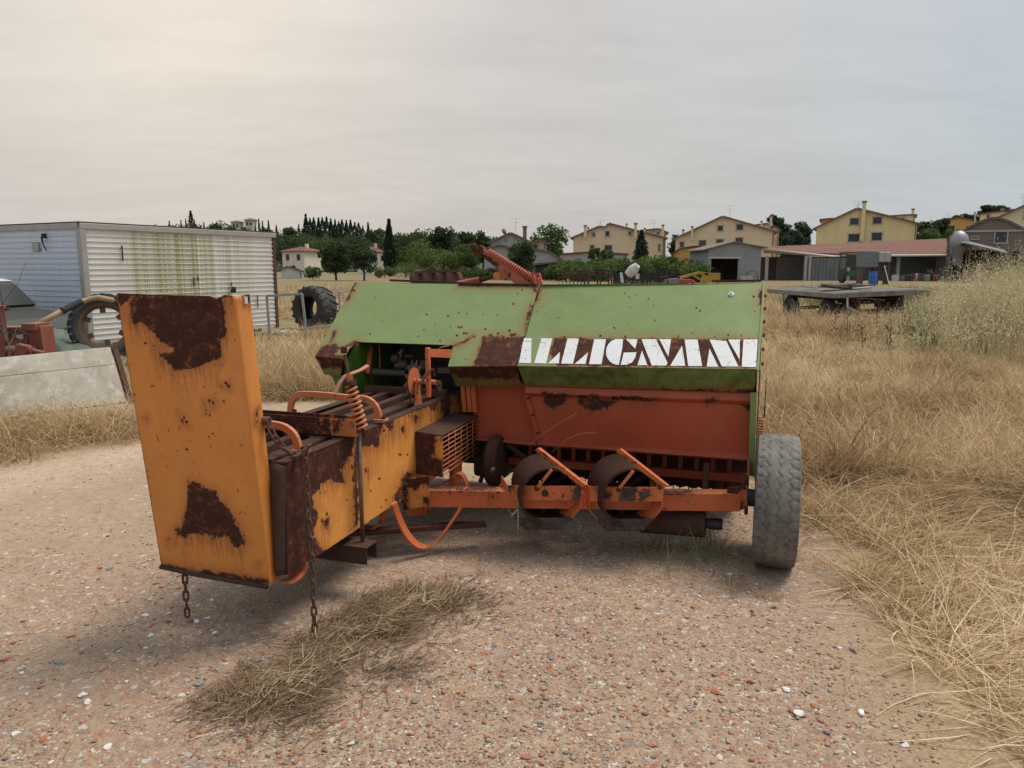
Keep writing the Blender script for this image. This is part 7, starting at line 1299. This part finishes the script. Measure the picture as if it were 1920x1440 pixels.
# dark dead weed stalks standing in the right field
M_stalk = plain('dead_stalk', (0.06, 0.042, 0.032), 0.95)
for i, (px, pb, pt) in enumerate(((1560, 650, 585), (1585, 655, 590), (1617, 665, 600), (1665, 680, 600), (1672, 672, 606), (1468, 600, 545), (1490, 655, 610), (1643, 640, 560))):
    b0 = atz(px, pb); z1 = at(px, pt, b0.y).z; b = MB(); lean = random.uniform(-.12, .12); b.tube([b0, b0 + Vector((lean * 0.5, 0, z1 * 0.55)), b0 + Vector((lean, 0.02, z1))], [0.010, 0.008, 0.004], 5)
    for j in range(9):
        f = random.uniform(0.3, 1.0); q = b0 + Vector((lean * f, 0, z1 * f)); a = random.uniform(0, 6.28); b.tube([q, q + Vector((0.07 * math.cos(a), 0.07 * math.sin(a), 0.06))], [0.005, 0.009], 4)
    tag(b.build('dead_weed', M_stalk), 'dark dead weed stalk standing in the dry grass by the flatbed', 'dead weed', 'dead weed stalks in the right field')
b0 = at(12, 640, 9.0); b = MB(); M_twig = plain('grey_twig', (0.16, 0.13, 0.11), 0.95)
for j in range(9): a = j * 0.75; r0 = 0.10 + 0.02 * j; b.tube([Vector((b0.x, 9.0, 0.5 + j * 0.09)), Vector((b0.x + r0 * math.cos(a), 9.0 + r0 * math.sin(a), 0.62 + j * 0.105)), Vector((b0.x + 1.6 * r0 * math.cos(a), 9.0 + 1.6 * r0 * math.sin(a), 0.74 + j * 0.12))], [0.005, 0.004, 0.002], 4)
b.tube([(b0.x, 9.0, 0), (b0.x + .02, 9.0, 0.7), (b0.x, 9.0, 1.45)], [0.012, 0.008, 0.003], 5); tag(b.build('bare_sapling', M_twig), 'bare grey twiggy sapling in front of the box trailer end', 'sapling')
# ---- straw spilled under the chamber
hay = Cover(); n = 15000; wh_ = rng.random(n); c1 = wh_ < 0.52
ox, oy = rng.normal(0, 0.5, n), rng.normal(0, 0.5, n); u_ = -0.98 + 0.54 * wh_ ** 0.9 + 0.31 * ox - 0.06 * oy; v_ = 2.70 + 0.86 * wh_ ** 0.9 + 0.27 * oy + 0.05 * ox
g_ = vnoise(u_, v_, 71, 3, 4.5); m = (g_ > 0.36 + 0.14 * np.hypot(ox, oy)) | (rng.random(n) < 0.12); bx, by, rad_, g_ = u_[m], v_[m], np.hypot(ox, oy)[m], g_[m]; n = len(bx)
z = 0.004 + 0.034 * np.exp(-(rad_ / 0.7) ** 2) * rng.random(n); L = rng.uniform(0.04, 0.20, n) * np.where(rng.random(n) < 0.05, 1.6, 1); az = R(25) + rng.normal(0, 0.55, n) + np.where(rng.random(n) < 0.35, rng.uniform(0, 6.28, n), 0) + 3.0 * (vnoise(bx, by, 72, 2, 3.0) - 0.5)
hay.add(*blades(np.stack([bx, by, z], 1), L, rng.uniform(0.0024, 0.0052, n), az, rng.normal(0.04, 0.14, n), rng.normal(0.05, 0.3, n), np.clip(rng.normal(0.10, 0.18, n) + 0.55 * z / 0.038 + np.where(rng.random(n) < 0.08, 0.45, 0), 0, 1), rng, 3))
n = 1500; bx = rng.uniform(-3.5, 1.5, n); by = rng.uniform(1.9, 5, n); hay.add(*blades(np.stack([bx, by, ground_z(bx, by) + 0.004], 1), rng.uniform(0.02, 0.10, n), rng.uniform(0.0015, 0.003, n), rng.uniform(0, 6.28, n), rng.normal(0.02, 0.06, n), rng.normal(0, 0.15, n), rng.uniform(0.2, 0.8, n), rng, 3))
hay.build('spilled_straw', grassmat('grey_straw', [(0.0, (0.085, 0.055, 0.034)), (0.3, (0.19, 0.13, 0.078)), (0.65, (0.37, 0.265, 0.16)), (1.0, (0.62, 0.50, 0.34))]), 'spilled straw lying in a strip under the bale chamber', 'straw')
# ---- gravel
def stones(x, y, s, flat, col, rng, sink=0.35):
    n = len(x); O = np.array([(1, 0, 0), (-1, 0, 0), (0, 1, 0), (0, -1, 0), (0, 0, 1), (0, 0, -1), (.6, .6, .5), (-.6, .6, .5), (-.6, -.6, .5), (.6, -.6, .5)], float)
    V = O[None] * rng.uniform(0.65, 1.2, (n, 10, 1)); sc = np.stack([s * rng.uniform(0.7, 1.3, n), s * rng.uniform(0.5, 1.0, n), s * flat], 1); V = V * sc[:, None]; a = rng.uniform(0, 6.28, n); ca_, sa_ = np.cos(a)[:, None], np.sin(a)[:, None]
    X_ = V[:, :, 0] * ca_ - V[:, :, 1] * sa_; Y_ = V[:, :, 0] * sa_ + V[:, :, 1] * ca_; V = np.stack([X_ + x[:, None], Y_ + y[:, None], V[:, :, 2] + (ground_z(x, y) + s * flat * sink)[:, None]], 2)
    Fq = np.array([(4, 6, 7), (4, 7, 8), (4, 8, 9), (4, 9, 6), (0, 2, 6), (2, 7, 6), (2, 1, 7), (1, 8, 7), (1, 3, 8), (3, 9, 8), (3, 0, 9), (0, 6, 9), (5, 2, 0), (5, 1, 2), (5, 3, 1), (5, 0, 3)])
    return V.reshape(-1, 3), (Fq[None] + (np.arange(n) * 10)[:, None, None]).reshape(-1, 3), np.repeat(col, 10, 0)
k = NT('gravel_stone'); M_stone = k.done(k.mix(k.math('MULTIPLY', k.noise(90, 4, 0.7), 0.5), k.attr('tint', 'Color'), (0.30, 0.22, 0.17)), 0.9)
PAL = np.array([(0.38, 0.125, 0.065), (0.30, 0.11, 0.065), (0.42, 0.19, 0.115), (0.40, 0.30, 0.215), (0.33, 0.25, 0.19), (0.21, 0.19, 0.175), (0.13, 0.125, 0.125), (0.52, 0.44, 0.36), (0.70, 0.67, 0.61)]); PR = np.array([0.18, 0.13, 0.07, 0.22, 0.18, 0.08, 0.03, 0.07, 0.04])
n = 75000; yy = 1.9 + (rng.random(n) ** 1.5) * 6.5; xx = rng.uniform(-0.75, 0.62, n) * yy; m = (yard(xx, yy) + (nse(xx, yy, 2.0, 41) - 0.5) * 0.6 > -0.15) & (rng.random(n) < np.clip((nse(xx, yy, 1.1, 42) - 0.28) * 3.0, 0.10, 1.0)) & ((yy - 0.5 * xx < 5.2) | (rng.random(n) < 0.3)) & (rng.random(n) > 0.85 * track(xx, yy)); xx, yy = xx[m], yy[m]; n = len(xx)
s = np.clip(np.exp(rng.normal(math.log(0.0038), 0.55, n)), 0.0015, 0.015); ci = rng.choice(len(PAL), n, p=PR); col = PAL[ci] * rng.uniform(0.75, 1.2, (n, 1))
V, F, C = stones(xx, yy, s, rng.uniform(0.25, 0.6, n), col, rng)
o = link('gravel', attr_mesh('gravel', V, F, [M_stone], C), None); tag(o, 'loose gravel of brick chips and pebbles covering the yard', 'gravel', kind='stuff')
def bigstone(name, px, py, size, col, lab, group, cat, flat=0.4):
    p = atz(px, py); bm = bmesh.new(); bmesh.ops.create_icosphere(bm, subdivisions=2, radius=1); rr = random.Random(int(px * 7 + py))
    dirs = [Vector((rr.gauss(0, 1), rr.gauss(0, 1), rr.gauss(0, 1))).normalized() for _ in range(11)]
    for v in bm.verts:
        for d in dirs:
            q = v.co.dot(d)
            if q > 0.48: v.co -= d * (q - 0.48)
        v.co.x *= size * rr.uniform(0.97, 1.03); v.co.y *= size * 0.75; v.co.z *= size * flat
    me = bpy.data.meshes.new(name); bm.to_mesh(me); bm.free(); o = link(name, me, plain('stone_%s' % col, {'white': (0.74, 0.72, 0.68), 'brick': (0.40, 0.15, 0.085), 'grey': (0.27, 0.25, 0.235)}[col], 0.9, 0.3, 60, 0.2)); o.location = (p.x, p.y, size * flat * 0.45 + float(ground_z(p.x, p.y))); o.rotation_euler = (rr.uniform(-.2, .2), rr.uniform(-.2, .2), rr.uniform(0, 6)); tag(o, lab, cat, group)
for px, py, sz in ((403, 1189, .030), (694, 1256, .022), (660, 1397, .020), (274, 1155, .026), (369, 1168, .026), (390, 1160, .022), (282, 1193, .022), (274, 1216, .014), (28, 1377, .026), (165, 1316, .026), (155, 1305, .03), (203, 1400, .024), (1367, 1079, .028), (1574, 1216, .024), (1476, 1295, .028), (1500, 1340, .034), (1615, 1340, .028), (1698, 1398, .022), (1456, 1234, .016), (237, 1279, .014), (1240, 1146, .016), (398, 1127, .022), (40, 1262, .014), (50, 1302, .013), (247, 1116, .012), (1312, 1120, .015), (1182, 1100, .013), (95, 1430, .015)):
    bigstone('white_stone', px, py, sz, 'white', 'small white stone lying on the gravel', 'white stones on the gravel', 'stone', 0.42)
for px, py, sz in ((135, 1194, .024), (315, 1166, .026), (284, 1174, .022), (355, 1166, .026), (8, 1238, .034), (23, 1206, .02), (708, 1262, .020), (645, 1362, .022), (1340, 1297, .030), (1485, 1335, .026), (1525, 1324, .022), (1410, 1280, .028), (985, 1420, .024), (188, 1066, .026), (232, 1078, .02), (1180, 1250, .018), (885, 1250, .026), (860, 1300, .02), (80, 1388, .024), (178, 1390, .02), (360, 1380, .02), (1090, 1330, .018), (1225, 1400, .02), (555, 1430, .02)):
    bigstone('brick_fragment', px, py, sz, 'brick', 'broken red brick fragment lying on the gravel', 'brick fragments on the gravel', 'brick fragment', 0.34)
for px, py, sz in ((375, 1283, .036), (470, 1148, .02), (462, 1155, .016), (474, 1146, .024), (485, 1240, .028), (1555, 1295, .020), (433, 1433, .014), (108, 1242, .026), (205, 1068, .03), (1690, 980, .03), (1600, 1220, .034), (1450, 1140, .03)):
    bigstone('grey_stone', px, py, sz, 'grey', 'grey stone lying on the gravel', 'grey stones on the gravel', 'stone', 0.40)
